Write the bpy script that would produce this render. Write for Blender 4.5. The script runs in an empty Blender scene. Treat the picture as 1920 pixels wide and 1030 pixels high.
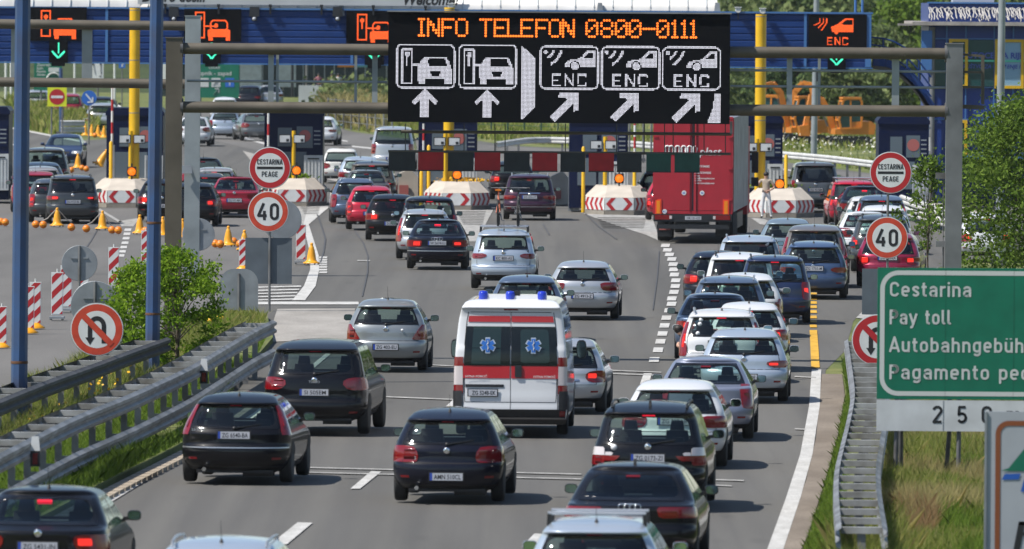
import bpy, bmesh, math, random
import numpy as np
from mathutils import Vector, Matrix
R = math.radians
random.seed(7)
rng = np.random.default_rng(7)
SC = bpy.context.scene
COL = SC.collection

# ---------------- camera ----------------
HCAM = 8.17
FPX = 20800.0            # focal length in pixels of a 1920 wide frame
CW, CH = 1920.0, 1030.0
cam_d = bpy.data.cameras.new("camera")
cam = bpy.data.objects.new("camera", cam_d)
COL.objects.link(cam)
cam_d.sensor_width = 36.0
cam_d.lens = 36.0 * FPX / CW
cam_d.clip_start = 1.0
cam_d.clip_end = 6000.0
cam.location = (0, 0, HCAM)
CAMR = Matrix.Rotation(R(90 - 1.4844), 3, 'X') @ Matrix.Rotation(R(0.40), 3, 'Z')
cam.rotation_euler = CAMR.to_euler()
cam_d.dof.use_dof = True
cam_d.dof.focus_distance = 262.0
cam_d.dof.aperture_fstop = 5.6
SC.camera = cam

# ---------------- sky and sun ----------------
SUN_EL, SUN_BACK = 54.0, 68.0        # elevation; degrees from straight behind the camera towards its left
sdir = Vector((-math.sin(R(SUN_BACK)) * math.cos(R(SUN_EL)), -math.cos(R(SUN_BACK)) * math.cos(R(SUN_EL)), math.sin(R(SUN_EL))))
world = bpy.data.worlds.new("World")
SC.world = world
world.use_nodes = True
_nt = world.node_tree
_nt.nodes.clear()
_o = _nt.nodes.new("ShaderNodeOutputWorld")
_b = _nt.nodes.new("ShaderNodeBackground")
_s = _nt.nodes.new("ShaderNodeTexSky")
_s.sky_type = 'NISHITA'
_s.sun_disc = False
_s.sun_elevation = R(SUN_EL)
_s.sun_rotation = math.atan2(sdir.x, sdir.y)
_s.air_density = 1.0
_s.dust_density = 0.5
_s.altitude = 120
_b.inputs[1].default_value = 0.095
_nt.links.new(_s.outputs[0], _b.inputs[0])
_nt.links.new(_b.outputs[0], _o.inputs[0])
sun_d = bpy.data.lights.new("sun", 'SUN')
sun_d.energy = 4.6
sun_d.angle = R(0.53)
sun_d.color = (1.0, 0.955, 0.88)
sun = bpy.data.objects.new("sun", sun_d)
COL.objects.link(sun)
sun.rotation_euler = sdir.to_track_quat('Z', 'Y').to_euler()
SC.view_settings.view_transform = 'Standard'
SC.view_settings.look = 'None'
SC.view_settings.exposure = 0.55
SC.view_settings.gamma = 1.0
SC.cycles.max_bounces = 6
SC.cycles.transparent_max_bounces = 12
SC.cycles.diffuse_bounces = 2
SC.cycles.glossy_bounces = 3
SC.cycles.transmission_bounces = 4
SC.cycles.caustics_reflective = False
SC.cycles.caustics_refractive = False
SC.cycles.sample_clamp_indirect = 3.0

# ---------------- pixel <-> place ----------------
def ray(px, py):
    return CAMR @ Vector(((px - CW / 2) / FPX, -(py - CH / 2) / FPX, -1.0))
def G(px, py, z=0.0):
    d = ray(px, py)
    t = (z - HCAM) / d.z
    return Vector((d.x * t, d.y * t, z))
def A(px, py, Y):
    d = ray(px, py)
    t = Y / d.y
    return Vector((d.x * t, Y, HCAM + d.z * t))
def S(Y):
    return FPX / Y
def gy(px, py):
    return G(px, py).y

# ---------------- materials ----------------
MATS = {}
def mat(name, col, rough=0.5, metal=0.0, var=0.0, vscale=3.0, emit=None, estr=0.0, coat=0.0, spec=0.5, bump=0.0, dirt=None, flat=False):
    if name in MATS: return MATS[name]
    m = bpy.data.materials.new(name)
    m.use_nodes = True
    nt = m.node_tree
    p = nt.nodes["Principled BSDF"]
    p.inputs["Base Color"].default_value = (*col, 1)
    p.inputs["Roughness"].default_value = rough
    p.inputs["Metallic"].default_value = metal
    p.inputs["Specular IOR Level"].default_value = spec
    p.inputs["Coat Weight"].default_value = coat
    p.inputs["Coat Roughness"].default_value = 0.04
    if emit is not None:
        p.inputs["Emission Color"].default_value = (*emit, 1)
        p.inputs["Emission Strength"].default_value = estr
    if var > 0 or bump > 0:
        tc = nt.nodes.new("ShaderNodeTexCoord")
        n = nt.nodes.new("ShaderNodeTexNoise")
        n.inputs["Scale"].default_value = vscale
        n.inputs["Detail"].default_value = 6
        nt.links.new(tc.outputs["Object"], n.inputs["Vector"])
        if var > 0:
            r = nt.nodes.new("ShaderNodeValToRGB")
            r.color_ramp.elements[0].position = 0.3
            r.color_ramp.elements[1].position = 0.7
            d = dirt or tuple(c * (1 - var) for c in col)
            r.color_ramp.elements[0].color = (*d, 1)
            r.color_ramp.elements[1].color = (*[min(1, c * (1 + var * 0.5)) for c in col], 1)
            nt.links.new(n.outputs["Fac"], r.inputs[0])
            nt.links.new(r.outputs[0], p.inputs["Base Color"])
        if bump > 0:
            b = nt.nodes.new("ShaderNodeBump")
            b.inputs["Strength"].default_value = bump
            b.inputs["Distance"].default_value = 0.02
            nt.links.new(n.outputs["Fac"], b.inputs["Height"])
            nt.links.new(b.outputs[0], p.inputs["Normal"])
    MATS[name] = m
    return m
def paint(name, col, metal=0.0, coat=.8, spec=.15):
    if name in MATS: return MATS[name]
    m = mat(name, col, rough=0.32 if metal else 0.4, metal=metal, coat=coat, spec=spec)
    nt = m.node_tree
    p = nt.nodes["Principled BSDF"]
    tc = nt.nodes.new("ShaderNodeTexCoord")
    sx = nt.nodes.new("ShaderNodeSeparateXYZ")
    nt.links.new(tc.outputs["Object"], sx.inputs[0])
    n = nt.nodes.new("ShaderNodeTexNoise"); n.inputs["Scale"].default_value = 4.0; n.inputs["Detail"].default_value = 5
    nt.links.new(tc.outputs["Object"], n.inputs["Vector"])
    # road dust thrown up on the lowest body panels
    mr = nt.nodes.new("ShaderNodeMapRange")
    mr.inputs[1].default_value = 0.75; mr.inputs[2].default_value = 0.2
    mr.inputs[3].default_value = 0.0; mr.inputs[4].default_value = 0.05
    nt.links.new(sx.outputs[2], mr.inputs[0])
    mu = nt.nodes.new("ShaderNodeMath"); mu.operation = 'MULTIPLY'
    nt.links.new(mr.outputs[0], mu.inputs[0]); nt.links.new(n.outputs["Fac"], mu.inputs[1])
    mx = nt.nodes.new("ShaderNodeMix"); mx.data_type = 'RGBA'
    mx.inputs[6].default_value = (*col, 1); mx.inputs[7].default_value = (0.16, 0.14, 0.12, 1)
    nt.links.new(mu.outputs[0], mx.inputs[0])
    nt.links.new(mx.outputs[2], p.inputs["Base Color"])
    ad = nt.nodes.new("ShaderNodeMath"); ad.operation = 'MULTIPLY_ADD'
    ad.inputs[1].default_value = 0.5; ad.inputs[2].default_value = 0.035
    nt.links.new(mu.outputs[0], ad.inputs[0])
    nt.links.new(ad.outputs[0], p.inputs["Coat Roughness"])
    return m
def glassmat(name, tint, gloss=1.0):
    if name in MATS: return MATS[name]
    m = bpy.data.materials.new(name); m.use_nodes = True
    nt = m.node_tree; nt.nodes.clear()
    o = nt.nodes.new("ShaderNodeOutputMaterial")
    t = nt.nodes.new("ShaderNodeBsdfTransparent"); t.inputs[0].default_value = (*tint, 1)
    g = nt.nodes.new("ShaderNodeBsdfGlossy"); g.inputs["Roughness"].default_value = 0.03; g.inputs[0].default_value = (0.9, 0.95, 1, 1)
    lw = nt.nodes.new("ShaderNodeLayerWeight"); lw.inputs[0].default_value = 0.5
    pw = nt.nodes.new("ShaderNodeMath"); pw.operation = 'POWER'; pw.inputs[1].default_value = 4.0
    f = nt.nodes.new("ShaderNodeMath"); f.operation = 'MULTIPLY_ADD'; f.inputs[1].default_value = 0.9; f.inputs[2].default_value = 0.05
    nt.links.new(lw.outputs["Facing"], pw.inputs[0]); nt.links.new(pw.outputs[0], f.inputs[0])
    x = nt.nodes.new("ShaderNodeMixShader")
    nt.links.new(f.outputs[0], x.inputs[0]); nt.links.new(t.outputs[0], x.inputs[1]); nt.links.new(g.outputs[0], x.inputs[2])
    nt.links.new(x.outputs[0], o.inputs[0])
    MATS[name] = m
    return m

# ---------------- object helpers ----------------
def tag(o, label=None, cat=None, group=None, kind=None):
    if label: o["label"] = label
    if cat: o["category"] = cat
    if group: o["group"] = group
    if kind: o["kind"] = kind
    return o
def thing(name, loc, rz=0.0, label=None, cat=None, group=None):
    o = bpy.data.objects.new(name, None)
    o.empty_display_size = 0.3
    COL.objects.link(o)
    o.location = loc
    o.rotation_euler = (0, 0, rz)
    return tag(o, label, cat, group)
def copy_tree(o, parent=None):
    c = o.copy()
    COL.objects.link(c)
    if parent is not None: c.parent = parent
    for ch in list(o.children): copy_tree(ch, c)
    return c

class MB:
    def __init__(s):
        s.v = []; s.f = []; s.m = []; s.s = []
    def add(s, vs, fs, mi=0, smooth=False):
        b = len(s.v)
        s.v.extend([tuple(p) for p in vs])
        for f in fs:
            s.f.append([b + i for i in f]); s.m.append(mi); s.s.append(smooth)
    def box(s, c, d, mi=0, M=None, taper=1.0):
        hx, hy, hz = d[0] / 2, d[1] / 2, d[2] / 2
        vs = []
        for z, t in ((-hz, 1.0), (hz, taper)):
            for x, y in ((-hx, -hy), (hx, -hy), (hx, hy), (-hx, hy)):
                vs.append(Vector((x * t, y * t, z)))
        if M is not None: vs = [M @ p for p in vs]
        vs = [p + Vector(c) for p in vs]
        s.add(vs, [(3, 2, 1, 0), (4, 5, 6, 7), (0, 1, 5, 4), (1, 2, 6, 5), (2, 3, 7, 6), (3, 0, 4, 7)], mi)
    def bar(s, p, q, w, h, mi=0, up=Vector((0, 0, 1))):
        p = Vector(p); q = Vector(q); d = (q - p).normalized()
        if abs(d.dot(up)) > 0.98: up = Vector((0, 1, 0))
        x = d.cross(up).normalized(); u = x.cross(d).normalized()
        vs = []
        for c in (p, q):
            for a, b in ((-1, -1), (1, -1), (1, 1), (-1, 1)):
                vs.append(c + x * (a * w / 2) + u * (b * h / 2))
        s.add(vs, [(0, 1, 2, 3), (7, 6, 5, 4), (0, 4, 5, 1), (1, 5, 6, 2), (2, 6, 7, 3), (3, 7, 4, 0)], mi)
    def tube(s, pts, r, n=8, mi=0, r2=None, cap=True, smooth=True):
        pts = [Vector(p) for p in pts]; k = len(pts)
        rings = []
        for i, p in enumerate(pts):
            d = (pts[min(i + 1, k - 1)] - pts[max(i - 1, 0)]).normalized()
            up = Vector((0, 0, 1)) if abs(d.z) < 0.95 else Vector((0, 1, 0))
            x = d.cross(up).normalized(); u = x.cross(d).normalized()
            rr = r if r2 is None else r + (r2 - r) * i / max(1, k - 1)
            if isinstance(r, (list, tuple)): rr = r[i]
            rings.append([p + x * (rr * math.cos(2 * math.pi * j / n)) + u * (rr * math.sin(2 * math.pi * j / n)) for j in range(n)])
        vs = [p for ring in rings for p in ring]; fs = []
        for i in range(k - 1):
            for j in range(n):
                a = i * n + j; b = i * n + (j + 1) % n
                fs.append((a, b, b + n, a + n))
        s.add(vs, fs, mi, smooth)
        if cap:
            s.add(rings[0], [tuple(range(n))[::-1]], mi); s.add(rings[-1], [tuple(range(n))], mi)
    def lathe(s, prof, n=16, c=(0, 0, 0), mi=0, axis='z', smooth=True, cap=True):
        c = Vector(c); vs = []; fs = []
        for r, h in prof:
            for j in range(n):
                a = 2 * math.pi * j / n; x, y = r * math.cos(a), r * math.sin(a)
                p = Vector((x, y, h)) if axis == 'z' else (Vector((x, h, -y)) if axis == 'y' else Vector((h, x, y)))
                vs.append(c + p)
        for i in range(len(prof) - 1):
            for j in range(n):
                a = i * n + j; b = i * n + (j + 1) % n
                fs.append((a, b, b + n, a + n))
        s.add(vs, fs, mi, smooth)
        if cap:
            k = len(prof)
            if prof[0][0] > 1e-5: s.add(vs[:n], [tuple(range(n))[::-1]], mi)
            if prof[-1][0] > 1e-5: s.add(vs[(k - 1) * n:], [tuple(range(n))], mi)
    def prism(s, poly, a, b, mi=0, plane='xz'):
        """poly in plane, extruded along the third axis from a to b"""
        def P(u, v, w):
            return (u, w, v) if plane == 'xz' else ((w, u, v) if plane == 'yz' else (u, v, w))
        n = len(poly)
        vs = [P(u, v, a) for u, v in poly] + [P(u, v, b) for u, v in poly]
        fs = [tuple(range(n)), tuple(range(2 * n - 1, n - 1, -1))]
        for i in range(n):
            j = (i + 1) % n
            fs.append((i, i + n, j + n, j))
        s.add(vs, fs, mi)
    def quad(s, a, b, c, d, mi=0): s.add([a, b, c, d], [(0, 1, 2, 3)], mi)
    def text(s, txt, O, U, V, h, mi=0, align='c', sx=1.0, bold=0.0, depth=0.0):
        vs, fs, w = text_shape(txt, bold)
        O = Vector(O); U = Vector(U); V = Vector(V)
        off = {'c': -w / 2, 'l': 0, 'r': -w}[align]
        s.add([O + U * ((x + off) * h * sx) + V * (y * h) for x, y in vs], fs, mi)
        return w * h * sx
    def build(s, name, mats, parent=None, loc=None, auto=None):
        me = bpy.data.meshes.new(name)
        me.from_pydata(s.v, [], s.f)
        if not isinstance(mats, (list, tuple)): mats = [mats]
        for m in mats: me.materials.append(m)
        me.polygons.foreach_set("material_index", s.m)
        me.polygons.foreach_set("use_smooth", s.s)
        me.update()
        o = bpy.data.objects.new(name, me)
        COL.objects.link(o)
        if parent is not None: o.parent = parent
        if loc is not None: o.location = loc
        return o
_TXT = {}
def text_shape(txt, bold=0.0):
    k = (txt, bold)
    if k in _TXT: return _TXT[k]
    cu = bpy.data.curves.new("t", 'FONT')
    cu.body = txt; cu.size = 1.0; cu.offset = bold; cu.resolution_u = 3
    o = bpy.data.objects.new("t", cu); COL.objects.link(o)
    dg = bpy.context.evaluated_depsgraph_get()
    me = bpy.data.meshes.new_from_object(o.evaluated_get(dg))
    CAPH = 0.73
    vs = [(v.co.x / CAPH, v.co.y / CAPH) for v in me.vertices]
    fs = [tuple(p.vertices) for p in me.polygons]
    x0 = min(v[0] for v in vs); x1 = max(v[0] for v in vs)
    vs = [(x - x0, y) for x, y in vs]
    bpy.data.objects.remove(o); bpy.data.curves.remove(cu); bpy.data.meshes.remove(me)
    _TXT[k] = (vs, fs, x1 - x0)
    return _TXT[k]
def np_mesh(name, verts, faces, mats, parent=None, midx=None, smooth=False):
    """verts (n,3), faces (m,k) numpy arrays"""
    me = bpy.data.meshes.new(name)
    n, (m, k) = len(verts), faces.shape
    me.vertices.add(n); me.vertices.foreach_set("co", np.ascontiguousarray(verts, dtype=np.float32).ravel())
    me.loops.add(m * k); me.loops.foreach_set("vertex_index", np.ascontiguousarray(faces, dtype=np.int32).ravel())
    me.polygons.add(m)
    me.polygons.foreach_set("loop_start", np.arange(0, m * k, k, dtype=np.int32))
    me.polygons.foreach_set("loop_total", np.full(m, k, dtype=np.int32))
    if not isinstance(mats, (list, tuple)): mats = [mats]
    for mm in mats: me.materials.append(mm)
    if midx is not None: me.polygons.foreach_set("material_index", np.ascontiguousarray(midx, dtype=np.int32))
    if smooth: me.polygons.foreach_set("use_smooth", np.ones(m, dtype=bool))
    me.update(calc_edges=True)
    o = bpy.data.objects.new(name, me); COL.objects.link(o)
    if parent is not None: o.parent = parent
    return o
# ---------------- vehicles ----------------
M_PLAST = mat("black plastic", (0.014, 0.014, 0.015), rough=0.5, var=0.3, vscale=8)
M_SEAM = mat("panel gaps and arch shade", (0.004, 0.004, 0.004), rough=0.8)  # also the painted shade of the wheel arch openings
M_TYRE = mat("tyre rubber", (0.018, 0.018, 0.018), rough=0.8, var=0.4, vscale=9)
M_RIM = mat("alloy rim", (0.42, 0.43, 0.45), rough=0.3, metal=0.9)
M_FRIT = mat("window edge black", (0.006, 0.006, 0.007), rough=0.12)
M_CHROME = mat("chrome", (0.75, 0.76, 0.78), rough=0.12, metal=1.0)
M_SILVERTRIM = mat("satin silver trim", (0.5, 0.51, 0.53), rough=0.35, metal=0.8)
M_TAIL = mat("tail light red", (0.17, 0.004, 0.007), rough=0.12, coat=.5)
M_TAILD = mat("tail light dark red", (0.16, 0.004, 0.008), rough=0.12, coat=1.0)
M_TAILON = mat("tail light lit", (0.3, 0.008, 0.006), rough=0.2, emit=(1.0, 0.035, 0.025), estr=0.75)
M_TAILW = mat("tail light clear", (0.55, 0.5, 0.5), rough=0.15, coat=1.0)
M_TAILO = mat("tail light orange", (0.8, 0.16, 0.02), rough=0.2, emit=(1.0, 0.15, 0.03), estr=0.45)
M_BRAKE = mat("brake strip lit", (0.4, 0.01, 0.02), rough=0.25, emit=(1.0, 0.02, 0.05), estr=0.55)
M_BRAKEOFF = mat("brake strip unlit", (0.13, 0.006, 0.01), rough=0.2)
M_PLATE = mat("plate white", (0.42, 0.43, 0.47), rough=0.4)
M_PLATEB = mat("plate blue", (0.02, 0.06, 0.35), rough=0.4)
M_INK = mat("plate ink", (0.012, 0.012, 0.014), rough=0.5)
M_CABIN = mat("cabin trim", (0.018, 0.018, 0.02), rough=0.75, var=0.3)
M_SEAT = mat("seat cloth", (0.022, 0.022, 0.026), rough=0.85)
M_MIRG = mat("mirror glass", (0.35, 0.5, 0.5), rough=0.06, metal=1.0)
M_HEAD = mat("headlamp lit", (0.8, 0.8, 0.75), rough=0.1, emit=(1.0, 0.85, 0.7), estr=1.2)
M_LENS = mat("headlamp lens", (0.4, 0.42, 0.45), rough=0.08, coat=1.0)
M_GL = glassmat("car glass", (0.74, 0.86, 0.81))
M_GLD = glassmat("privacy glass", (0.10, 0.11, 0.13))
M_GLM = glassmat("tinted glass", (0.40, 0.48, 0.47))
M_STICK = mat("sticker white", (0.72, 0.72, 0.72), rough=0.5)
M_SKIN = mat("skin", (0.42, 0.24, 0.17), rough=0.55)
M_CLOTHD = mat("dark clothing", (0.03, 0.035, 0.06), rough=0.85)

def pchip(x, y):
    k = [0]
    for i in range(1, len(x)):
        if x[i] > x[k[-1]] + .004: k.append(i)
    x = [x[i] for i in k]; y = [y[i] for i in k]
    x = np.asarray(x, float); y = np.asarray(y, float)
    h = np.diff(x); d = np.diff(y) / h
    m = np.zeros(len(x))
    m[0] = d[0]; m[-1] = d[-1]
    for i in range(1, len(x) - 1):
        if d[i - 1] * d[i] > 0:
            w1 = 2 * h[i] + h[i - 1]; w2 = h[i] + 2 * h[i - 1]
            m[i] = (w1 + w2) / (w1 / d[i - 1] + w2 / d[i])
    def f(t):
        t = min(max(t, x[0]), x[-1])
        i = min(max(int(np.searchsorted(x, t)) - 1, 0), len(x) - 2)
        u = (t - x[i]) / h[i]
        return float((1 + 2 * u) * (1 - u) ** 2 * y[i] + u * (1 - u) ** 2 * h[i] * m[i] + u * u * (3 - 2 * u) * y[i + 1] + u * u * (u - 1) * h[i] * m[i + 1])
    return f

class Body:
    """A car body as a stack of rounded horizontal outlines: rear(z), front(z), half width(z)."""
    def __init__(s, kind, W, L, H, opt):
        s.kind, s.W, s.L, s.H = kind, W, L, H
        tall = kind in ('suv', 'mpv', 'van')
        z0 = s.z0 = opt.get('z0', 0.30 if kind == 'suv' else 0.22)
        d = dict(hatch=(0.555, 0.20, 0.72), wagon=(0.54, 0.185, 0.55), suv=(0.62, 0.20, 0.50), mpv=(0.62, 0.17, 0.36), van=(0.85, 0.32, 0.10), sedan=(0.45, 0.13, 1.5))[kind]
        s.zb = H - opt.get('gb', d[0]); s.zt = H - opt.get('gt', d[1]); sl = opt.get('slope', d[2])
        s.zs = H - opt.get('sb', 0.50 if not tall else 0.62); s.zst = H - (0.14 if kind != 'van' else 0.34)
        zb, zt = s.zb, s.zt
        lip = 0.05 if kind != 'van' else 0.012
        if kind == 'sedan':
            yb = opt.get('deck', 0.52)
            zd = zb - 0.05
            r = [(z0, .17), (z0 + .10, .05), (.48, 0), (.60, .012), (.65, .045), (.82, .05), (zd - .07, .045), (zd - .03, .06), (zd - .008, .12), (zd + .02, yb - .08), (zb, yb)]
            yt = yb + sl * (zt - zb)
            r += [(zt, yt), (zt + .04, yt + .14)]
        else:
            r = [(z0, .17), (z0 + .10, .05), (.50, 0), (.61, .012), (.66, lip), (.84, lip + .01), (zb - .06, lip + .04), (zb, lip + .075)]
            yt = lip + .075 + sl * (zt - zb)
            sp = opt.get('spoiler', 0.05)
            r += [(zt, yt), (zt + .02, yt - sp * .6), (zt + .045, yt - sp)]
        k = (H - zt - .05)
        ar = .5 if kind != 'van' else .15
        mid = (yt + L - 2.0) / 2
        top = min(1.5 * ar / .5, max(.3, mid - yt - .08))
        r += [(zt + .05 + k * .35, yt + top * .15), (zt + .05 + k * .65, yt + top * .37), (zt + .05 + k * .88, yt + top * .67), (H, yt + top)]
        s.yt = yt
        s.r = pchip(*zip(*r))
        zs = s.zs
        hood = min(opt.get('hood', 0.72 if not tall else 0.9), zs - .16)
        if kind == 'van':
            f = [(z0, L - .12), (.45, L), (.9, L - .05), (1.05, L - .3), (1.3, L - .75), (H - .35, L - 1.55), (H - .12, L - 2.0), (H - .03, L - 2.3), (H, L - 2.6)]
        else:
            f = [(z0, L - .15), (.38, L - .02), (.55, L), (hood - .06, L - .05), (hood + .04, L - .28), (zs - .07, L - .95), (zs, L - 1.15), (H - .12, L - 2.0), (H - .06, L - 2.2), (H - .02, max(L - 2.42, mid + .25)), (H, max(L - 2.5, mid + .1))]
            f = sorted(set(f)); 
        s.f = pchip(*zip(*f))
        h = W / 2
        gtop = opt.get('tumble', dict(hatch=.715, wagon=.735, suv=.755, mpv=.78, van=.93, sedan=.705)[kind])
        shoulder = opt.get('shoulder', .955 if kind != 'van' else .995)
        w = [(z0, .86 * h), (z0 + .12, .95 * h), (.56, h), (.76, .995 * h), (s.zs - .05, shoulder * h), (s.zs, (shoulder - .02) * h)]
        w += [(s.zst, (gtop + .025) * h), (H - .105, gtop * h), (H - .07, (gtop - .045) * h), (H - .038, (gtop - .13) * h), (H - .016, (gtop - .29) * h), (H, .16 * h)]
        if kind == 'van':
            w = [(z0, .93 * h), (z0 + .12, .985 * h), (.6, h), (1.2, .995 * h), (H - .45, .935 * h), (H - .14, .865 * h), (H - .08, .83 * h), (H - .04, .76 * h), (H - .015, .6 * h), (H, .3 * h)]
        s.w = pchip(*zip(*w))
        c0 = opt.get('corner', .52 if kind != 'van' else .12)
        cg = opt.get('gcorner', .42 if kind != 'van' else .09)
        s.c = pchip([z0, .6, s.zs, H], [c0, c0, cg, cg * .8])
        s.p = opt.get('p', 2.7 if kind != 'van' else 4.0)
        s.cf = pchip([z0, .6, s.zs, H], [.75, .75, .5, .4]); s.pf = 2.6
        s.fe = opt.get('fe', {'sedan': .86, 'mpv': .86}.get(kind, .83) if kind != 'van' else .86)
    def rear(s, xn, z):
        a = min(abs(xn), 1.0); w = s.w(z)
        d = s.c(z) * (1 - max(0.0, 1 - a ** s.p) ** (1 / s.p))
        return Vector((xn * w, s.r(z) + d, z))
    def rphi(s, phi, z):
        sg = 1 if phi >= 0 else -1; a = abs(phi)
        return Vector((sg * math.sin(a) ** (2 / s.p) * s.w(z), s.r(z) + s.c(z) * (1 - math.cos(a) ** (2 / s.p)), z))
    def phi(s, xn):
        a = min(abs(xn), 1.0)
        return (1 if xn >= 0 else -1) * math.asin(min(1.0, a ** (s.p / 2)))
    def fphi(s, phi, z):
        sg = 1 if phi >= 0 else -1; a = abs(phi)
        return Vector((sg * math.sin(a) ** (2 / s.pf) * s.w(z), s.f(z) - s.cf(z) * (1 - math.cos(a) ** (2 / s.pf)), z))
    def fph(s, xn):
        return (1 if xn >= 0 else -1) * math.asin(min(1.0, abs(xn) ** (s.pf / 2)))
    def side(s, y, z, sg):
        w = s.w(z); r = s.r(z); c = s.c(z)
        if y < r + c:
            t = min(1.0, max(0.0, 1 - (y - r) / c))
            return Vector((sg * w * (1 - t ** s.p) ** (1 / s.p), y, z))
        f = s.f(z); c = s.cf(z)
        if y > f - c:
            t = min(1.0, max(0.0, (y - (f - c)) / c))
            return Vector((sg * w * (1 - t ** s.pf) ** (1 / s.pf), y, z))
        return Vector((sg * w, y, z))
    def yside(s, z):
        """rear and front ends of the side glass at height z"""
        a = max(s.r(z) + s.c(z) + .06, s.dlo_r)
        return a, max(s.f(z) - s.cf(z) - .03, a + .3)

def shell(b, opt):
    """the painted shell with real openings for the windows"""
    z0, H, zb, zt, zs, zst = b.z0, b.H, b.zb, b.zt, b.zs, b.zst
    b.dlo_r = opt.get('dlo_r', .30 if b.kind != 'sedan' else .95)
    zz = set([z0, z0 + .03, z0 + .07, z0 + .12, z0 + .2, .48, .53, .57, .60, .625, .65, .68, .75, .82, zb, zt, zs, zst, H - .07, H - .05, H - .035, H - .022, H - .012, H - .005, H])
    for a, c in ((.75, min(zb, zs)), (min(zb, zs), max(zb, zs)), (max(zb, zs), min(zt, zst)), (zt, H - .07)):
        n = max(1, int(abs(c - a) / .055))
        for i in range(1, n): zz.add(a + (c - a) * i / n)
    for dz in (.01, .02, .035, .05): zz.add(zt + dz)
    if b.kind == 'sedan':
        for dz in (-.11, -.09, -.08, -.07, -.058, -.05, -.04, -.03, -.015): zz.add(zb + dz)
    zz = sorted(z for z in zz if z0 <= z <= H)
    Z = [zz[0]]
    for z in zz[1:]:
        if z - Z[-1] > .003: Z.append(z)
        elif z in (zb, zt, zs, zst): Z[-1] = z
    NC, NR, NS, NF = 6, 10, 9, 8
    rows = []
    kinds = None
    for z in Z:
        pts = []; kd = []
        pe = b.phi(b.fe); pf = b.fph(.93)
        ya, yb_ = b.yside(min(max(z, zs), zst))
        r1 = b.r(z) + b.c(z); f1 = b.f(z) - b.cf(z)
        ya = max(ya, r1 + .02); yb_ = min(max(yb_, ya + .2), max(f1 - .02, ya + .1))
        if f1 < r1 + .2:
            m = (f1 + r1) / 2; ya, yb_ = m - .02, m + .02
        def put(p, k): pts.append(p); kd.append(k)
        for i in range(NR): put(b.rphi(-pe + 2 * pe * i / NR, z), 'R')          # left to right across the rear
        for i in range(NC): put(b.rphi(pe + (math.pi / 2 - pe) * i / NC, z), 'c')
        put(b.side(r1, z, 1), 'c')
        for i in range(NS): put(Vector((b.w(z), ya + (yb_ - ya) * i / NS, z)), 'S')
        put(Vector((b.w(z), yb_, z)), 'c')
        for i in range(NC): put(b.fphi(math.pi / 2 + (pf - math.pi / 2) * i / NC, z), 'c')
        for i in range(NF): put(b.fphi(pf - 2 * pf * i / NF, z), 'F')
        for i in range(NC): put(b.fphi(-pf - (math.pi / 2 - pf) * i / NC, z), 'c')
        put(b.side(f1, z, -1), 'c')
        for i in range(NS): put(Vector((-b.w(z), yb_ - (yb_ - ya) * i / NS, z)), 'T')
        put(Vector((-b.w(z), ya, z)), 'c')
        for i in range(NC): put(b.rphi(-math.pi / 2 + (math.pi / 2 - pe) * i / NC, z), 'c')
        rows.append(pts); kinds = kd
    n = len(kinds)
    mb = MB()
    clad = opt.get('clad', z0 + .06)
    vs = [p for row in rows for p in row]
    fs = []; ms = []
    for i in range(len(Z) - 1):
        zm = (Z[i] + Z[i + 1]) / 2
        for j in range(n):
            k = kinds[j]
            if k == 'R' and zb < zm < zt and not opt.get('solid_rear'): continue
            if k in 'ST' and zs < zm < zst and not opt.get('solid_side'): continue
            if k == 'F' and zs - .02 < zm < zst and zs < zm: continue
            a = i * n + j; c = i * n + (j + 1) % n
            fs.append((a, c, c + n, a + n)); ms.append(1 if zm < clad else 0)
    mb.v = [tuple(p) for p in vs]; mb.f = [list(f) for f in fs]; mb.m = ms; mb.s = [True] * len(fs)
    mb.f.append(list(range(n))[::-1]); mb.m.append(2); mb.s.append(False)
    t = (len(Z) - 1) * n
    mb.f.append(list(range(t, t + n))); mb.m.append(0); mb.s.append(True)
    return mb

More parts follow.
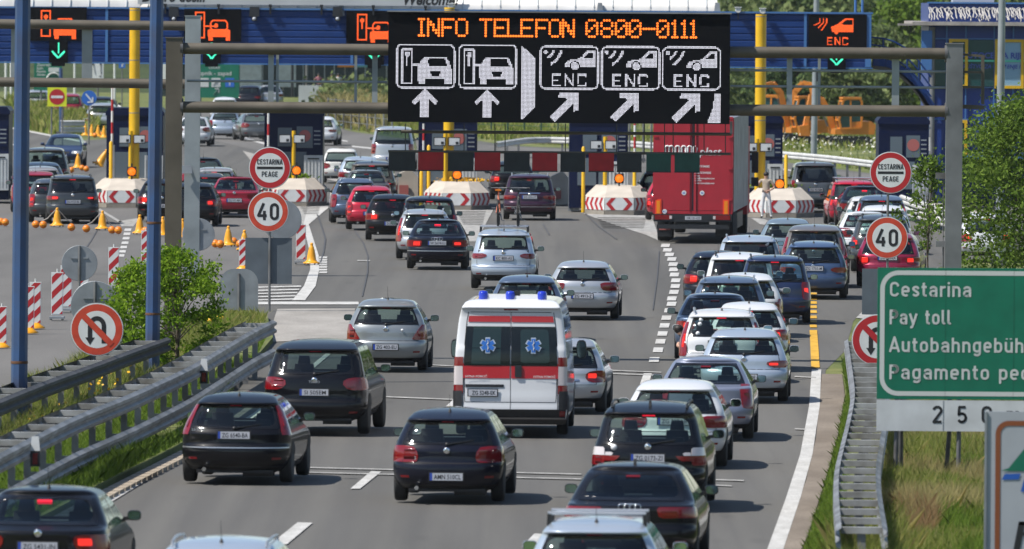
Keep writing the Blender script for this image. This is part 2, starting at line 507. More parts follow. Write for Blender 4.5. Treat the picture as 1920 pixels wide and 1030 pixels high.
def patch(mb, b, rows, cols, off=.004, mi=0, skirt=.02, where='rear', sg=1, smooth=True):
    """a panel lying on the body: rows of (z, u0, u1); u = share of the half width (rear, front) or y (side)"""
    P = []
    for z, u0, u1 in rows:
        line = []
        for j in range(cols + 1):
            t = j / cols
            if where == 'rear':
                p0, p1 = b.phi(u0), b.phi(u1); ph = p0 + (p1 - p0) * t; p = b.rphi(ph, z)
                e = 1e-3; a = b.rphi(min(ph + e, 1.5707), z) - b.rphi(max(ph - e, -1.5707), z)
                u = b.rear(0, z + .004).y - b.rear(0, z - .004).y
                nrm = a.cross(Vector((0, u, .008))).normalized()
                if nrm.y > 0 and abs(ph) < 1.2: nrm = -nrm
            elif where == 'front':
                p0, p1 = b.fph(u0), b.fph(u1); ph = p0 + (p1 - p0) * t; p = b.fphi(ph, z)
                u = (b.f(z + .004) - b.f(z - .004))
                nrm = Vector((math.sin(ph) * .8, math.cos(ph), 0)).normalized()
                nrm = (nrm + Vector((0, 0, -u / .008 * .9 * math.cos(ph)))).normalized()
            else:
                y = u0 + (u1 - u0) * t; p = b.side(y, z, sg)
                dx = (b.w(z + .004) - b.w(z - .004)) / .008
                q0 = b.side(y - .01, z, 1).x; q1 = b.side(y + .01, z, 1).x
                nrm = Vector((sg, -(q1 - q0) / .02, -dx)).normalized()
            line.append((p, nrm))
        P.append(line)
    nr, nc = len(P), cols + 1
    top = [p + n * off for L in P for p, n in L]
    flip = (where == 'side' and sg < 0) or where == 'front'
    fs = []
    for i in range(nr - 1):
        for j in range(nc - 1):
            q = (i * nc + j, i * nc + j + 1, (i + 1) * nc + j + 1, (i + 1) * nc + j)
            fs.append(q[::-1] if flip else q)
    mb.add(top, fs, mi, smooth)
    if skirt:
        ring = [(0, j) for j in range(nc)] + [(i, nc - 1) for i in range(1, nr)] + [(nr - 1, j) for j in range(nc - 2, -1, -1)] + [(i, 0) for i in range(nr - 2, 0, -1)]
        a = [P[i][j][0] + P[i][j][1] * off for i, j in ring]; c = [P[i][j][0] - P[i][j][1] * skirt for i, j in ring]
        m = len(ring)
        fs = [(k, k + m, (k + 1) % m + m, (k + 1) % m) for k in range(m)]
        if flip: fs = [f[::-1] for f in fs]
        mb.add(a + c, fs, mi, False)

def rrows(za, zc, ul, ur, n=8, rad=.06, u2l=None, u2r=None, zr=None):
    """rows of a rounded four-sided outline (ul..ur at the bottom, u2l..u2r at the top)"""
    u2l = ul if u2l is None else u2l; u2r = ur if u2r is None else u2r
    zr = zr or min(rad * .8, (zc - za) * .3)
    hs = [0, zr * .15, zr * .45, zr]
    zs_ = [za + h for h in hs] + [za + zr + (zc - za - 2 * zr) * i / n for i in range(1, n)] + [zc - h for h in hs[::-1]]
    out = []
    for z in zs_:
        t = (z - za) / (zc - za)
        e = min(z - za, zc - z)
        k = 0 if e >= zr else rad * (1 - math.sqrt(max(0, 1 - (1 - e / zr) ** 2)))
        out.append((z, ul + (u2l - ul) * t + k, ur + (u2r - ur) * t - k))
    return out

# tail light outlines for the right side: list of (material key, rows (z, u in, u out)); z measured from the rear window bottom
def light_rows(pts):
    return pts
LIGHTS = {
 'wedge':  [('t', [(-.30, .60, 1.0), (-.28, .54, 1.0), (-.2, .52, 1.0), (-.12, .55, 1.0), (-.06, .62, 1.0), (-.04, .78, 1.0)])],
 'almond': [('t', [(-.30, .74, .97), (-.27, .63, 1.0), (-.2, .56, 1.0), (-.13, .58, 1.0), (-.09, .66, .99), (-.07, .8, .96)])],
 'slim':   [('t', [(-.27, .70, .93), (-.24, .58, .98), (-.20, .52, 1.0), (-.16, .54, 1.0), (-.13, .66, .97)])],
 'block':  [('t', [(-.34, .66, 1.0), (-.33, .60, 1.0), (-.1, .58, 1.0), (-.07, .62, 1.0)])],
 'tallblock': [('t', [(-.45, .86, 1.0), (-.43, .80, 1.0), (-.1, .76, 1.0), (-.02, .80, 1.0)])],
 'golf':   [('t', [(-.26, .66, .98), (-.24, .57, 1.0), (-.18, .52, 1.0), (-.10, .52, 1.0), (-.08, .56, 1.0), (-.06, .66, 1.0)])],
 'pillar': [('t', [(-.12, .87, 1.0), (-.05, .86, 1.0), (.1, .88, 1.0), (.25, .90, 1.0), (.36, .92, 1.0)])],
 'pillarlong': [('t', [(-.42, .86, 1.0), (-.38, .82, 1.0), (-.2, .83, 1.0), (-.05, .88, 1.0), (.1, .90, 1.0), (.28, .92, 1.0)])],
 'tri':    [('t', [(-.34, .70, 1.0), (-.32, .66, 1.0), (-.22, .74, 1.0), (-.1, .84, 1.0), (-.02, .93, 1.0)])],
 'wide':   [('t', [(-.24, .50, 1.0), (-.22, .44, 1.0), (-.12, .42, 1.0), (-.09, .46, 1.0)])],
 'sedanw': [('t', [(-.33, .58, 1.0), (-.31, .52, 1.0), (-.17, .50, 1.0), (-.14, .56, 1.0)])],
 'round':  [('t', [(-.33, .64, 1.0), (-.30, .56, 1.0), (-.24, .52, 1.0), (-.18, .52, 1.0), (-.14, .56, 1.0), (-.12, .66, 1.0)])],
 'lshape': [('t', [(-.34, .80, 1.0), (-.32, .77, 1.0), (-.2, .76, 1.0), (-.19, .76, 1.0)]), ('t', [(-.27, .60, .76), (-.24, .54, .76), (-.19, .49, .76)]), ('w', [(-.185, .64, .76), (-.15, .62, .76), (-.135, .66, .76)]), ('w', [(-.185, .77, 1.0), (-.08, .79, 1.0), (-.06, .82, 1.0)])],
 'ducato': [('t', [(.0, .855, 1.0), (.02, .85, 1.0), (.16, .85, 1.0), (.165, .85, 1.0)]), ('w', [(-.34, .845, 1.0), (-.002, .855, 1.0)]), ('t', [(-.50, .85, 1.0), (-.48, .84, 1.0), (-.345, .845, 1.0)])],
 'vanlow': [('t', [(-.45, .86, 1.0), (-.43, .83, 1.0), (-.05, .85, 1.0), (.05, .88, 1.0)])],
}
LM = {'t': M_TAIL, 'w': M_TAILW, 'd': M_TAILD, 'o': M_TAILO, 'on': M_TAILON}

def wheel(parent, x, y, R_, wd, sgn, rimmat=None):
    t = MB()
    t.lathe([(R_ * .66, -wd / 2), (R_ * .92, -wd / 2), (R_ * .985, -wd / 2 + .025), (R_, -wd / 2 + .05), (R_, wd / 2 - .05), (R_ * .985, wd / 2 - .025), (R_ * .92, wd / 2), (R_ * .66, wd / 2)], 26, (0, 0, 0), 0, 'x')
    o = t.build('wheel', M_TYRE, parent, (x, y, R_))
    r = MB()
    q = wd / 2 - .012
    r.lathe([(R_ * .64, sgn * q), (R_ * .60, sgn * (q - .03)), (R_ * .59, sgn * (q - .07)), (.001, sgn * (q - .08))], 20, (0, 0, 0), 1, 'x', cap=False)
    for k in range(5):
        a = 2 * math.pi * k / 5
        d = Vector((0, math.cos(a), math.sin(a)))
        r.bar(Vector((sgn * (q - .02), 0, 0)) + d * .03, Vector((sgn * (q - .012), 0, 0)) + d * R_ * .62, .055, .03, 0, up=Vector((1, 0, 0)))
    r.lathe([(.07, sgn * (q - .005)), (.001, sgn * (q + .002))], 10, (0, 0, 0), 0, 'x', cap=False)
    r.build('rim', [rimmat or M_RIM, M_PLAST], o)
    return o

def plate(parent, b, txt, zp, x=0.0, eu=True, off=.02):
    m = MB()
    y = b.r(zp) - off
    m.box((0, .006, 0), (.56, .012, .145), 3)
    m.box((0, -.003, 0), (.52, .008, .115), 0)
    if eu: m.quad((-.26, -.0085, -.0575), (-.222, -.0085, -.0575), (-.222, -.0085, .0575), (-.26, -.0085, .0575), 1)
    w = text_shape(txt, .012)[2] * .075
    sx = min(1.05, .43 / w)
    m.text(txt, (.018, -.009, -.037), (1, 0, 0), (0, 0, 1), .075, 2, 'c', sx, .012)
    m.build('number_plate', [M_PLATE, M_PLATEB, M_INK, M_PLAST], parent, (x, y, zp))

def car(name, label, cat, x, yt, kind, W, L, H, paintmat, yaw, lights='wedge', plate_txt=None, lite=0, group=None, at=None, face=False, glass=None, sglass=None, lit=False, brake=None, rails=False, opt=None, extra=None):
    opt = dict(opt or {})
    # no two cars alike: small differences of build from car to car
    h_ = sum((i + 3) * ord(c) for i, c in enumerate(label)) % 9973
    rv = random.Random(h_)
    if kind != 'van':
        opt.setdefault('corner', rv.uniform(.42, .66)); opt.setdefault('p', rv.uniform(2.45, 3.0))
        t0 = dict(hatch=.715, wagon=.735, suv=.755, mpv=.78, sedan=.705)[kind]
        opt.setdefault('tumble', t0 + rv.uniform(-.03, .015))
        opt.setdefault('fe', {'sedan': .86, 'mpv': .86}.get(kind, .83) + rv.uniform(-.035, .02))
        if kind == 'hatch': opt.setdefault('gb', rv.uniform(.50, .58)); opt.setdefault('slope', rv.uniform(.5, .95))
        opt.setdefault('lidz', rv.uniform(.55, .68)); opt.setdefault('zp', rv.choice([.80, .78, .55, .74]) if kind != 'sedan' else rv.uniform(.66, .76))
    if lights == 'block': lights = rv.choice(['almond', 'golf', 'tallblock', 'sedanw', 'tri', 'slim', 'wedge', 'block'])
    # ground place from the roof row: the roof sits H above the road
    if at is None:
        d = ray(x, yt); t = (H - HCAM) / d.z
        Yr = t * d.y
        p = A(x, yt, Yr - 1.4)
        at = (p.x, Yr - (1.9 if not face else -1.6), 0)
    rz = -R(yaw) + (math.pi if face else 0)
    root = thing(name, at, rz, label, cat, group)
    b = Body(kind, W, L, H, opt)
    sh = shell(b, opt)
    for (mi, z, h, u) in opt.get('seams', []):
        pass
    body = sh.build('body', [paintmat, M_PLAST, M_SEAM], root)
    h = W / 2; zb, zt, zs, zst = b.zb, b.zt, b.zs, b.zst
    # shut lines of the tailgate and the bumper joint: thin dark grooves
    if lite < 2:
        g = MB()
        zl = b.zs - .06 if kind == 'sedan' else zb - .02
        zlo = opt.get('lidz', .63)
        um = opt.get('lidu', .80)
        for sg in (-1, 1):
            patch(g, b, [(zlo, sg * um, sg * (um + .012)), (.75, sg * (um + .01), sg * (um + .022)), ((zl + .75) / 2, sg * (um + .02), sg * (um + .032)), (zl, sg * (um + .03), sg * (um + .042))], 1, .002, 0, 0)
        patch(g, b, [(zlo - .006, -um, um), (zlo + .004, -um, um)], 12, .002, 0, 0)
        g.build('tailgate_seam', M_SEAM, root)
    # rear glass and its black edge
    gl = glass or M_GLM
    e = .03
    fe = b.fe + .02
    if opt.get('solid_rear') is None:
        m = MB()
        rw = [(zb - .02 + (zt - zb + .04) * i / 8, -fe, fe) for i in range(9)]
        patch(m, b, rw, 14, .003, 0, .0)
        zr = min(.11, (zt - zb - .05) * .4)
        zz = [zb - .02, zb + .02] + [zb + .02 + zr * k for k in (.1, .3, .6, 1)] + [(zb + zt) / 2] + [zt - .02 - zr * k for k in (1, .6, .3, .1)] + [zt - .02, zt + .02]
        for sg in (-1, 1):
            rr = []
            for z in zz:
                ee = min(z - (zb + .02), (zt - .02) - z)
                if ee <= 0: ui = 0.0
                elif ee < zr: ui = fe - .05 - .17 * (1 - math.sqrt(1 - (1 - ee / zr) ** 2))
                else: ui = fe - .05
                rr.append((z, sg * ui, sg * fe))
            # top and bottom bands reach the middle
            patch(m, b, rr, 6, .006, 1, .0)
        m.build('rear_window', [gl, M_FRIT], root)
    # side glass
    for sg in (-1, 1):
        if opt.get('solid_side'): break
        m = MB()
        rr = []
        for i in range(7):
            z = zs - .012 + (zst - zs + .024) * i / 6
            a, c = b.yside(min(max(z, zs), zst))
            rr.append((z, a - .03, c + .03))
        patch(m, b, rr, 8, .003, 0, 0, 'side', sg)
        a0, c0 = b.yside(zs); a1, c1 = b.yside(zst)
        mid = (a0 + c0) / 2 - .05
        for cy, hw in ((mid, .045), (mid - (mid - a0) * .62, .03)):
            patch(m, b, [(z, cy - hw, cy + hw) for z in (zs - .01, (zs + zst) / 2, zst + .01)], 1, .007, 1, 0, 'side', sg)
        patch(m, b, [(zs - .03, a0 - .04, c0 + .05), (zs + .006, a0 - .04, c0 + .03)], 8, .008, 1, 0, 'side', sg)
        m.build('side_window', [sglass or gl, M_FRIT], root)
    # windscreen
    m = MB()
    patch(m, b, [(zs + (zst - zs) * i / 6 - (.01 if i == 0 else 0) + (.01 if i == 6 else 0), -.945, .945) for i in range(7)], 10, .003, 0, 0, 'front')
    m.build('windscreen', M_GL, root)
    # cabin: floor at belt height, seats
    m = MB()
    yA, yB = b.r(zs) + .12, b.f(zs) - .25
    if kind == 'sedan': yA = b.r(zb + .02) + .1
    wq = b.w(zs) - .07
    zf = min(zs, zb) - .12
    m.box((0, (yA + yB) / 2, zf), (2 * wq, yB - yA, .03))
    m.box((0, yB - .32, zs - .08), (2 * wq - .04, .4, .12))
    m.box((0, yA + .02, (zf + zb) / 2 - .02), (2 * min(wq, b.w(zb) * .85), .03, max(.05, zb - zf - .05)))
    m.build('cabin', M_CABIN, root)
    if lite < 1 and not opt.get('noseats'):
        sy = yB - 1.15
        ry = max(yA + .45, sy - .95)
        for sg in (-1, 1):
            m = MB(); xx = sg * W * .205
            m.box((xx, sy, zs - .05), (.42, .12, .38), 0, None, .8)
            m.box((xx, sy - .02, zs + .22), (.23, .09, .15), 0, None, .8)
            m.bar((xx - .06, sy, zs + .1), (xx - .06, sy, zs + .2), .015, .015); m.bar((xx + .06, sy, zs + .1), (xx + .06, sy, zs + .2), .015, .015)
            m.build('seat', M_SEAT, root)
        m = MB()
        m.box((0, ry, zs - .12), (wq * 1.6, .12, .14), 0)
        for xx in (-W * .24, W * .24): m.box((xx, ry - .01, zs + .01), (.21, .08, .11), 0, None, .8)
        m.build('rear_bench', M_SEAT, root)
        m = MB(); m.box((0, yB - .62, zst - .07), (.22, .03, .06)); m.bar((0, yB - .62, zst - .05), (0, yB - .7, zst + .03), .02, .02)
        m.build('interior_mirror', M_CABIN, root)
    # tail lights
    if lights:
        for sg in (-1, 1):
            m = MB(); mats = []
            for key, rows in LIGHTS[lights]:
                mm = LM[key]
                on = key == 't' and lit and (lit is True or lit == sg)
                if on and len(rows) <= 3: mm = M_TAILON
                if mm not in mats: mats.append(mm)
                zz0 = opt.get('lz', 0)
                patch(m, b, [(zb + dz + zz0, sg * u0, sg * u1) for dz, u0, u1 in rows], 6, .012, mats.index(mm), .03)
                if key == 't' and lite < 2 and lights != 'ducato' and len(rows) > 3:
                    # inner lamp bowl behind the lens
                    za, zc = rows[1][0], rows[-2][0]
                    ua, ub = rows[2][1] + .06, min(.93, rows[2][1] + .06 + (1 - rows[2][1]) * .42)
                    bowl = M_TAILON if on else M_TAILD
                    if bowl not in mats: mats.append(bowl)
                    patch(m, b, rrows(zb + zz0 + za + (zc - za) * .22, zb + zz0 + zc - (zc - za) * .18, sg * ua, sg * ub, 3, .02 * sg), 4, .0165, mats.index(bowl), .01)
            m.build('tail_light', mats, root)
    # high brake lamp
    if kind != 'sedan':
        m = MB(); patch(m, b, [(zt - .005, -.14, .14), (zt + .022, -.14, .14)], 6, .012, 0, .03)
    else:
        m = MB(); patch(m, b, [(zt - .05, -.14, .14), (zt - .028, -.14, .14)], 6, .012, 0, .03)
    if lights: m.build('brake_light', M_BRAKE if (brake if brake is not None else bool(lit)) else M_BRAKEOFF, root)
    # bumper reflectors, lower diffuser, exhaust
    if lite < 2 and kind != 'van':
        for sg in (-1, 1):
            m = MB(); patch(m, b, [(.40, sg * .70, sg * .86), (.435, sg * .70, sg * .86)], 3, .006, 0, .01)
            m.build('reflector', M_TAIL, root)
        m = MB(); m.tube([(-W * .27, .0, b.z0 + .02), (-W * .27, .3, b.z0 + .02)], .035, 10, 0)
        m.build('exhaust_pipe', M_CHROME, root)
        m = MB()
        m.box((0, 1.2, b.z0 - .02), (W * .7, 2.0, .05)); m.box((W * .2, .55, b.z0 - .05), (.5, .3, .12)); m.box((0, L * .55, b.z0 - .03), (W * .8, L * .6, .04))
        m.build('underbody', M_PLAST, root)
    # plate
    if plate_txt:
        plate(root, b, plate_txt, opt.get('zp', .80 if kind not in ('sedan',) else .72))
    # badge, handle strip, wiper, antenna
    if lite < 2 and not opt.get('nobadge'):
        zbd = opt.get('zbadge', zb - .10)
        m = MB(); m.lathe([(.052, 0), (.055, -.012), (.03, -.016), (.0, -.014)], 14, (0, b.r(zbd) - .004, zbd), 0, 'y', cap=False)
        if opt.get('rings'):
            m = MB()
            for k in range(4):
                c = Vector(((k - 1.5) * .075, b.r(zbd) - .012, zbd))
                m.tube([c + Vector((.047 * math.cos(a), 0, .047 * math.sin(a))) for a in [2 * math.pi * i / 14 for i in range(15)]], .009, 5, 0, cap=False)
        m.build('badge', M_CHROME, root)
        if opt.get('strip'):
            zq = opt['strip']; m = MB(); patch(m, b, [(zq, -.42, .42), (zq + .028, -.42, .42)], 8, .014, 0, .02); m.build('handle_strip', M_CHROME, root)
        if opt.get('strip2'):
            zq = opt['strip2']; m = MB(); patch(m, b, [(zq, -.97, .97), (zq + .018, -.97, .97)], 20, .008, 0, .01); m.build('bumper_strip', M_SILVERTRIM, root)
    if kind in ('hatch', 'wagon', 'suv', 'mpv') and lite < 2 and not opt.get('nowiper'):
        m = MB(); y0 = b.r(zb + .03) - .03
        q = b.rear(.0, zb - .01); q2 = b.rear(opt.get('wip', .52), zb + .06)
        m.bar(q + Vector((0, -.03, 0)), q2 + Vector((0, -.02, 0)), .02, .018)
        m.lathe([(.03, 0), (.03, -.035), (.0, -.04)], 8, q, 0, 'y', cap=False)
        m.build('rear_wiper', M_PLAST, root)
    if lite < 2 and opt.get('ant', 1):
        m = MB()
        yq = b.yt + .45
        zq = next(z for z in np.linspace(H, H - .3, 300) if b.r(z) <= yq)
        m.lathe([(.03, -.01), (.018, .03), (.006, .05)], 8, (0, yq, zq), 0)
        if opt.get('ant', 1) == 1: m.tube([(0, yq, zq + .03), (0, yq - .12, zq + .28)], .0045, 5, 0, .0025)
        else: m.prism([(yq - .08, zq - .02), (yq + .1, zq - .02), (yq - .05, zq + .08)], -.02, .02, 0, 'yz')
        m.build('antenna', M_PLAST, root)
    # mirrors
    for sg in (-1, 1):
        m = MB()
        ym = b.f(zs) - .42; zm = zs + .05
        if kind == 'van': zm = 1.45; ym = L - 1.3
        bw, bh = (.19, .14) if kind not in ('van',) else (.19, .36)
        xw = b.w(zm) if kind != 'van' else b.w(zm)
        cx = sg * (xw + .06 + bw / 2)
        n = 12
        def ring(s_, dy):
            return [Vector((cx + s_ * bw / 2 * (abs(math.cos(a)) ** .6) * (1 if math.cos(a) > 0 else -1), ym + dy, zm + s_ * bh / 2 * (abs(math.sin(a)) ** .6) * (1 if math.sin(a) > 0 else -1))) for a in [2 * math.pi * (k + .5) / n for k in range(n)]]
        rs = [ring(.94, -.075), ring(1.0, -.06), ring(.96, 0), ring(.75, .07), ring(.3, .10)]
        vs = [p for r_ in rs for p in r_]
        fs = [(i * n + j, i * n + (j + 1) % n, (i + 1) * n + (j + 1) % n, (i + 1) * n + j) for i in range(4) for j in range(n)]
        m.add(vs, [f[::-1] for f in fs], 0, True)
        m.add(rs[4], [tuple(range(n))[::-1]], 0); m.add(rs[0], [tuple(range(n))], 1)
        m.bar((sg * (xw - .03), ym + .02, zm - .05), (cx, ym + .02, zm - .04), .05, .05, 1)
        o = m.build('mirror', [opt.get('mirmat', paintmat), M_PLAST], root)
        if lite < 2:
            g = MB(); g.add([p + Vector((0, -.004, 0)) for p in ring(.84, -.075)], [tuple(range(n))], 0)
            g.build('mirror_glass', M_MIRG, o)
    if rails:
        for sg in (-1, 1):
            m = MB(); pts = []
            zr_ = H - .055
            xr = b.w(zr_) + .01
            y0, y1 = b.yt + .12, b.f(H - .1) - .15
            for t in (0, .04, .1, .3, .5, .7, .9, .96, 1):
                y = y0 + (y1 - y0) * t
                pts.append((sg * (xr - .03 + .02 * math.sin(t * math.pi)), y, zr_ + (.0 if t in (0, 1) else .055) + .03 * math.sin(t * math.pi) - .02))
            m.tube(pts, .018, 6, 0); m.build('roof_rail', M_PLAST if rails == 'black' else M_SILVERTRIM, root)
    # black side patches painted as the shade of arch openings; wheels
    Rw = opt.get('Rw', .35 if kind in ('suv',) else (.36 if kind == 'van' else .315))
    ya = opt.get('axle', .82 if kind != 'van' else 1.15); yf_ = L - (.86 if kind != 'van' else .95)
    for y in (ya, yf_):
        for sg in (-1, 1):
            if lite < 2:
                m = MB(); Ra = Rw + .055; rows = []
                for i in range(9):
                    z = b.z0 + .005 + (Rw + Ra - b.z0 - .012) * i / 8
                    dd = math.sqrt(max(0, Ra ** 2 - (z - Rw) ** 2)); rows.append((z, y - dd - .001, y + dd + .001))
                patch(m, b, rows, 6, .006, 0, .0, 'side', sg); m.build('arch_shade', M_SEAM, root)
            wheel(root, sg * (h - .105), y, Rw, .20, sg)
    if face:
        for sg in (-1, 1):
            m = MB(); patch(m, b, [(.60, sg * .55, sg * .93), (.64, sg * .5, sg * .97), (.72, sg * .55, sg * .97)], 5, .012, 0, .02, 'front')
            q = b.fphi(b.fph(.70) * sg, .66)
            m.lathe([(.05, .0), (.0, .005)], 10, (q.x, q.y + .04, .66), 1, 'y', cap=False)
            m.build('headlight', [M_LENS, M_HEAD], root)
        m = MB(); patch(m, b, [(.30, -.5, .5), (.42, -.6, .6), (.47, -.6, .6)], 8, .008, 0, .01, 'front'); patch(m, b, [(.62, -.4, .4), (.69, -.42, .42)], 8, .008, 0, .01, 'front')
        m.build('grille', M_PLAST, root)
        m = MB(); m.box((0, 0, 0), (.52, .01, .11), 0); m.text(plate_txt or 'ZG 418-KD', (0, .007, -.037), (-1, 0, 0), (0, 0, 1), .075, 1, 'c', .8, .01)
        m.build('number_plate', [M_PLATE, M_INK], root, (0, L + .02, .50))
    if extra: extra(root, b)
    return root, b
# ---------------- paints ----------------
BLACK = paint("black paint", (0.004, 0.004, 0.006), 0, .55, .08)
NIGHT = paint("deep blue black paint", (0.005, 0.006, 0.014), 0, .55, .08)
DBLUE = paint("dark blue paint", (0.012, 0.022, 0.065))
SLATE = paint("slate blue paint", (0.075, 0.105, 0.165), .35)
STEEL = paint("steel blue paint", (0.05, 0.085, 0.17), .3)
SILVER = paint("silver paint", (0.44, 0.46, 0.49), .55)
SILVB = paint("ice silver paint", (0.42, 0.48, 0.56), .45)
GREYS = paint("grey silver paint", (0.26, 0.28, 0.29), .5)
LILAC = paint("grey lilac paint", (0.23, 0.25, 0.33), .45)
GREY = paint("graphite paint", (0.045, 0.05, 0.056), .3)
GREYM = paint("mid grey paint", (0.10, 0.11, 0.12), .35)
TAUPE = paint("brown grey paint", (0.16, 0.145, 0.135), .35)
OLIVE = paint("dark olive grey paint", (0.045, 0.043, 0.038), .2)
WHITE = paint("white paint", (0.56, 0.57, 0.59))
CREAM = paint("off white paint", (0.58, 0.57, 0.54))
RED = paint("bright red paint", (0.42, 0.012, 0.035), .1)
DRED = paint("dark red paint", (0.28, 0.012, 0.03), .15)
MAGENTA = paint("magenta red paint", (0.22, 0.010, 0.042), .25)
AUBER = paint("aubergine paint", (0.035, 0.010, 0.026), .25)
ICE = paint("light blue grey paint", (0.20, 0.26, 0.30), .45)

def sticker(u, zoff, r=.035):
    def f(root, b):
        m = MB(); z = b.zb + zoff; q = b.rear(u, z)
        m.lathe([(r, 0), (r, -.004), (.0, -.005)], 12, (q.x, q.y - .02, z), 0, 'y', cap=False)
        m.build('sticker', M_STICK, root)
    return f
def bars(root, b, mt=None, over=.02):
    for y in (b.yt + .55, b.yt + 1.35):
        m = MB(); z = b.H + .07; w = b.w(b.H - .07)
        m.tube([(-w - over, y, z), (w + over, y, z)], .022, 8, 0)
        for sg in (-1, 1): m.bar((sg * w, y, z), (sg * (w + .01), y, b.H - .09), .05, .035, 1)
        m.build('roof_bar', [M_SILVERTRIM, M_PLAST], root)
def letters(txt, z, x=0.0, h=.05, mt=None):
    def f(root, b):
        m = MB(); m.text(txt, (x, b.r(z) - .012, z), (1, 0, 0), (0, 0, 1), h, 0, 'c', 1.0, .02)
        m.build('boot_lettering', mt or M_SILVERTRIM, root)
    return f

# ---- nearest rows ----
car('saloon_car', 'black saloon cut off by the bottom left corner, its brake strip lit', 'car', 74, 910, 'sedan', 1.82, 4.77, 1.47, BLACK, 3.4, 'round', 'ZG 5431-IN', lit=True, opt=dict(lidz=.58), glass=M_GL)
car('estate_car', 'pale silver car showing only its roof at the bottom edge, left of middle', 'car', 408, 1003, 'wagon', 1.77, 4.5, 1.48, SILVB, 3.0, 'block', 'ZG 914-EH', rails=True, lite=1)
car('hatchback', 'black hatchback with upright tail lights beside its rear window, nearest the left guardrail', 'car', 440, 733, 'hatch', 1.80, 4.34, 1.46, BLACK, 4.6, 'pillar', 'ZG 6540-BA', opt=dict(zp=.80, strip2=.585, fe=.82, gb=.54), glass=M_GL, brake=False, extra=letters('2.0 TDCi', .87, -.60, .04))
car('hatchback', 'black hatchback with a low blue edged plate, in mid road before the ambulance', 'car', 838, 762, 'hatch', 1.75, 4.42, 1.465, NIGHT, 3.6, 'wedge', 'AMN 510CL', opt=dict(zp=.42, zbadge=.83, ant=1), glass=M_GL, brake=False, extra=letters('3', .69, -.50, .05))
car('estate_car', 'silver estate with two roof bars at the bottom edge, behind the black saloon', 'car', 1112, 966, 'wagon', 1.77, 4.57, 1.48, SILVB, 3.4, 'block', 'ZG 208-RS', extra=lambda r, b: bars(r, b), glass=M_GL, brake=False)
car('saloon_car', 'long black saloon with wide flat red tail lights and a chrome ring badge', 'car', 1180, 866, 'sedan', 1.87, 4.92, 1.46, BLACK, 3.6, 'wide', 'ZG 610-TD', opt=dict(rings=1, ant=2, zbadge=.90, corner=.5, gb=.47), glass=M_GLM, brake=False)
car('sport_utility_vehicle', 'black off-road car with roof rails and red and white tail lights', 'sport utility vehicle', 1214, 750, 'suv', 1.79, 4.57, 1.67, BLACK, 3.6, 'lshape', 'ZG 0173-ZI', rails='black', opt=dict(zp=.83, zbadge=1.0, ant=2), glass=M_GL, brake=True, extra=sticker(-.62, -.06, .05))
car('hatchback', 'white hatchback with red tail lamps, between the black off-road car and lilac saloon', 'car', 1262, 708, 'hatch', 1.786, 4.2, 1.48, WHITE, 3.3, 'golf', 'ZG 337-LB', opt=dict(ant=0), glass=M_GL, brake=False)
car('saloon_car', 'lilac grey saloon ahead of the white hatchback near the right edge line', 'car', 1320, 667, 'sedan', 1.76, 4.55, 1.47, LILAC, 2.8, 'tallblock', 'ZG 772-AC', glass=M_GL, brake=False, opt=dict(ant=0, deck=.4))
car('hatchback', 'pale blue silver hatchback with thin almond tail lights, ahead of the lilac grey saloon', 'car', 1394, 613, 'hatch', 1.73, 4.17, 1.44, SILVB, 2.6, 'slim', 'ZG 5120-DE', lit=1, glass=M_GL, opt=dict(gb=.48, zp=.5), brake=False)
car('estate_car', 'white estate with roof rails, lit brake strip and white stickers in its rear window', 'car', 1352, 577, 'wagon', 1.75, 4.16, 1.50, WHITE, 1.6, 'pillarlong', 'ZG 881-GT', lit=True, rails=True, glass=M_GL, extra=lambda r, b: [sticker(-.60, z, .045)(r, b) for z in (.05, .24, .33)])
car('hatchback', 'small white hatchback with a lit tail lamp, right of the stickered white estate', 'car', 1402, 564, 'hatch', 1.70, 4.03, 1.45, WHITE, 2.4, 'almond', 'ZG 245-BV', lit=1, glass=M_GLM, opt=dict(gb=.50))
car('saloon_car', 'dark slate blue saloon with lit left tail light, beside the white block line', 'car', 1340, 548, 'sedan', 1.78, 4.55, 1.45, SLATE, 1.0, 'sedanw', 'ZG 4402-HJ', lit=True, brake=False, glass=M_GLD)
car('sport_utility_vehicle', 'black off-road car with almond tail lights, beside the left guardrail', 'sport utility vehicle', 590, 635, 'suv', 1.90, 4.78, 1.70, BLACK, 4.4, 'almond', 'SI 505EM', opt=dict(zp=.78, zbadge=1.0, corner=.5, ant=0, gb=.58), glass=M_GLM, brake=False, extra=letters('TURBO', .95, 0, .045))
car('hatchback', 'small silver grey hatchback with triangular tail lights, left of the ambulance', 'car', 724, 557, 'hatch', 1.695, 3.77, 1.53, GREYS, 2.6, 'tri', 'ZG 403-EU', opt=dict(zp=.52, zbadge=.90, gb=.52), glass=M_GL, brake=False, extra=sticker(.42, -.13, .03))
car('hatchback', 'silver hatchback half hidden by the right side of the ambulance', 'car', 1052, 630, 'hatch', 1.66, 3.84, 1.43, SILVER, 3.6, 'almond', 'ZG 170-NK', lit=1, glass=M_GL, brake=False, opt=dict(ant=0, strip=.62))
car('people_carrier', 'dark blue grey car half hidden behind the ambulance roof', 'car', 986, 514, 'hatch', 1.75, 4.2, 1.50, SLATE, 2.2, 'block', 'ZG 661-FS', glass=M_GL, brake=False, lite=0)
car('hatchback', 'silver hatchback standing alone on open road, up and right of the ambulance', 'car', 1092, 487, 'hatch', 1.75, 4.24, 1.43, SILVER, 2.3, 'block', 'ZG 4913-Z', glass=M_GLM, brake=False, opt=dict(zp=.58, gb=.46))
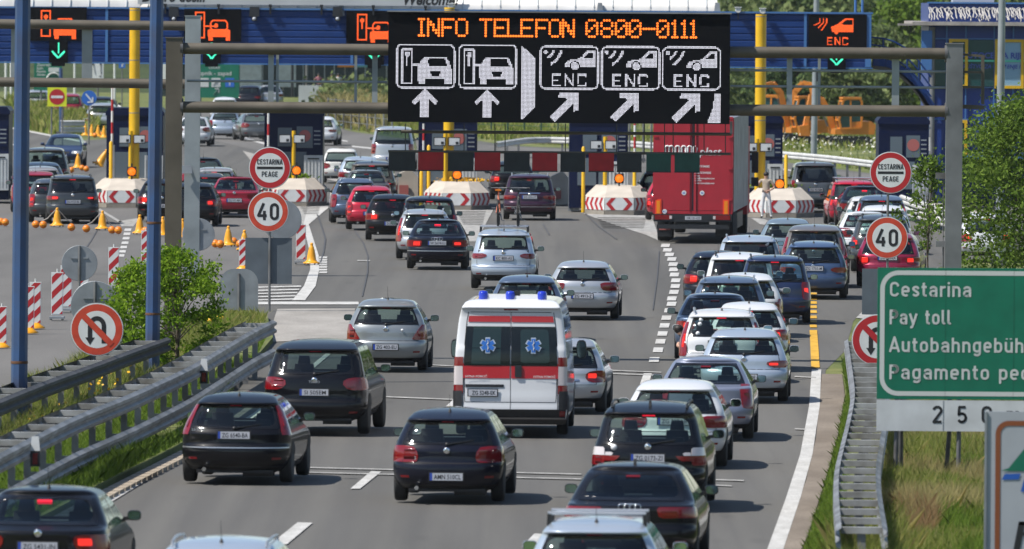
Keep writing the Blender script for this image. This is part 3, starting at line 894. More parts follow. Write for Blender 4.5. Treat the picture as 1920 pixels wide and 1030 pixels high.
ASX, ASXB = car('crossover_car', 'silver crossover carrying two bicycles on its roof', 'car', 944, 428, 'suv', 1.77, 4.3, 1.615, SILVB, 1.2, 'slim', 'KC 800-AS', opt=dict(zp=.84, strip2=.60, gb=.52, z0=.27, clad=.42), glass=M_GL, brake=False, extra=lambda r, b: bars(r, b))
car('saloon_car', 'black saloon with square lit tail lights, last car of the left queue', 'car', 820, 410, 'sedan', 1.77, 4.55, 1.43, NIGHT, .6, 'sedanw', 'W 56741U', lit=True, glass=M_GL, opt=dict(rings=1, strip2=.52, zp=.76))
car('estate_car', 'silver estate with upright tail lights, just ahead of the last black saloon', 'car', 797, 391, 'wagon', 1.71, 4.2, 1.49, SILVER, -.8, 'pillarlong', 'ZG 2061-K', lit=True, rails=True, glass=M_GL)
car('people_carrier', 'black people carrier with lit brake strip, ahead of the silver upright-lamp estate', 'car', 806, 367, 'mpv', 1.80, 4.5, 1.66, NIGHT, -1.4, 'vanlow', 'ZG 98-IT', lit=True, glass=M_GLM)
car('hatchback', 'black hatchback between the red hatchback and the black people carrier', 'car', 737, 363, 'hatch', 1.76, 4.2, 1.48, BLACK, -.6, 'golf', 'ZG 730-PM', lit=True, glass=M_GLD, opt=dict(zp=.55))
car('hatchback', 'bright red hatchback in the left queue', 'car', 697, 347, 'hatch', 1.695, 3.9, 1.475, RED, -1.2, 'tallblock', 'ZG 156-OR', lit=True, glass=M_GLM, opt=dict(zp=.55))
car('hatchback', 'dark blue hatchback with pale roof rails, left of the bright red hatchback', 'car', 667, 333, 'hatch', 1.69, 3.95, 1.55, SLATE, -2.2, 'tallblock', 'ZG 82-LF', rails=True, glass=M_GL, brake=False)
car('saloon_car', 'grey saloon ahead of the dark blue hatchback in the left queue', 'car', 688, 318, 'sedan', 1.76, 4.5, 1.45, GREYM, -1.5, 'block', 'ZG 511-CC', glass=M_GL, lite=1)
car('crossover_car', 'brown grey crossover with roof rails, left of the height limit boards', 'car', 697, 301, 'suv', 1.82, 4.5, 1.63, TAUPE, .5, 'slim', 'ZG 27-KV', lit=True, rails=True, glass=M_GLM, lite=1)
car('estate_car', 'pale silver estate between the off white hatchback and the brown grey crossover', 'car', 676, 293, 'wagon', 1.74, 4.3, 1.50, SILVB, -.5, 'block', None, glass=M_GL, lite=1)
car('hatchback', 'off white hatchback beside the second toll booth', 'car', 640, 277, 'hatch', 1.62, 3.6, 1.44, CREAM, -.5, 'block', 'ZG 604-A', glass=M_GL, lite=1, brake=False)
car('van', 'silver van with tall rear doors beyond the toll gate', 'van', 736, 237, 'mpv', 1.92, 4.8, 1.95, SILVER, 1.6, 'tallblock', 'ZG 311-HP', glass=M_GLM, lite=1, brake=False, opt=dict(gb=.75))
car('people_carrier', 'dark aubergine people carrier with a chrome strip, alone left of the truck', 'car', 993, 325, 'mpv', 1.84, 4.37, 1.61, AUBER, .4, 'slim', 'ZG 553-UT', rails=True, glass=M_GLM, brake=False, opt=dict(strip=.92, zp=.80, strip2=.45))
car('hatchback', 'black car at the toll window, mostly hidden behind the aubergine people carrier', 'car', 962, 301, 'hatch', 1.75, 4.2, 1.49, BLACK, -1, 'almond', None, lit=True, glass=M_GLM, lite=1)
car('hatchback', 'black car seen between the fourth island and the red truck', 'car', 1240, 318, 'hatch', 1.75, 4.2, 1.48, BLACK, 0, 'block', None, lit=True, glass=M_GLM, lite=1)
car('hatchback', 'red car seen between the fourth island and the red truck', 'car', 1257, 333, 'hatch', 1.70, 3.9, 1.48, RED, 0, 'tallblock', None, lit=True, glass=M_GLM, lite=1)
car('van', 'grey delivery van with dark rear glass beside the fifth island', 'van', 1529, 303, 'mpv', 1.80, 4.5, 1.83, GREYM, -1.2, 'vanlow', 'ZG 92-BM', glass=M_GLD, brake=False, opt=dict(gb=.72, zp=.82))
# ---- right queue ----
car('estate_car', 'red car with a long silver roof rack, right of the grey delivery van', 'car', 1602, 337, 'mpv', 1.75, 4.4, 1.58, RED, -1.5, 'pillarlong', None, rails=True, lit=True, glass=M_GLM, lite=1, extra=lambda r, b: bars(r, b))
car('saloon_car', 'dark blue saloon with lit lamps behind the red car with the roof rack', 'car', 1623, 348, 'sedan', 1.76, 4.5, 1.45, NIGHT, -1.5, 'sedanw', None, lit=True, glass=M_GL, lite=1)
car('estate_car', 'white car left of the dark car with tall window-side lamps', 'car', 1634, 367, 'wagon', 1.72, 4.2, 1.47, WHITE, -1, 'block', None, glass=M_GLM, lite=1)
car('crossover_car', 'dark blue grey car with tall red window-side lamps, behind the sign pole', 'car', 1653, 365, 'suv', 1.75, 4.4, 1.60, SLATE, .5, 'pillar', None, lit=True, glass=M_GL, lite=1, opt=dict(fe=.86))
car('saloon_car', 'white saloon with its roof left of the sign pole, by the taupe car', 'car', 1624, 396, 'sedan', 1.74, 4.4, 1.44, WHITE, -.5, 'block', None, glass=M_GLM, lite=1)
car('hatchback', 'white car whose roof shows on both sides of the sign pole', 'car', 1656, 384, 'hatch', 1.72, 4.2, 1.50, WHITE, 1, 'block', None, glass=M_GLM, lite=1)
car('sport_utility_vehicle', 'dark grey off-road car with roof rails behind the right speed limit sign', 'sport utility vehicle', 1652, 401, 'suv', 1.80, 4.5, 1.66, GREY, 3.0, 'block', None, lit=True, rails='black', glass=M_GL, lite=1)
car('hatchback', 'magenta red hatchback behind the right speed limit sign', 'car', 1663, 434, 'hatch', 1.76, 4.4, 1.49, MAGENTA, 5.0, 'almond', 'ZG 606-EA', glass=M_GLM, lit=True, brake=False, opt=dict(clad=.42))
car('hatchback', 'white car on the right slip road, seen through the tree', 'car', 1850, 398, 'hatch', 1.75, 4.3, 1.46, WHITE, 2.0, 'wedge', None, lit=True, glass=M_GLM, lite=1)
car('hatchback', 'light blue grey car with a rounded roof, right of the truck', 'car', 1476, 408, 'hatch', 1.72, 4.3, 1.43, ICE, 1.5, 'almond', None, glass=M_GL, lite=0, brake=False)
car('sport_utility_vehicle', 'taupe off-road car with dark rear glass, ahead of the steel blue estate', 'sport utility vehicle', 1525, 420, 'suv', 1.82, 4.5, 1.70, TAUPE, 3.0, 'pillarlong', 'ZG 88-SD', glass=M_GLD, lite=0, brake=False)
car('estate_car', 'steel blue estate with a bright round badge, right side of the right queue', 'car', 1524, 451, 'wagon', 1.78, 4.6, 1.50, STEEL, 2.4, 'slim', 'ZG 1731-M', rails='black', glass=M_GLM, brake=False)
car('crossover_car', 'blue silver crossover with a brake strip and round sticker, right behind the red truck', 'car', 1404, 440, 'suv', 1.80, 4.5, 1.61, SILVB, 1.6, 'block', None, rails=True, glass=M_GLD, brake=False, extra=sticker(.64, .42, .06))
car('hatchback', 'black hatchback with a lit left tail lamp, just below the truck', 'car', 1346, 469, 'hatch', 1.75, 4.3, 1.50, NIGHT, .8, 'almond', 'ZG 42-OB', glass=M_GLM, lit=-1, brake=False)
car('crossover_car', 'white crossover with roof rails and a lit brake strip above dark rear glass', 'car', 1386, 472, 'suv', 1.80, 4.4, 1.61, WHITE, 1.6, 'slim', None, rails='black', lit=True, glass=M_GLD)
car('people_carrier', 'dark blue people carrier with a lit right tail lamp, beside the yellow dashes', 'car', 1452, 477, 'mpv', 1.77, 4.4, 1.65, DBLUE, 1.4, 'tallblock', 'ZG 69-RC', lit=1, rails='black', glass=M_GL)
car('hatchback', 'white hatchback with a red corner lamp, left of the dark blue people carrier', 'car', 1396, 510, 'hatch', 1.76, 4.2, 1.48, WHITE, 1.8, 'tri', None, glass=M_GL, brake=False)
car('estate_car', 'slate grey estate with roof rails, ahead of the dark slate blue saloon', 'car', 1366, 516, 'wagon', 1.77, 4.5, 1.50, SLATE, 1.2, 'block', None, rails=True, glass=M_GL, brake=False)
# ---- left lanes ----
car('people_carrier', 'dark grey people carrier with its brake strip lit, last in the far left lane', 'car', 138, 327, 'mpv', 1.80, 4.4, 1.65, GREY, -4.0, 'slim', 'ZG 4127-BL', lit=True, rails='black', glass=M_GLD, opt=dict(zp=.74, gb=.58))
car('hatchback', 'dark blue grey car half hidden by the left of the dark grey people carrier', 'car', 103, 334, 'hatch', 1.75, 4.3, 1.50, GREY, -3.5, 'tallblock', None, lit=True, glass=M_GLM, lite=1)
car('estate_car', 'dark red car behind the left blue pole', 'car', 68, 320, 'wagon', 1.75, 4.3, 1.47, DRED, -3, 'block', None, glass=M_GLM, lite=1)
car('estate_car', 'silver car ahead of the dark red car at the left booth', 'car', 77, 311, 'wagon', 1.75, 4.2, 1.47, SILVER, -3, 'block', None, glass=M_GLM, lite=1)
car('hatchback', 'pale grey car just behind the olive grey van', 'car', 80, 303, 'hatch', 1.75, 4.2, 1.46, GREYS, -3, 'block', None, glass=M_GLM, lite=1)
car('van', 'olive grey van with passengers showing against its windows, beyond the left booth', 'van', 84, 276, 'mpv', 1.85, 4.8, 1.92, OLIVE, -1, 'tallblock', None, glass=M_GL, lite=0, brake=False, opt=dict(gb=.78))
car('hatchback', 'dark blue car facing the camera with its headlights on', 'car', 123, 251, 'hatch', 1.77, 4.2, 1.46, DBLUE, 2.0, None, 'ZG 418-KD', glass=M_GL, lite=1, face=True)
car('hatchback', 'black hatchback at the left of the first island, behind the second blue pole', 'car', 305, 335, 'hatch', 1.72, 4.2, 1.46, BLACK, -1, 'almond', 'ZG 20-HS', lit=True, glass=M_GLM, lite=1, brake=False)
car('hatchback', 'black hatchback with a lit right lamp, behind the grey gantry post', 'car', 361, 341, 'hatch', 1.72, 4.2, 1.47, BLACK, 1.2, 'almond', None, lit=True, glass=M_GLM, lite=0, brake=False)
car('coupe_car', 'dark red coupe with a broad boot, left of the pay toll sign', 'car', 440, 331, 'sedan', 1.78, 4.35, 1.41, DRED, 1.2, 'round', 'ZG 591-MX', glass=M_GLM, brake=False, opt=dict(zp=.60, deck=.75))
car('estate_car', 'dark green grey car ahead of the dark red coupe', 'car', 384, 323, 'hatch', 1.74, 4.2, 1.48, GREY, 0, 'block', None, lit=True, glass=M_GL, lite=1)
car('estate_car', 'silver estate with lit lamps ahead of the dark green grey car', 'car', 402, 313, 'wagon', 1.76, 4.3, 1.50, SILVER, 0, 'pillarlong', None, lit=True, glass=M_GL, lite=1)
car('saloon_car', 'black car first at the gate left of the second booth', 'car', 380, 295, 'sedan', 1.76, 4.4, 1.45, BLACK, 0, 'block', None, glass=M_GLM, lite=1)
# ---- beyond the gate ----
car('saloon_car', 'white saloon driving off beyond the gate, behind the grey gantry post', 'car', 362, 219, 'sedan', 1.76, 4.5, 1.46, WHITE, 2, 'almond', None, glass=M_GLM, lite=1, brake=False)
car('hatchback', 'pale blue small car driving off beyond the gate', 'car', 422, 206, 'hatch', 1.70, 3.9, 1.53, SILVB, -2, 'tallblock', None, glass=M_GLM, lite=1, brake=False)
car('saloon_car', 'dark grey saloon driving off beyond the gate', 'car', 486, 212, 'sedan', 1.78, 4.5, 1.45, GREYM, -9, 'almond', None, glass=M_GL, lite=1, brake=False)
car('hatchback', 'white car driving off behind the second booth', 'car', 600, 218, 'hatch', 1.70, 4.0, 1.47, WHITE, 4, 'block', None, glass=M_GL, lite=1, brake=False)
FG = 'cars standing beyond the toll plaza'
for a in [('silver car behind the far left grass bank', 68, 168, 'hatch', SILVER, 3), ('dark red car behind the no entry sign', 128, 175, 'suv', DRED, 0), ('dark car behind the blue arrow sign', 192, 181, 'hatch', NIGHT, 0), ('silver estate beside the barrier board beyond the plaza', 190, 193, 'wagon', SILVER, 2),
          ('silver saloon parked before the glass building', 508, 160, 'sedan', SILVER, -4), ('dark car parked right in front of the glass building', 653, 160, 'hatch', NIGHT, -6), ('tall dark car parked left of the red car', 682, 154, 'suv', GREY, 0), ('bright red van at the right end of the glass building', 708, 157, 'mpv', RED, 0),
          ('white car whose roof shows over the gantry beam beside the green sign', 421, 182, 'hatch', WHITE, 0), ('dark car parked beside the green direction sign', 464, 160, 'hatch', NIGHT, 8), ('small silver car with red lamps below the parked dark car', 656, 180, 'hatch', SILVER, -3)]:
    H_ = {'suv': 1.65, 'mpv': 1.95}.get(a[3], 1.47)
    car('parked_car', a[0], 'car', a[1], a[2], a[3], 1.76, 4.2, H_, a[4], a[5], 'block', None, glass=M_GLM, lite=2, brake=False, group=FG)
# ---------------- ground, roads, markings ----------------
def ground_mat(name, a, b, scale, rough=0.95, stretch=(1, 1, 1), c=None, bump=0.0, fine=None, streak=0):
    m = bpy.data.materials.new(name); m.use_nodes = True; MATS[name] = m
    nt = m.node_tree; p = nt.nodes["Principled BSDF"]; p.inputs["Roughness"].default_value = rough
    p.inputs["Specular IOR Level"].default_value = 0.25
    tc = nt.nodes.new("ShaderNodeTexCoord"); mp = nt.nodes.new("ShaderNodeMapping")
    mp.inputs["Scale"].default_value = stretch
    nt.links.new(tc.outputs["Object"], mp.inputs[0])
    n = nt.nodes.new("ShaderNodeTexNoise"); n.inputs["Scale"].default_value = scale; n.inputs["Detail"].default_value = 8; n.inputs["Roughness"].default_value = .62
    nt.links.new(mp.outputs[0], n.inputs["Vector"])
    r = nt.nodes.new("ShaderNodeValToRGB")
    r.color_ramp.elements[0].position = .32; r.color_ramp.elements[1].position = .68
    r.color_ramp.elements[0].color = (*a, 1); r.color_ramp.elements[1].color = (*b, 1)
    if c:
        e = r.color_ramp.elements.new(.52); e.color = (*c, 1)
    nt.links.new(n.outputs["Fac"], r.inputs[0])
    out = r.outputs[0]
    if fine:
        n2 = nt.nodes.new("ShaderNodeTexNoise"); n2.inputs["Scale"].default_value = fine; n2.inputs["Detail"].default_value = 3
        nt.links.new(tc.outputs["Object"], n2.inputs["Vector"])
        mx = nt.nodes.new("ShaderNodeMix"); mx.data_type = 'RGBA'; mx.blend_type = 'MULTIPLY'; mx.inputs[0].default_value = 1.0
        r2 = nt.nodes.new("ShaderNodeValToRGB"); r2.color_ramp.elements[0].color = (.8, .8, .8, 1); r2.color_ramp.elements[1].color = (1.15, 1.15, 1.15, 1)
        r2.color_ramp.elements[0].position = .35; r2.color_ramp.elements[1].position = .65
        nt.links.new(n2.outputs["Fac"], r2.inputs[0])
        nt.links.new(out, mx.inputs[6]); nt.links.new(r2.outputs[0], mx.inputs[7]); out = mx.outputs[2]
    if streak:
        # tyre-polished wheel tracks, oil drips and patched strips running along the road
        mp2 = nt.nodes.new("ShaderNodeMapping"); mp2.inputs["Scale"].default_value = (1.35, .012, 1)
        n3 = nt.nodes.new("ShaderNodeTexNoise"); n3.inputs["Scale"].default_value = 1.0; n3.inputs["Detail"].default_value = 4; n3.inputs["Distortion"].default_value = .3
        nt.links.new(tc.outputs["Object"], mp2.inputs[0]); nt.links.new(mp2.outputs[0], n3.inputs["Vector"])
        r3 = nt.nodes.new("ShaderNodeValToRGB"); r3.color_ramp.elements[0].position = .36; r3.color_ramp.elements[1].position = .62
        r3.color_ramp.elements[0].color = (.86, .86, .87, 1); r3.color_ramp.elements[1].color = (1.08, 1.075, 1.06, 1)
        n4 = nt.nodes.new("ShaderNodeTexVoronoi"); n4.inputs["Scale"].default_value = .9; mp3 = nt.nodes.new("ShaderNodeMapping"); mp3.inputs["Scale"].default_value = (1, .16, 1)
        nt.links.new(tc.outputs["Object"], mp3.inputs[0]); nt.links.new(mp3.outputs[0], n4.inputs["Vector"])
        r4 = nt.nodes.new("ShaderNodeValToRGB"); r4.color_ramp.elements[0].position = .06; r4.color_ramp.elements[1].position = .16
        r4.color_ramp.elements[0].color = (.88, .88, .88, 1); r4.color_ramp.elements[1].color = (1, 1, 1, 1)
        nt.links.new(n3.outputs["Fac"], r3.inputs[0]); nt.links.new(n4.outputs["Distance"], r4.inputs[0])
        for rr_ in (r3, r4):
            mx = nt.nodes.new("ShaderNodeMix"); mx.data_type = 'RGBA'; mx.blend_type = 'MULTIPLY'; mx.inputs[0].default_value = 1.0
            nt.links.new(out, mx.inputs[6]); nt.links.new(rr_.outputs[0], mx.inputs[7]); out = mx.outputs[2]
    nt.links.new(out, p.inputs["Base Color"])
    if bump:
        bm = nt.nodes.new("ShaderNodeBump"); bm.inputs["Strength"].default_value = bump; bm.inputs["Distance"].default_value = .03
        nt.links.new(n.outputs["Fac"], bm.inputs["Height"]); nt.links.new(bm.outputs[0], p.inputs["Normal"])
    return m
M_ASPH = ground_mat("asphalt", (.088, .084, .077), (.118, .114, .106), .22, .88, (1.6, .09, 1), (.104, .100, .093), fine=34, streak=1)
M_ASPH2 = ground_mat("worn asphalt", (.10, .095, .089), (.145, .138, .130), .25, .9, (1.2, .12, 1), fine=28)
M_CONC = ground_mat("pale concrete", (.22, .205, .185), (.33, .31, .285), .8, .9, (1, .2, 1), fine=20)
M_SHOULD = ground_mat("gravelly shoulder", (.14, .115, .092), (.22, .185, .15), .8, .95, (1, .25, 1), fine=22)
M_LINE = ground_mat("road paint white", (.36, .35, .33), (.52, .51, .49), 1.6, .7, (2, .4, 1), fine=24)
M_LINEW = ground_mat("worn road paint", (.20, .195, .185), (.38, .37, .35), 2.0, .8, (2, .5, 1))
M_YEL = ground_mat("road paint yellow", (.44, .24, .02), (.62, .36, .04), 1.6, .7, (2, .4, 1))
M_TAR = mat("tar seam", (.055, .055, .058), rough=.75)
M_GRASSG = ground_mat("grass turf", (.07, .088, .026), (.20, .195, .075), .5, 1, (1, .35, 1), (.115, .135, .04), fine=16)
M_KERB = ground_mat("kerb stone", (.27, .225, .17), (.38, .32, .25), 1.2, .9)

def sheet(name, pts, m, z, kind='structure'):
    mb = MB(); mb.add([(p[0], p[1], 0) for p in pts], [tuple(range(len(pts)))])
    o = mb.build(name, m, None, (0, 0, z)); o["kind"] = kind
    return o
def px(pts, z=0.0): return [(G(x, y, z).x, G(x, y, z).y) for x, y in pts]
mb = MB(); mb.add([(-900, -1500, 0), (900, -1500, 0), (900, 4200, 0), (-900, 4200, 0)], [(0, 1, 2, 3)])
mb.build('ground', M_GRASSG, None, (0, 0, -.036))["kind"] = 'structure'
# main carriageway and plaza
right = [(1470, 1030), (1515, 880), (1543, 780), (1548, 692), (1585, 655), (1600, 600), (1640, 560), (1760, 500), (1900, 470), (2100, 450)]
rt = px([(1400, 1240)] + right)
far = px([(2150, 400), (1950, 378), (1700, 336), (1640, 325), (1470, 303), (1225, 285), (950, 272), (890, 262), (760, 258), (700, 255), (650, 243), (600, 228), (560, 205), (430, 198), (320, 200), (300, 215), (250, 258), (160, 262), (98, 255), (16, 239), (-200, 200)])
left = px([(-260, 420), (-240, 700), (-260, 1000), (-330, 1240)])
sheet('plaza_road', rt + far + left, M_ASPH, -.03)
# older surface of the left carriageway
sheet('left_road', px([(-200, 860), (60, 706), (250, 640), (430, 560), (520, 540), (570, 440), (545, 390), (180, 390), (-200, 370)]), M_ASPH2, -.024)
sheet('exit_road', px([(560, 205), (430, 197), (330, 200), (300, 240), (560, 300), (600, 300), (1000, 305), (1450, 322), (1700, 345), (1640, 327), (1225, 287), (950, 274), (760, 260), (650, 245), (600, 230)]), M_ASPH2, -.024)
# strips made of successive pixel centre points with widths in pixels
def stripe(name, pts, m, z=-.012):
    L, Rr = [], []
    for x, y, w in pts:
        L.append(px([(x - w / 2, y)])[0]); Rr.append(px([(x + w / 2, y)])[0])
    mb = MB(); n = len(pts)
    mb.add([(p[0], p[1], 0) for p in L + Rr], [(i, i + n, i + n + 1, i + 1) for i in range(n - 1)])
    o = mb.build(name, m, None, (0, 0, z)); o["kind"] = 'structure'; return o
def marks(name, polys, m, z=-.012):
    mb = MB()
    for p in polys:
        q = px(p); mb.add([(a, b, 0) for a, b in q], [tuple(range(len(q)))])
    o = mb.build(name, m, None, (0, 0, z)); o["kind"] = 'structure'; return o
stripe('edge_line', [(1425, 1090, 32), (1453, 1030, 30), (1488, 930, 27), (1512, 850, 23), (1527, 760, 20), (1531, 692, 18)], M_LINE)
stripe('shoulder', [(1455, 1090, 40), (1496, 1000, 38), (1529, 900, 36), (1550, 820, 40), (1561, 740, 46), (1560, 700, 38)], M_SHOULD, -.016)
stripe('yellow_line', [(1529, 688, 16), (1527, 650, 15), (1525, 618, 14)], M_YEL)
marks('yellow_dashes', [[(1519, y), (1532, y), (1531, y - 5), (1518, y - 5)] for y in (613, 604, 596, 586, 577, 569, 561, 553, 546)], M_YEL)
marks('lane_dashes', [[(507, 1019), (538, 1019), (586, 979), (558, 978)], [(657, 915), (675, 915), (715, 883), (696, 882)], [(836, 761), (852, 761), (866, 746), (852, 746)],
                      [(978, 1024), (1008, 1025), (1027, 1000), (1002, 999)], [(1200, 719), (1217, 719), (1222, 699), (1207, 699)], [(745, 834), (762, 834), (795, 805), (778, 805)], [(1105, 888), (1124, 888), (1145, 858), (1126, 858)]], M_LINE)
blk = [(1062, 765), (1090, 693), (1107, 630), (1122, 572), (1137, 512), (1150, 455), (1170, 400), (1188, 352), (1190, 312), (1205, 264), (1215, 220), (1218, 178), (1208, 135), (1202, 97), (1198, 58), (1188, 20)]
blk = [(960 + x / 3.9625, 480 + y / 3.9625) for x, y in blk] + [(960 + x / 3.9625, 240 + y / 3.9625) for x, y in [(1170, 937), (1155, 903), (1140, 870)]]
marks('block_line', [[(x - 9 - (y - 460) * .012, y + 3.2 + (y - 460) * .007), (x + 7, y + 3.2 + (y - 460) * .007), (x + 9, y - 3 - (y - 460) * .006), (x - 7 - (y - 460) * .012, y - 3 - (y - 460) * .006)] for x, y in blk], M_LINE)
# left carriageway blocks
lb = [(949, 755), (943, 785), (936, 818), (928, 852), (918, 884), (908, 916), (898, 946)]
marks('left_block_line', [[(x / 3.9625 - 7, 240 + y / 3.9625 + 2), (x / 3.9625 + 6, 240 + y / 3.9625 + 2), (x / 3.9625 + 7, 240 + y / 3.9625 - 2.6), (x / 3.9625 - 5, 240 + y / 3.9625 - 2.6)] for x, y in lb], M_LINE)
stripe('gore_band', [(597, 388, 40), (574, 420, 10), (582, 450, 13), (590, 478, 15), (590, 505, 17), (581, 535, 22), (560, 562, 24)], M_LINE, -.014)
marks('gore_ladder', [[(598, y + 1.6), (613, y + 1.6), (614, y - 1.6), (599, y - 1.6)] for y in (482, 486.5, 491, 495.5, 500, 505, 510)], M_LINE)
stripe('gore_line', [(575, 570, 196), (577, 565, 190)], M_LINE, -.012)
marks('gore_hatching', [[(478, y + 2), (566 - (y - 535) * .6, y), (566 - (y - 535) * .6, y - 2.2), (478, y)] for y in (537, 543, 549, 555, 561)], M_LINE)
sheet('gore_concrete', px([(500, 640), (520, 578), (666, 577), (660, 634)]), M_CONC, -.017)
stripe('left_edge_line', [(130, 978, 20), (206, 936, 18), (271, 897, 16), (336, 861, 14), (480, 775, 13), (570, 700, 12), (640, 642, 10)], M_LINE)
sheet('bare_soil', px([(290, 850), (335, 822), (345, 800), (318, 806), (262, 846)]), M_SHOULD, -.016)
# aprons in front of the islands: pale paint with hatching
def apron(poly, hatch):
    marks('apron_paint', [poly], M_LINEW, -.016)
    xs0, xs1, y0, y1 = hatch
    marks('apron_hatching', [[(xs0 + (y - y0) * .55 + 6, y + .9), (xs1 - (y - y0) * .25 - 5, y + 1.6), (xs1 - (y - y0) * .25 - 3, y + .4), (xs0 + (y - y0) * .55 + 8, y - .4)] for y in np.arange(y0 + 1.5, y1, 3.0)], M_TAR if False else M_ASPH, -.010)
apron([(1094, 400), (1222, 404), (1238, 452), (1212, 440), (1150, 420)], (1112, 1216, 406, 428))
apron([(842, 392), (925, 393), (893, 452), (872, 452)], (848, 915, 394, 420))
apron([(540, 386), (619, 384), (578, 418), (566, 420)], (556, 604, 386, 402))
marks('apron_lines', [[(180, 391), (188, 391), (230, 416), (222, 416)], [(222, 414), (262, 408), (250, 424), (228, 424)], [(1408, 408), (1432, 410), (1470, 425), (1425, 420)]], M_LINEW, -.013)
# tar seams and saw cuts
def seam(name, pts, w, m, z=-.010):
    return stripe(name, [(x, y, w) for x, y in pts], m, z)
seam('tar_seam', [(595, 402), (604, 428), (610, 448), (607, 470), (601, 492)], 3, M_TAR)
seam('tar_seam', [(665, 432), (681, 455), (690, 480), (689, 510), (679, 555)], 2.6, M_TAR)
seam('tar_seam', [(1098, 400), (1122, 424), (1156, 448)], 3, M_TAR)
seam('tar_seam', [(1236, 470), (1232, 520), (1224, 580)], 2.2, M_TAR)
seam('tar_seam', [(1018, 420), (1030, 440)], 2.5, M_TAR)
seam('tar_seam', [(186, 424), (170, 452), (150, 480)], 2.5, M_TAR)
marks('saw_cut', [[(560, 876), (1090, 889), (1090, 887), (560, 874)], [(560, 885), (1090, 898), (1090, 896), (560, 883)], [(1335, 899), (1395, 901), (1395, 899), (1335, 897)], [(1335, 909), (1372, 911), (1372, 909), (1335, 907)],
                  [(700, 743), (850, 749), (850, 747), (700, 741)], [(1060, 697), (1240, 704), (1240, 702), (1060, 695)], [(1060, 691), (1240, 698), (1240, 696.4), (1060, 689.4)], [(790, 683), (850, 686), (850, 684.6), (790, 681.6)], [(670, 489), (694, 489), (694, 487), (670, 487)], [(1490, 706), (1530, 708), (1530, 706), (1490, 704)], [(1490, 804), (1512, 805), (1512, 803), (1490, 802)]], M_LINEW, -.011)
marks('far_lines', [[(405, 250 - 5), (640, 312), (640, 309), (405, 241)], [(16, 240), (98, 256), (160, 268), (160, 265), (98, 253), (16, 237.5)], [(20, 272), (28, 272), (28, 270), (20, 270)], [(400, 228.5), (412, 231), (413, 229), (401, 226.5)], [(424, 233), (436, 235.5), (437, 233.5), (425, 231)], [(446, 238), (458, 240.5), (459, 238.5), (447, 236)],
                    [(608, 259), (630, 262), (630, 260), (608, 257)], [(640, 264), (652, 266), (652, 264), (640, 262)], [(660, 275.5), (700, 279.5), (700, 277), (660, 273)], [(1465, 318), (1500, 322), (1500, 320), (1465, 316)], [(430, 222), (445, 224), (446, 222), (431, 220)]], M_LINE)
sheet('verge_concrete', px([(470, 300), (640, 342), (640, 334), (520, 300), (455, 282)]), M_CONC, -.018)
sheet('lay_by', px([(1605, 595), (1640, 560), (1760, 500), (1700, 560), (1650, 600)]), M_LINEW, -.016)
# median turf with a kerb
med = [(345, 842), (196, 917), (60, 990), (-120, 1085), (-420, 1250), (-420, 930), (-60, 775), (60, 718), (265, 643), (440, 582), (500, 596), (512, 640)]
mp_ = px(med)
mb = MB(); n = len(mp_)
mb.add([(x, y, .10) for x, y in mp_] + [(x, y, -.05) for x, y in mp_], [tuple(range(n))[::-1]] + [(i, (i + 1) % n, (i + 1) % n + n, i + n) for i in range(n)])
o = mb.build('median_turf', M_GRASSG); o["kind"] = 'structure'
mb = MB()
kp = px([(345, 850), (196, 926), (60, 1000), (-120, 1095)])
for (a, b), (c, d) in zip(kp[:-1], kp[1:]):
    L_ = math.hypot(c - a, d - b); k = max(1, int(L_ / 1.0))
    for i in range(k):
        t0, t1 = i / k, (i + 1) / k - .012
        mb.bar((a + (c - a) * t0 + .08, b + (d - b) * t0, .0), (a + (c - a) * t1 + .08, b + (d - b) * t1, .0), .30, .09)
tag(mb.build('kerb', M_KERB), kind='structure')

# ---------------- vegetation ----------------
def leafmat(name, cols, trans=.35):
    m = bpy.data.materials.new(name); m.use_nodes = True; MATS[name] = m
    nt = m.node_tree; nt.nodes.clear()
    o = nt.nodes.new("ShaderNodeOutputMaterial")
    oi = nt.nodes.new("ShaderNodeNewGeometry")
    r = nt.nodes.new("ShaderNodeValToRGB")
    els = r.color_ramp.elements
    els[0].color = (*cols[0], 1); els[1].color = (*cols[-1], 1)
    for i, c in enumerate(cols[1:-1]):
        e = els.new((i + 1) / (len(cols) - 1)); e.color = (*c, 1)
    nt.links.new(oi.outputs["Random Per Island"], r.inputs[0])
    d = nt.nodes.new("ShaderNodeBsdfDiffuse"); t = nt.nodes.new("ShaderNodeBsdfTranslucent"); x = nt.nodes.new("ShaderNodeMixShader")
    x.inputs[0].default_value = trans
    nt.links.new(r.outputs[0], d.inputs[0]); nt.links.new(r.outputs[0], t.inputs[0])
    nt.links.new(d.outputs[0], x.inputs[1]); nt.links.new(t.outputs[0], x.inputs[2]); nt.links.new(x.outputs[0], o.inputs[0])
    return m
LF_WOOD = leafmat("wood foliage", [(.065, .095, .038), (.11, .15, .055), (.16, .20, .08), (.20, .235, .10)], .3)
LF_DARK = leafmat("dark foliage", [(.035, .06, .028), (.055, .09, .035), (.08, .12, .045)], .3)
LF_BRIGHT = leafmat("bright acacia leaf", [(.07, .14, .010), (.12, .22, .016), (.18, .29, .024), (.26, .37, .045)], .4)
LF_TREE = leafmat("tree leaf", [(.05, .09, .014), (.09, .15, .024), (.14, .215, .038), (.21, .29, .06)], .4)
LF_GRASS = leafmat("grass blade", [(.12, .17, .03), (.19, .24, .05), (.27, .29, .08), (.40, .35, .15)], .35)
LF_DRY = leafmat("dry grass", [(.30, .26, .11), (.44, .37, .17), (.36, .30, .14), (.24, .25, .08)], .35)
LF_RUSSET = leafmat("russet seed heads", [(.26, .16, .08), (.34, .22, .12), (.24, .20, .08)], .35)
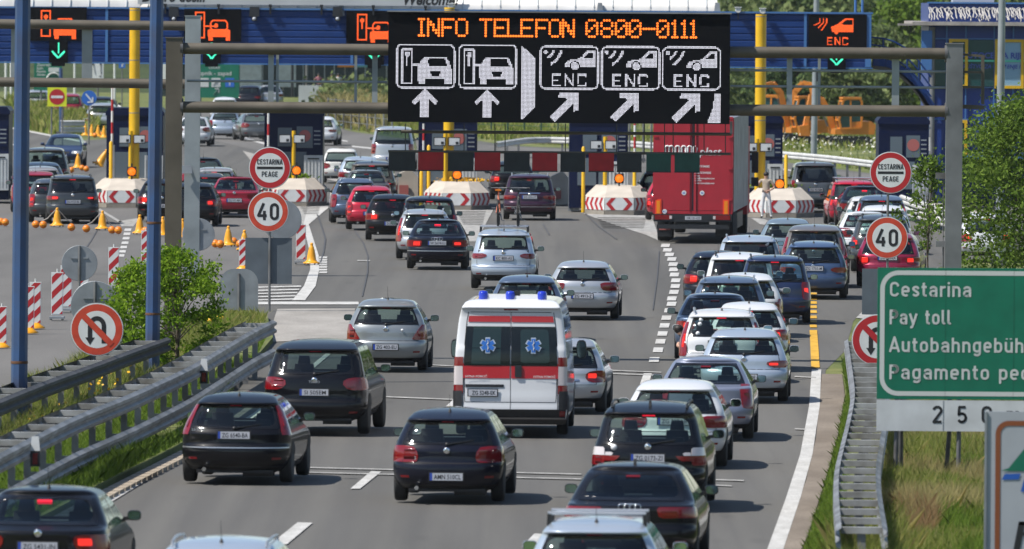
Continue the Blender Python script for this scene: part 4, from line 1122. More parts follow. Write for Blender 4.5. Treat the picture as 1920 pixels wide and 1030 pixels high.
LF_GREEN = leafmat("fresh grass", [(.09, .16, .022), (.14, .22, .035), (.19, .26, .05)], .35)
M_BARK = mat("bark", (.09, .07, .05), rough=.9, var=.4, vscale=6)
M_FLOW = mat("yellow flower", (.75, .42, .01), rough=.6)
M_FLOWW = mat("white flower", (.6, .58, .5), rough=.6)

def leaves(centers, size, aspect=.55, flat=0.0):
    """one diamond-shaped leaf per centre -> verts, faces"""
    n = len(centers)
    d = rng.normal(size=(n, 3)); d /= np.linalg.norm(d, axis=1, keepdims=True)
    e = rng.normal(size=(n, 3)); e -= d * np.sum(d * e, axis=1, keepdims=True); e /= np.linalg.norm(e, axis=1, keepdims=True)
    s = size * rng.uniform(.6, 1.4, size=(n, 1))
    v = np.stack([centers - d * s, centers + e * s * aspect, centers + d * s, centers - e * s * aspect], axis=1).reshape(-1, 3)
    f = np.arange(n * 4).reshape(n, 4)
    return v, f
def clumps(n, fn, per, spread):
    c = np.array([fn() for _ in range(n)])
    p = np.repeat(c, per, axis=0) + rng.normal(size=(n * per, 3)) * np.asarray(spread)
    return p
def tree(name, base, h, w, leafm, label, cat='tree', group=None, nclump=120, per=60, leaf=.1, trunk=.12, crown0=.3, shape=1.0, sub=.16):
    root = thing(name, base, rng.uniform(0, 6), label, cat, group)
    mb = MB()
    top = Vector((0, 0, h * .85)); pts = [Vector((0, 0, -.1)), Vector((w * .02, 0, h * .3)), Vector((-w * .02, w * .02, h * .6)), top]
    mb.tube(pts, [trunk, trunk * .8, trunk * .5, trunk * .15], 7, 0)
    cl = []
    for k in range(nclump):
        a = rng.uniform(0, 2 * math.pi); t = rng.uniform(0, 1) ** .8
        z = h * (crown0 + (1 - crown0) * t)
        rad = w * .5 * (math.sin(math.pi * min(1, (t * .85 + .12))) ** .6) * math.sqrt(rng.uniform(.08, 1)) * shape
        rad *= 1 + .25 * math.sin(3 * a + 5 * t)
        cl.append((rad * math.cos(a), rad * math.sin(a), z))
    cl = np.array(cl)
    for c in cl[:: max(1, nclump // 22)]:
        z0 = max(h * .12, c[2] * .55)
        mb.tube([Vector((0, 0, z0)), Vector((c[0] * .5, c[1] * .5, z0 * .4 + c[2] * .6)), Vector(c)], trunk * .3, 5, 0, trunk * .06)
    mb.build('trunk', M_BARK, root)
    p = np.repeat(cl, per, axis=0) + rng.normal(size=(nclump * per, 3)) * np.array([w * sub, w * sub, h * sub * .55]) * rng.uniform(.5, 1.0, size=(nclump * per, 1))
    v, f = leaves(p, leaf)
    np_mesh('crown', v, f, leafm, root)
    return root
def blades(area_fn, n, h, w, lean=.35):
    """grass blades: one thin triangle pair each"""
    c = np.array([area_fn() for _ in range(n)]); 
    a = rng.uniform(0, 2 * np.pi, n); hh = h * rng.uniform(.45, 1.25, n)
    if c.shape[1] > 3: hh = hh * c[:, 3]
    c = c[:, :3]
    dx = np.stack([np.cos(a), np.sin(a), np.zeros(n)], 1) * (w / 2)
    ln = rng.normal(size=(n, 2)) * lean
    mid = c + np.stack([ln[:, 0] * hh * .3, ln[:, 1] * hh * .3, hh * .55], 1)
    top = c + np.stack([ln[:, 0] * hh, ln[:, 1] * hh, hh], 1)
    v = np.stack([c - dx, c + dx, mid + dx * .7, top, mid - dx * .7], 1).reshape(-1, 3)
    f = np.arange(n * 5).reshape(n, 5)
    return v, f
def in_poly(poly):
    P = [Vector((x, y)) for x, y in poly]
    xs = [p.x for p in P]; ys = [p.y for p in P]
    x0, x1, y0, y1 = min(xs), max(xs), min(ys), max(ys)
    def inside(x, y):
        c = False; j = len(P) - 1
        for i in range(len(P)):
            if (P[i].y > y) != (P[j].y > y) and x < (P[j].x - P[i].x) * (y - P[i].y) / (P[j].y - P[i].y) + P[i].x: c = not c
            j = i
        return c
    def f():
        while True:
            x, y = rng.uniform(x0, x1), rng.uniform(y0, y1)
            if inside(x, y): return (x, y)
    return f
def grass(name, poly, n, h, w, m, z=0.0, lean=.35, pat=None):
    f = in_poly(px(poly))
    def g():
        while True:
            x, y = f()
            if pat is None: return (x, y, z, 1.0)
            k = pat(x, y)
            if k > rng.uniform(0, 1): return (x, y, z, .5 + .5 * k)
    v, fa = blades(g, n, h, w, lean)
    return tag(np_mesh(name, v, fa, m), kind='stuff')
def wave(sx, sy, ph):
    return lambda x, y: max(0.02, min(1, .5 + .55 * math.sin(x * sx + ph + 1.3 * math.sin(y * sy * .7)) * math.cos(y * sy + ph * 2 + x * sx * .4)))
# right verge, from the shoulder outwards
grass('verge_grass', [(1500, 1075), (1548, 920), (1572, 830), (1590, 740), (1580, 690), (1600, 650), (1625, 700), (1612, 780), (1585, 870), (1580, 1000), (1560, 1120)], 22000, .16, .016, LF_GREEN, 0)
grass('tall_grass', [(1575, 1130), (1590, 1010), (1640, 900), (1640, 800), (1700, 780), (2000, 770), (2000, 1150)], 60000, .50, .014, LF_GRASS, -.02, .3, wave(.9, .25, 0))
grass('dry_grass', [(1640, 940), (1650, 860), (1700, 800), (1900, 790), (2000, 800), (2000, 960), (1780, 980), (1650, 1030)], 36000, .55, .012, LF_DRY, -.02, .3, wave(1.1, .3, 1.4))
grass('fresh_grass', [(1580, 1130), (1640, 1040), (1740, 970), (1790, 880), (1880, 880), (1980, 960), (1980, 1150)], 34000, .42, .015, LF_GREEN, -.02, .3, wave(2.3, .55, 2.2))
grass('rail_end_grass', [(1540, 1180), (1560, 1030), (1580, 1000), (1650, 985), (1690, 1000), (1700, 1180)], 9000, .5, .013, LF_GRASS, 0, .3)
grass('russet_weeds', [(1590, 1060), (1600, 990), (1700, 960), (1760, 1000), (1700, 1070)], 6000, .5, .011, LF_RUSSET, 0, .3, wave(1.2, .35, .4))
grass('median_grass', [(345, 838), (200, 912), (60, 985), (-60, 1045), (-100, 930), (130, 850), (340, 745), (420, 700), (470, 690), (500, 640), (470, 700)], 36000, .30, .014, LF_GREEN, .10, .4, wave(1.4, .2, .6))
grass('median_weeds', [(-60, 930), (-40, 800), (60, 735), (265, 655), (440, 600), (500, 610), (430, 650), (250, 745), (60, 830)], 30000, .38, .013, LF_GRASS, .10, .4, wave(1.3, .2, 2.6))
# far turf banks
grass('far_bank_grass', [(16, 236), (98, 252), (165, 255), (200, 235), (200, 215), (140, 205), (15, 195)], 9000, 1.0, .14, LF_GRASS, 0, .3, wave(.3, .05, 0))
grass('far_field_grass', [(612, 232), (650, 241), (700, 252), (890, 259), (950, 268), (1225, 281), (1470, 299), (1640, 322), (1900, 330), (1900, 255), (1200, 235), (900, 225), (620, 205)], 22000, .50, .10, LF_GRASS, 0, .3, wave(.2, .04, 1))
grass('far_scrub', [(612, 232), (650, 241), (720, 250), (730, 215), (620, 205)], 5000, 1.6, .15, LF_DRY, 0, .3)
f = in_poly(px([(1440, 290), (1640, 305), (1640, 278), (1440, 262)]))
pp = np.array([(*f(), rng.uniform(.3, .7)) for _ in range(200)]); v, fa = leaves(pp, .07)
tag(np_mesh('white_flowers', v, fa, M_FLOWW), kind='stuff')
f = in_poly(px([(40, 850), (130, 790), (240, 735), (260, 745), (100, 840)]))
pp = np.array([(*f(), rng.uniform(.4, .62)) for _ in range(26)]); v, fa = leaves(pp, .035, .9)
tag(np_mesh('yellow_flowers', v, fa, M_FLOW), kind='stuff')

# the wood behind the plaza: one mass of crowns on a gentle rise
def wood(name, x0, x1, Y0, Y1, h0, h1, n, leafm, per=70, leaf=.34, base=-.5):
    cl = []
    for _ in range(n):
        Y = rng.uniform(Y0, Y1); x = rng.uniform(x0, x1); X = (x - 960) / FPX * Y
        hh = rng.uniform(h0, h1) * (.8 + .2 * math.sin(X * .5 + Y * .1))
        k = 5
        for j in range(k):
            t = (j + .5) / k
            cl.append((X + rng.normal() * .7 * (1.1 - t), Y + rng.normal() * .8, base + hh * t ** .8 + rng.normal() * .25, (1.25 - .8 * t)))
    cl = np.array(cl)
    p = np.repeat(cl[:, :3], per // 5, axis=0)
    s = np.repeat(cl[:, 3:], per // 5, axis=0)
    p = p + rng.normal(size=p.shape) * s * np.array([.75, .75, .55])
    v, f = leaves(p, leaf, .7)
    return tag(np_mesh(name, v, f, leafm), kind='stuff')
mb = MB()
hx = [(-140, 700), (-40, 720), (60, 700), (200, 700)]
mb.add([(-200, 840, -.1), (220, 840, -.1), (260, 960, 4.5), (-240, 960, 4.5), (300, 1250, 12), (-280, 1250, 12)], [(0, 1, 2, 3), (3, 2, 4, 5)])
tag(mb.build('hillside', ground_mat("hill soil", (.02, .03, .01), (.05, .07, .02), .3)), kind='structure')
# unseen slope added behind the camera so car panels mirror dark green, not sky
mb = MB(); g_ = []
xs_ = np.linspace(-420, 420, 43)
for j, (yy, zz) in enumerate(((-60, -.1), (-110, 7), (-190, 16), (-320, 25), (-420, 29))):
    for x in xs_: g_.append((x, yy + 9 * math.sin(x * .05 + j), zz * (1 + .18 * math.sin(x * .021 + j * .6) + .06 * math.sin(x * .17))))
k_ = len(xs_)
mb.add(g_, [(j * k_ + i, (j + 1) * k_ + i, (j + 1) * k_ + i + 1, j * k_ + i + 1) for j in range(4) for i in range(k_ - 1)], 0, True)
tag(mb.build('added_unseen_slope', ground_mat("dark slope green", (.018, .03, .010), (.06, .085, .03), .35)), kind='structure')
wood('wood', 880, 2000, 720, 800, 8.5, 13, 620, LF_WOOD, 150, .30)
wood('wood_edge', 1340, 1960, 668, 715, 2.2, 6.5, 420, LF_WOOD, 110, .22)
wood('wood_far_left', -60, 420, 900, 960, 5, 9, 200, LF_DARK, 90, .34)
wood('scrub', 612, 780, 660, 720, 1.2, 3.2, 90, LF_WOOD, 80, .2)
for i, (x, y, hh, ww) in enumerate([(1700, 236, 7.5, 5.0), (1655, 238, 5.5, 4.2), (1500, 236, 4.6, 4.6), (1585, 240, 4.0, 4.0)]):
    p = G(x, y)
    tree('bushy_tree', p, hh, ww, [LF_TREE, LF_WOOD, LF_DARK, LF_WOOD][i], ['tallest yellow green tree beyond the gantry, left of the blue office', 'mid green tree left of the tallest yellow green tree', 'dark round tree behind the raised excavator arm', 'low mid green bush right of the excavators'][i], 'tree', 'trees beyond the plaza', 60, 60, .2, .12, .1, 1, .13)
# roadside acacia and the median shrub
p = A(1932, 300, 296.0); p.z = 0
tree('acacia_tree', p, 5.2, 4.7, LF_TREE, 'leafy acacia tree at the right edge, above the green sign', 'tree', None, 270, 85, .06, .11, .12, 1.0, .09)
p = A(1742, 300, 300.0); p.z = 0
tree('acacia_sapling', p, 3.5, 1.3, LF_TREE, 'thin acacia sapling with wispy branches just left of the right gantry post', 'tree', None, 26, 60, .055, .03, .36, 1.2, .10)
p = G(330, 700, .1)
tree('acacia_shrub', p, 2.5, 2.2, LF_BRIGHT, 'bright green shrub growing in the median around the grey post', 'shrub', None, 105, 105, .042, .05, .0, 1.05, .075)
p = G(245, 690, .1)
tree('acacia_shoots', p, 2.2, 1.0, LF_BRIGHT, 'loose bright shoots left of the second blue pole', 'shrub', None, 50, 90, .038, .03, .1, 1.0, .10)
for x, y, dx in ((395, 605, 'lower right edge of the median shrub'), (413, 600, 'right of the other, by the tilted post')):
    p = G(x, y, .4)
    m = MB(); m.lathe([(.001, 0), (.085, .02), (.10, .05), (.07, .09), (.001, .10)], 10, (0, 0, 0), 0, 'z')
    m.tube([(0, 0, -.5), (0, 0, 0)], .012, 5, 1)
    tag(m.build('yellow_blossom', [M_FLOW, LF_GREEN], None, p), 'yellow blossom at the ' + dx, 'flower')
# ---------------- traffic sign lettering drawn with a constant stroke ----------------
def _arc(cx, cy, rx, ry, a0, a1, n=9):
    return [(cx + rx * math.cos(R(a0 + (a1 - a0) * i / n)), cy + ry * math.sin(R(a0 + (a1 - a0) * i / n))) for i in range(n + 1)]
def _stad(l, r, b, t):
    q = (r - l) / 2; c = (l + r) / 2
    q2 = min(q, (t - b) / 2)
    return _arc(c, t - q2, q, q2, 0, 180) + _arc(c, b + q2, q, q2, 180, 360) + [(r, t - q2)]
def _glyphs():
    l, x, X, b = .075, .665, .925, .075
    r = .42; c = (l + r) / 2; q = (r - l) / 2
    g = {}
    g['o'] = ([_stad(l, r, b, x)], .50)
    g['a'] = ([[(l + .02, .57)] + _arc(c, x - .16, q, .16, 150, 0) + [(r, 0)], [(r, .40), (c, .40)] + _arc(c - .02, .2375, .155, .1625, 90, 270) + [(c + .05, b), (r, .18)]], .50)
    g['b'] = ([[(l, 0), (l, 1)], _stad(l, r, b, x)], .50)
    g['d'] = ([[(r, 0), (r, 1)], _stad(l, r, b, x)], .50)
    g['e'] = ([[(l, .37), (r, .37), (r, x - q)] + _arc(c, x - q, q, q, 0, 180) + _arc(c, b + q, q, q, 180, 310)], .50)
    g['g'] = ([_stad(l, r, b, x), [(r, .74), (r, -.05)] + _arc(c, -.04, q, .14, 0, -150)], .50)
    g['h'] = ([[(l, 0), (l, 1)], _arc(c, x - q, q, q, 180, 0) + [(r, 0)]], .50)
    g['n'] = ([[(l, 0), (l, .74)], _arc(c, x - q, q, q, 180, 0) + [(r, 0)]], .50)
    g['m'] = ([[(l, 0), (l, .74)], _arc(c - .02, x - .15, q - .02, .15, 180, 0) + [(r - .04, 0)], _arc(c + .285, x - .15, q - .02, .15, 180, 0) + [(r + .265, 0)]], .765)
    g['u'] = ([[(l, .74)] + _arc(c, b + q, q, q, 180, 360), [(r, .74), (r, 0)]], .50)
    g['ü'] = ([[(l, .74)] + _arc(c, b + q, q, q, 180, 360), [(r, .74), (r, 0)], [(c - .12, .90), (c - .12, .98)], [(c + .12, .90), (c + .12, .98)]], .50)
    g['i'] = ([[(l, 0), (l, .74)], [(l, .87), (l, 1.0)]], .15)
    g['l'] = ([[(l, 1), (l, .2)] + _arc(l + .13, .2, .13, .125, 180, 270)], .24)
    g['t'] = ([[(.13, .95), (.13, .2)] + _arc(.25, .2, .12, .125, 180, 270) + [(.30, b)], [(0, .665), (.30, .665)]], .32)
    g['r'] = ([[(l, 0), (l, .74)], _arc(l + .2, x - .2, .2, .2, 180, 75)], .32)
    g['s'] = ([[(.37, .56)] + _arc(.22, .525, .145, .14, 20, 180) + [(.10, .47), (.34, .28)] + _arc(.22, .215, .145, .14, 20, -160)], .43)
    g['p'] = ([[(l, -.26), (l, .74)], _stad(l, r, b, x)], .50)
    g['y'] = ([[(.03, .74), (.25, .05)], [(.47, .74), (.22, -.1)] + [(.17, -.19), (.06, -.19)]], .50)
    U = .48; cu = (l + U) / 2; qu = (U - l) / 2
    g['C'] = ([[(U, X - qu - .02)] + _arc(cu, X - qu, qu, qu, 10, 180) + _arc(cu, b + qu, qu, qu, 180, 350)], .55)
    g['G'] = ([[(U, X - qu)] + _arc(cu, X - qu, qu, qu, 10, 180) + _arc(cu, b + qu, qu, qu, 180, 360) + [(U, .47), (cu + .02, .47)]], .56)
    g['P'] = ([[(l, 0), (l, 1)], [(l, X), (.28, X)] + _arc(.28, X - .23, .21, .23, 90, -90) + [(l, X - .46)]], .54)
    g['R'] = ([[(l, 0), (l, 1)], [(l, X), (.28, X)] + _arc(.28, X - .21, .20, .21, 90, -90) + [(l, X - .42)], [(.28, X - .42), (.50, 0)]], .56)
    g['A'] = ([[(.03, 0), (.30, 1), (.57, 0)], [(.12, .27), (.48, .27)]], .60)
    g['E'] = ([[(.47, X), (l, X), (l, b), (.47, b)], [(l, .5), (.42, .5)]], .50)
    g['S'] = ([[(.45, .72)] + _arc(.265, X - .21, .19, .21, 15, 180) + [(.12, .6), (.42, .42)] + _arc(.265, b + .21, .19, .21, 15, -165)], .53)
    g['T'] = ([[(0, X), (.50, X)], [(.25, X), (.25, 0)]], .50)
    g['I'] = ([[(l, 0), (l, 1)]], .15)
    g['N'] = ([[(l, 0), (l, .97), (U, .03), (U, 1)]], .56)
    g['2'] = ([_arc(.27, X - .20, .195, .20, 170, -25) + [(.08, b), (.48, b)]], .53)
    g['5'] = ([[(.45, X), (.13, X), (.10, .50)] + _arc(.26, .32, .2, .245, 130, -150)], .53)
    g['0'] = ([_stad(l, .47, b, X)], .55)
    g['4'] = ([[(.38, 1), (.05, .26), (.56, .26)], [(.42, .55), (.42, 0)]], .58)
    g['m '] = g['m']
    return g
GLY = _glyphs()
def stroke_width(txt, gap=.13):
    return sum((GLY[ch][1] if ch != ' ' else .28) + gap for ch in txt) - gap
def stroke_text(mb, txt, O, U, V, h, mi, wt=.15, width=None, gap=.13, align='l', nrm=(0, -1, 0)):
    O = Vector(O); U = Vector(U); V = Vector(V); nrm = Vector(nrm)
    tot = stroke_width(txt, gap)
    sx = width / (tot * h) if width else 1.0
    x = 0.0 if align == 'l' else -tot / 2
    k = 0
    hw = wt / 2
    def put(pts2):
        nonlocal k
        k += 1
        mb.add([O + U * (a * h * sx) + V * (b_ * h) + nrm * (.0002 * (k % 12)) for a, b_ in pts2], [tuple(range(len(pts2)))], mi)
    for ch in txt:
        if ch == ' ': x += .28 + gap; continue
        paths, w = GLY[ch]
        for p in paths:
            for (x0, y0), (x1, y1) in zip(p[:-1], p[1:]):
                dx, dy = (x1 - x0) * sx, y1 - y0; L = math.hypot(dx, dy)
                if L < 1e-6: continue
                nx, ny = -dy / L * hw, dx / L * hw
                put([(x + x0 - nx / sx, y0 - ny), (x + x1 - nx / sx, y1 - ny), (x + x1 + nx / sx, y1 + ny), (x + x0 + nx / sx, y0 + ny)])
            for (x0, y0) in p[1:-1]:
                put([(x + x0 + hw / sx * math.cos(a), y0 + hw * math.sin(a)) for a in [2 * math.pi * j / 8 for j in range(8)]])
        x += w + gap
# ---------------- roadside steel ----------------
M_ZINC = mat("galvanised steel", (.20, .205, .215), rough=.48, metal=.3, var=.5, vscale=1.1, dirt=(.085, .08, .072))
M_ZINCD = mat("weathered zinc", (.105, .105, .11), rough=.6, metal=.2, var=.5, vscale=2.5)
M_GANTRY = mat("gantry steel", (.092, .079, .060), rough=.6, metal=.1, var=.3, vscale=1.5, dirt=(.062, .052, .038))
M_GANTRYL = mat("pale gantry steel", (.27, .30, .31), rough=.5, metal=.3, var=.25, vscale=1.2)
M_BLUEP = mat("faded blue pole paint", (.017, .060, .165), rough=.5, var=.4, vscale=1.6, dirt=(.035, .05, .10))
M_RUST = mat("rust", (.11, .05, .025), rough=.9)
M_SIGNW = mat("sign white", (.62, .63, .62), rough=.45, var=.08, vscale=5)
M_SIGNR = mat("sign red", (.40, .015, .02), rough=.4)
M_SIGNRO = mat("sign orange red", (.52, .055, .025), rough=.4, var=.2, vscale=5)
M_SIGNK = mat("sign black", (.012, .012, .014), rough=.5)
M_SIGNB = mat("sign back grey", (.24, .26, .28), rough=.5, metal=.3, var=.25, vscale=2)
M_SIGNBD = mat("slate sign back", (.085, .105, .125), rough=.6, var=.2, vscale=2)
M_SIGNG = mat("sign green", (.0, .135, .075), rough=.45, var=.15, vscale=2.5)
M_SIGNT = mat("sign lettering", (.50, .52, .50), rough=.5)
M_SIGNBL = mat("sign blue", (.02, .12, .45), rough=.4)
M_SIGNY = mat("sign yellow", (.62, .66, .02), rough=.45)
M_PANEL = mat("white sign panel", (.50, .52, .53), rough=.5, var=.2, vscale=2, dirt=(.40, .41, .415))
M_BROWN = mat("sign brown", (.20, .055, .015), rough=.5)
M_DARK = mat("dark housing", (.012, .013, .016), rough=.45)
M_LEDBG = mat("led panel", (.0035, .0042, .006), rough=.8, spec=.1)
M_LEDO = mat("led orange", (.6, .15, .02), rough=.4, emit=(1.0, .17, .012), estr=1.15)
M_LEDR = mat('led red orange', (.5, .1, .02), rough=.4, emit=(1.0, .085, .008), estr=1.0)
M_LEDW = mat("led white", (.5, .5, .5), rough=.4, emit=(.88, .85, 1.0), estr=.60)
M_LEDG = mat("led green", (.1, .5, .35), rough=.4, emit=(.03, .95, .50), estr=.85)
M_AMBER = mat("amber lamp", (.55, .12, .004), rough=.3, emit=(1.0, .20, .004), estr=.7)
M_FASCIA = mat("blue cladding", (.006, .034, .150), rough=.5, var=.15, vscale=.8, spec=.3)
M_FASCIAL = mat("light blue trim", (.05, .15, .36), rough=.5)
M_BOOTH = mat("navy booth cladding", (.003, .008, .038), rough=.45, var=.2, vscale=1, spec=.2)
M_WHITEP = mat("white canopy sheet", (.62, .60, .57), rough=.5, var=.15, vscale=1.2)
M_BANNER = mat("banner grey", (.42, .44, .46), rough=.6, var=.1, vscale=1)
M_YELP = mat("yellow column paint", (.68, .40, .008), rough=.4, var=.15, vscale=2)
M_CONCR = mat("island concrete", (.46, .41, .35), rough=.9, var=.16, vscale=1.5)
M_CONCD = mat("stained concrete", (.24, .215, .18), rough=.95, var=.3, vscale=2)
M_YBELL = mat("yellow plastic", (.74, .32, .006), rough=.4, var=.12, vscale=5)
M_OBALL = mat("orange plastic", (.70, .19, .006), rough=.4, var=.3, vscale=16)
M_CHAIN = mat("plastic chain", (.5, .45, .4), rough=.6)
M_ORANGE = mat("digger orange", (.60, .20, .02), rough=.45, var=.2, vscale=1.5)
M_TRUCKR = mat("truck door red", (.34, .012, .024), rough=.5, var=.12, vscale=2.2)
M_TRUCKL = mat("truck letter white", (.68, .66, .66), rough=.5)
M_TARP = mat("grey tarpaulin", (.19, .205, .24), rough=.5, var=.45, vscale=1.4)
M_REFY = mat("reflector amber", (.75, .22, .005), rough=.4)
M_REFR = mat("reflector red rim", (.75, .05, .015), rough=.4)
M_GLASSB = mat("building glass", (.035, .05, .055), rough=.1, spec=.3)
M_GLASSG = mat("green office glass", (.012, .06, .07), rough=.08, spec=.8)
M_BEIGE = mat("wall beige", (.40, .37, .33), rough=.8, var=.2)
M_BOARDR = mat("height board red", (.36, .006, .010), rough=.55, var=.2, vscale=4)
M_BOARDK = mat("height board black", (.014, .018, .020), rough=.6, var=.4, vscale=4)
M_BOARDG = mat("height board green", (.006, .060, .045), rough=.55, var=.25, vscale=4)
M_PINK = mat("faded red", (.35, .10, .09), rough=.6)

M_ZINCL = mat('sunlit zinc tone', (.30, .305, .30), rough=.55, metal=.15, var=.55, vscale=2.2, dirt=(.14, .13, .11))  # lighter copy of the rail zinc: sunlit spacer tops put into the colour
M_ZINCK = mat('dark rail zinc', (.055, .056, .06), rough=.7, metal=.1, var=.5, vscale=1.5)  # darker zinc for the beams of the farther left rail
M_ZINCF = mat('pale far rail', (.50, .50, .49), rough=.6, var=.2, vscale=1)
def guardrail(label, pts, ztop, tiers, side, dz=.6, spacing=3.0, back=True, width=.5, mb_=None):
    mb_ = mb_ or M_ZINC
    """pts: list of (x, y); side: +1 when the traffic face is on the right of the running direction"""
    root = thing('guardrail', (pts[0][0], pts[0][1], 0), 0, label, 'guardrail')
    o0 = Vector((pts[0][0], pts[0][1], 0))
    P = [Vector((x, y, 0)) - o0 for x, y in pts]
    # resample
    Q = []
    for a, b in zip(P[:-1], P[1:]):
        k = max(1, int((b - a).length / 2.0))
        Q += [a + (b - a) * i / k for i in range(k)]
    Q.append(P[-1])
    # smooth the corners
    for _ in range(3):
        Q = [Q[0]] + [(Q[i - 1] + Q[i] * 2 + Q[i + 1]) / 4 for i in range(1, len(Q) - 1)] + [Q[-1]]
    N = []
    for i in range(len(Q)):
        d = (Q[min(i + 1, len(Q) - 1)] - Q[max(0, i - 1)]).normalized()
        N.append(Vector((d.y, -d.x, 0)) * side)
    prof = [(0, 0), (.028, .02), (.078, .045), (.082, .10), (.03, .135), (.03, .175), (.082, .21), (.078, .265), (.028, .29), (0, .31)]
    def beam(off, z, sgn):
        m = MB(); k = len(prof)
        vs = []
        for q, n in zip(Q, N):
            for (a, h) in prof: vs.append(q + n * (off + sgn * a) + Vector((0, 0, z - .31 + h)))
        fs = []
        for i in range(len(Q) - 1):
            for j in range(k - 1): fs.append((i * k + j, (i + 1) * k + j, (i + 1) * k + j + 1, i * k + j + 1))
        m.add(vs, fs, 0, False)
        m.build('rail_beam', mb_, root)
    for t in range(tiers): beam(0, ztop - t * dz, 1)
    if back: beam(-width, ztop, -1)
    # arc length for posts
    acc = 0; nxt = .6; post = None
    for i in range(len(Q) - 1):
        L = (Q[i + 1] - Q[i]).length
        while nxt <= acc + L:
            t = (nxt - acc) / L; q = Q[i] + (Q[i + 1] - Q[i]) * t; n = N[i]
            m = MB()
            c = q - n * (width / 2 if back else .08)
            m.box((c.x, c.y, (ztop - .05) / 2 - .1), (.11, .09, ztop + .1)); m.build('post', M_ZINC, root)
            if back:
                m = MB(); m.bar(q + n * .01 + Vector((0, 0, ztop - .06)), q - n * (width + .01) + Vector((0, 0, ztop - .06)), .16, .09); m.build('spacer', M_ZINCL, root)
            else:
                m = MB(); m.bar(q + n * .01 + Vector((0, 0, ztop - .15)), q - n * .08 + Vector((0, 0, ztop - .15)), .1, .2); m.build('spacer', M_ZINCD, root)
            if tiers > 1:
                m = MB(); m.bar(q + Vector((0, 0, ztop - dz - .15)), c + Vector((0, 0, ztop - dz - .15)), .1, .22); m.build('spacer', M_ZINC, root)
            nxt += spacing
        acc += L
    # bolts and lap joints as small plates
    return root, Q, N, o0
def pz(pts, z): return [(G(x, y, z).x, G(x, y, z).y) for x, y in pts]
gl_pts = pz([(512, 600), (480, 614), (353, 689), (242, 740), (141, 779), (45, 827), (-60, 880), (-180, 945)], 1.15)
gA = guardrail('two tier guardrail with ladder spacers along the left edge of the road', gl_pts[::-1], 1.15, 2, 1, .6, 3.0)
guardrail('darker guardrail further left with ladder spacers, behind the no U-turn sign', pz([(268, 632), (200, 655), (110, 688), (53, 706), (-40, 742), (-160, 790)], .95)[::-1], .95, 1, -1, .5, 3.0, True, .5, M_ZINCK)
guardrail('low guardrail with close ladder spacers beside the green pay toll sign', pz([(1590, 636), (1594, 665), (1600, 705), (1604, 740), (1597, 780), (1585, 830), (1573, 880), (1572, 925), (1578, 990)], .75)[::-1], .75, 1, -1, .5, 2.7, True, .56)
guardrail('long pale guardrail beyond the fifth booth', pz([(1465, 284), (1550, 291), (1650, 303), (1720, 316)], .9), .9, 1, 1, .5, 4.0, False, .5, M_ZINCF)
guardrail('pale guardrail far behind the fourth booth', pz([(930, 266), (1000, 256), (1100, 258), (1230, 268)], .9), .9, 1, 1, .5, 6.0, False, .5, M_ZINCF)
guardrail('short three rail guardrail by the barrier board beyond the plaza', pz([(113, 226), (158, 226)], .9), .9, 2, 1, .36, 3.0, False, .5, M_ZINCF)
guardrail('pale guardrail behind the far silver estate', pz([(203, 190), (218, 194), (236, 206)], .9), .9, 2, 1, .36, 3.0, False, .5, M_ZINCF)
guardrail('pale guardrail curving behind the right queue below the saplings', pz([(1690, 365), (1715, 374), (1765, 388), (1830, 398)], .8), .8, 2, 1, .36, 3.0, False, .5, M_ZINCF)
# red delineators bolted on the left rail
for k, (x, y, w) in enumerate([(41, 857, 'nearer'), (361, 705, 'farther')]):
    p = G(x, y, .88); m = MB()
    m.box((0, 0, .17), (.15, .05, .22), 0, None, .7); m.box((0, 0, -.06), (.15, .045, .24), 1); m.box((0, -.026, -.06), (.075, .012, .17), 2)
    tag(m.build('reflector_post', [M_SIGNW, M_DARK, M_TAIL], None, p + Vector((.22, -.35, .05))), w + ' red reflector with white cap fixed on the left guardrail', 'reflector', 'reflectors on the left guardrail')

# blue poles
for x0, x1, yb, w, lab in ((55, 21, 815, .27, 'leftmost tall blue pole with faded pink streaks at its top, standing in the median'), (292, 271, 717, .27, 'second tall blue pole with rust rings, beside the median shrub')):
    b = G((x1 + 14), yb); t = A(x0 - 12 + (14 if x0 > 200 else 0), 0, b.y)
    tp = t + (t - b).normalized() * 2.0
    root = thing('light_pole', b, 0, lab, 'pole')
    m = MB(); m.tube([Vector((0, 0, -.2)), tp - b], w * .56, 8, 0, w * .50, smooth=False)
    m.build('pole', M_BLUEP, root)
    for f in (.14, .33) if x0 > 200 else (.13,):
        q = (tp - b) * f; m = MB(); m.lathe([(w * .57, 0), (w * .585, .02), (w * .57, .05)], 8, q, 0); m.build('rust_ring', M_RUST, root)
    m = MB(); m.lathe([(w * .8, 0), (w * .8, .03), (w * .6, .05)], 10, (0, 0, .1), 0); m.build('base_plate', M_ZINCD, root)

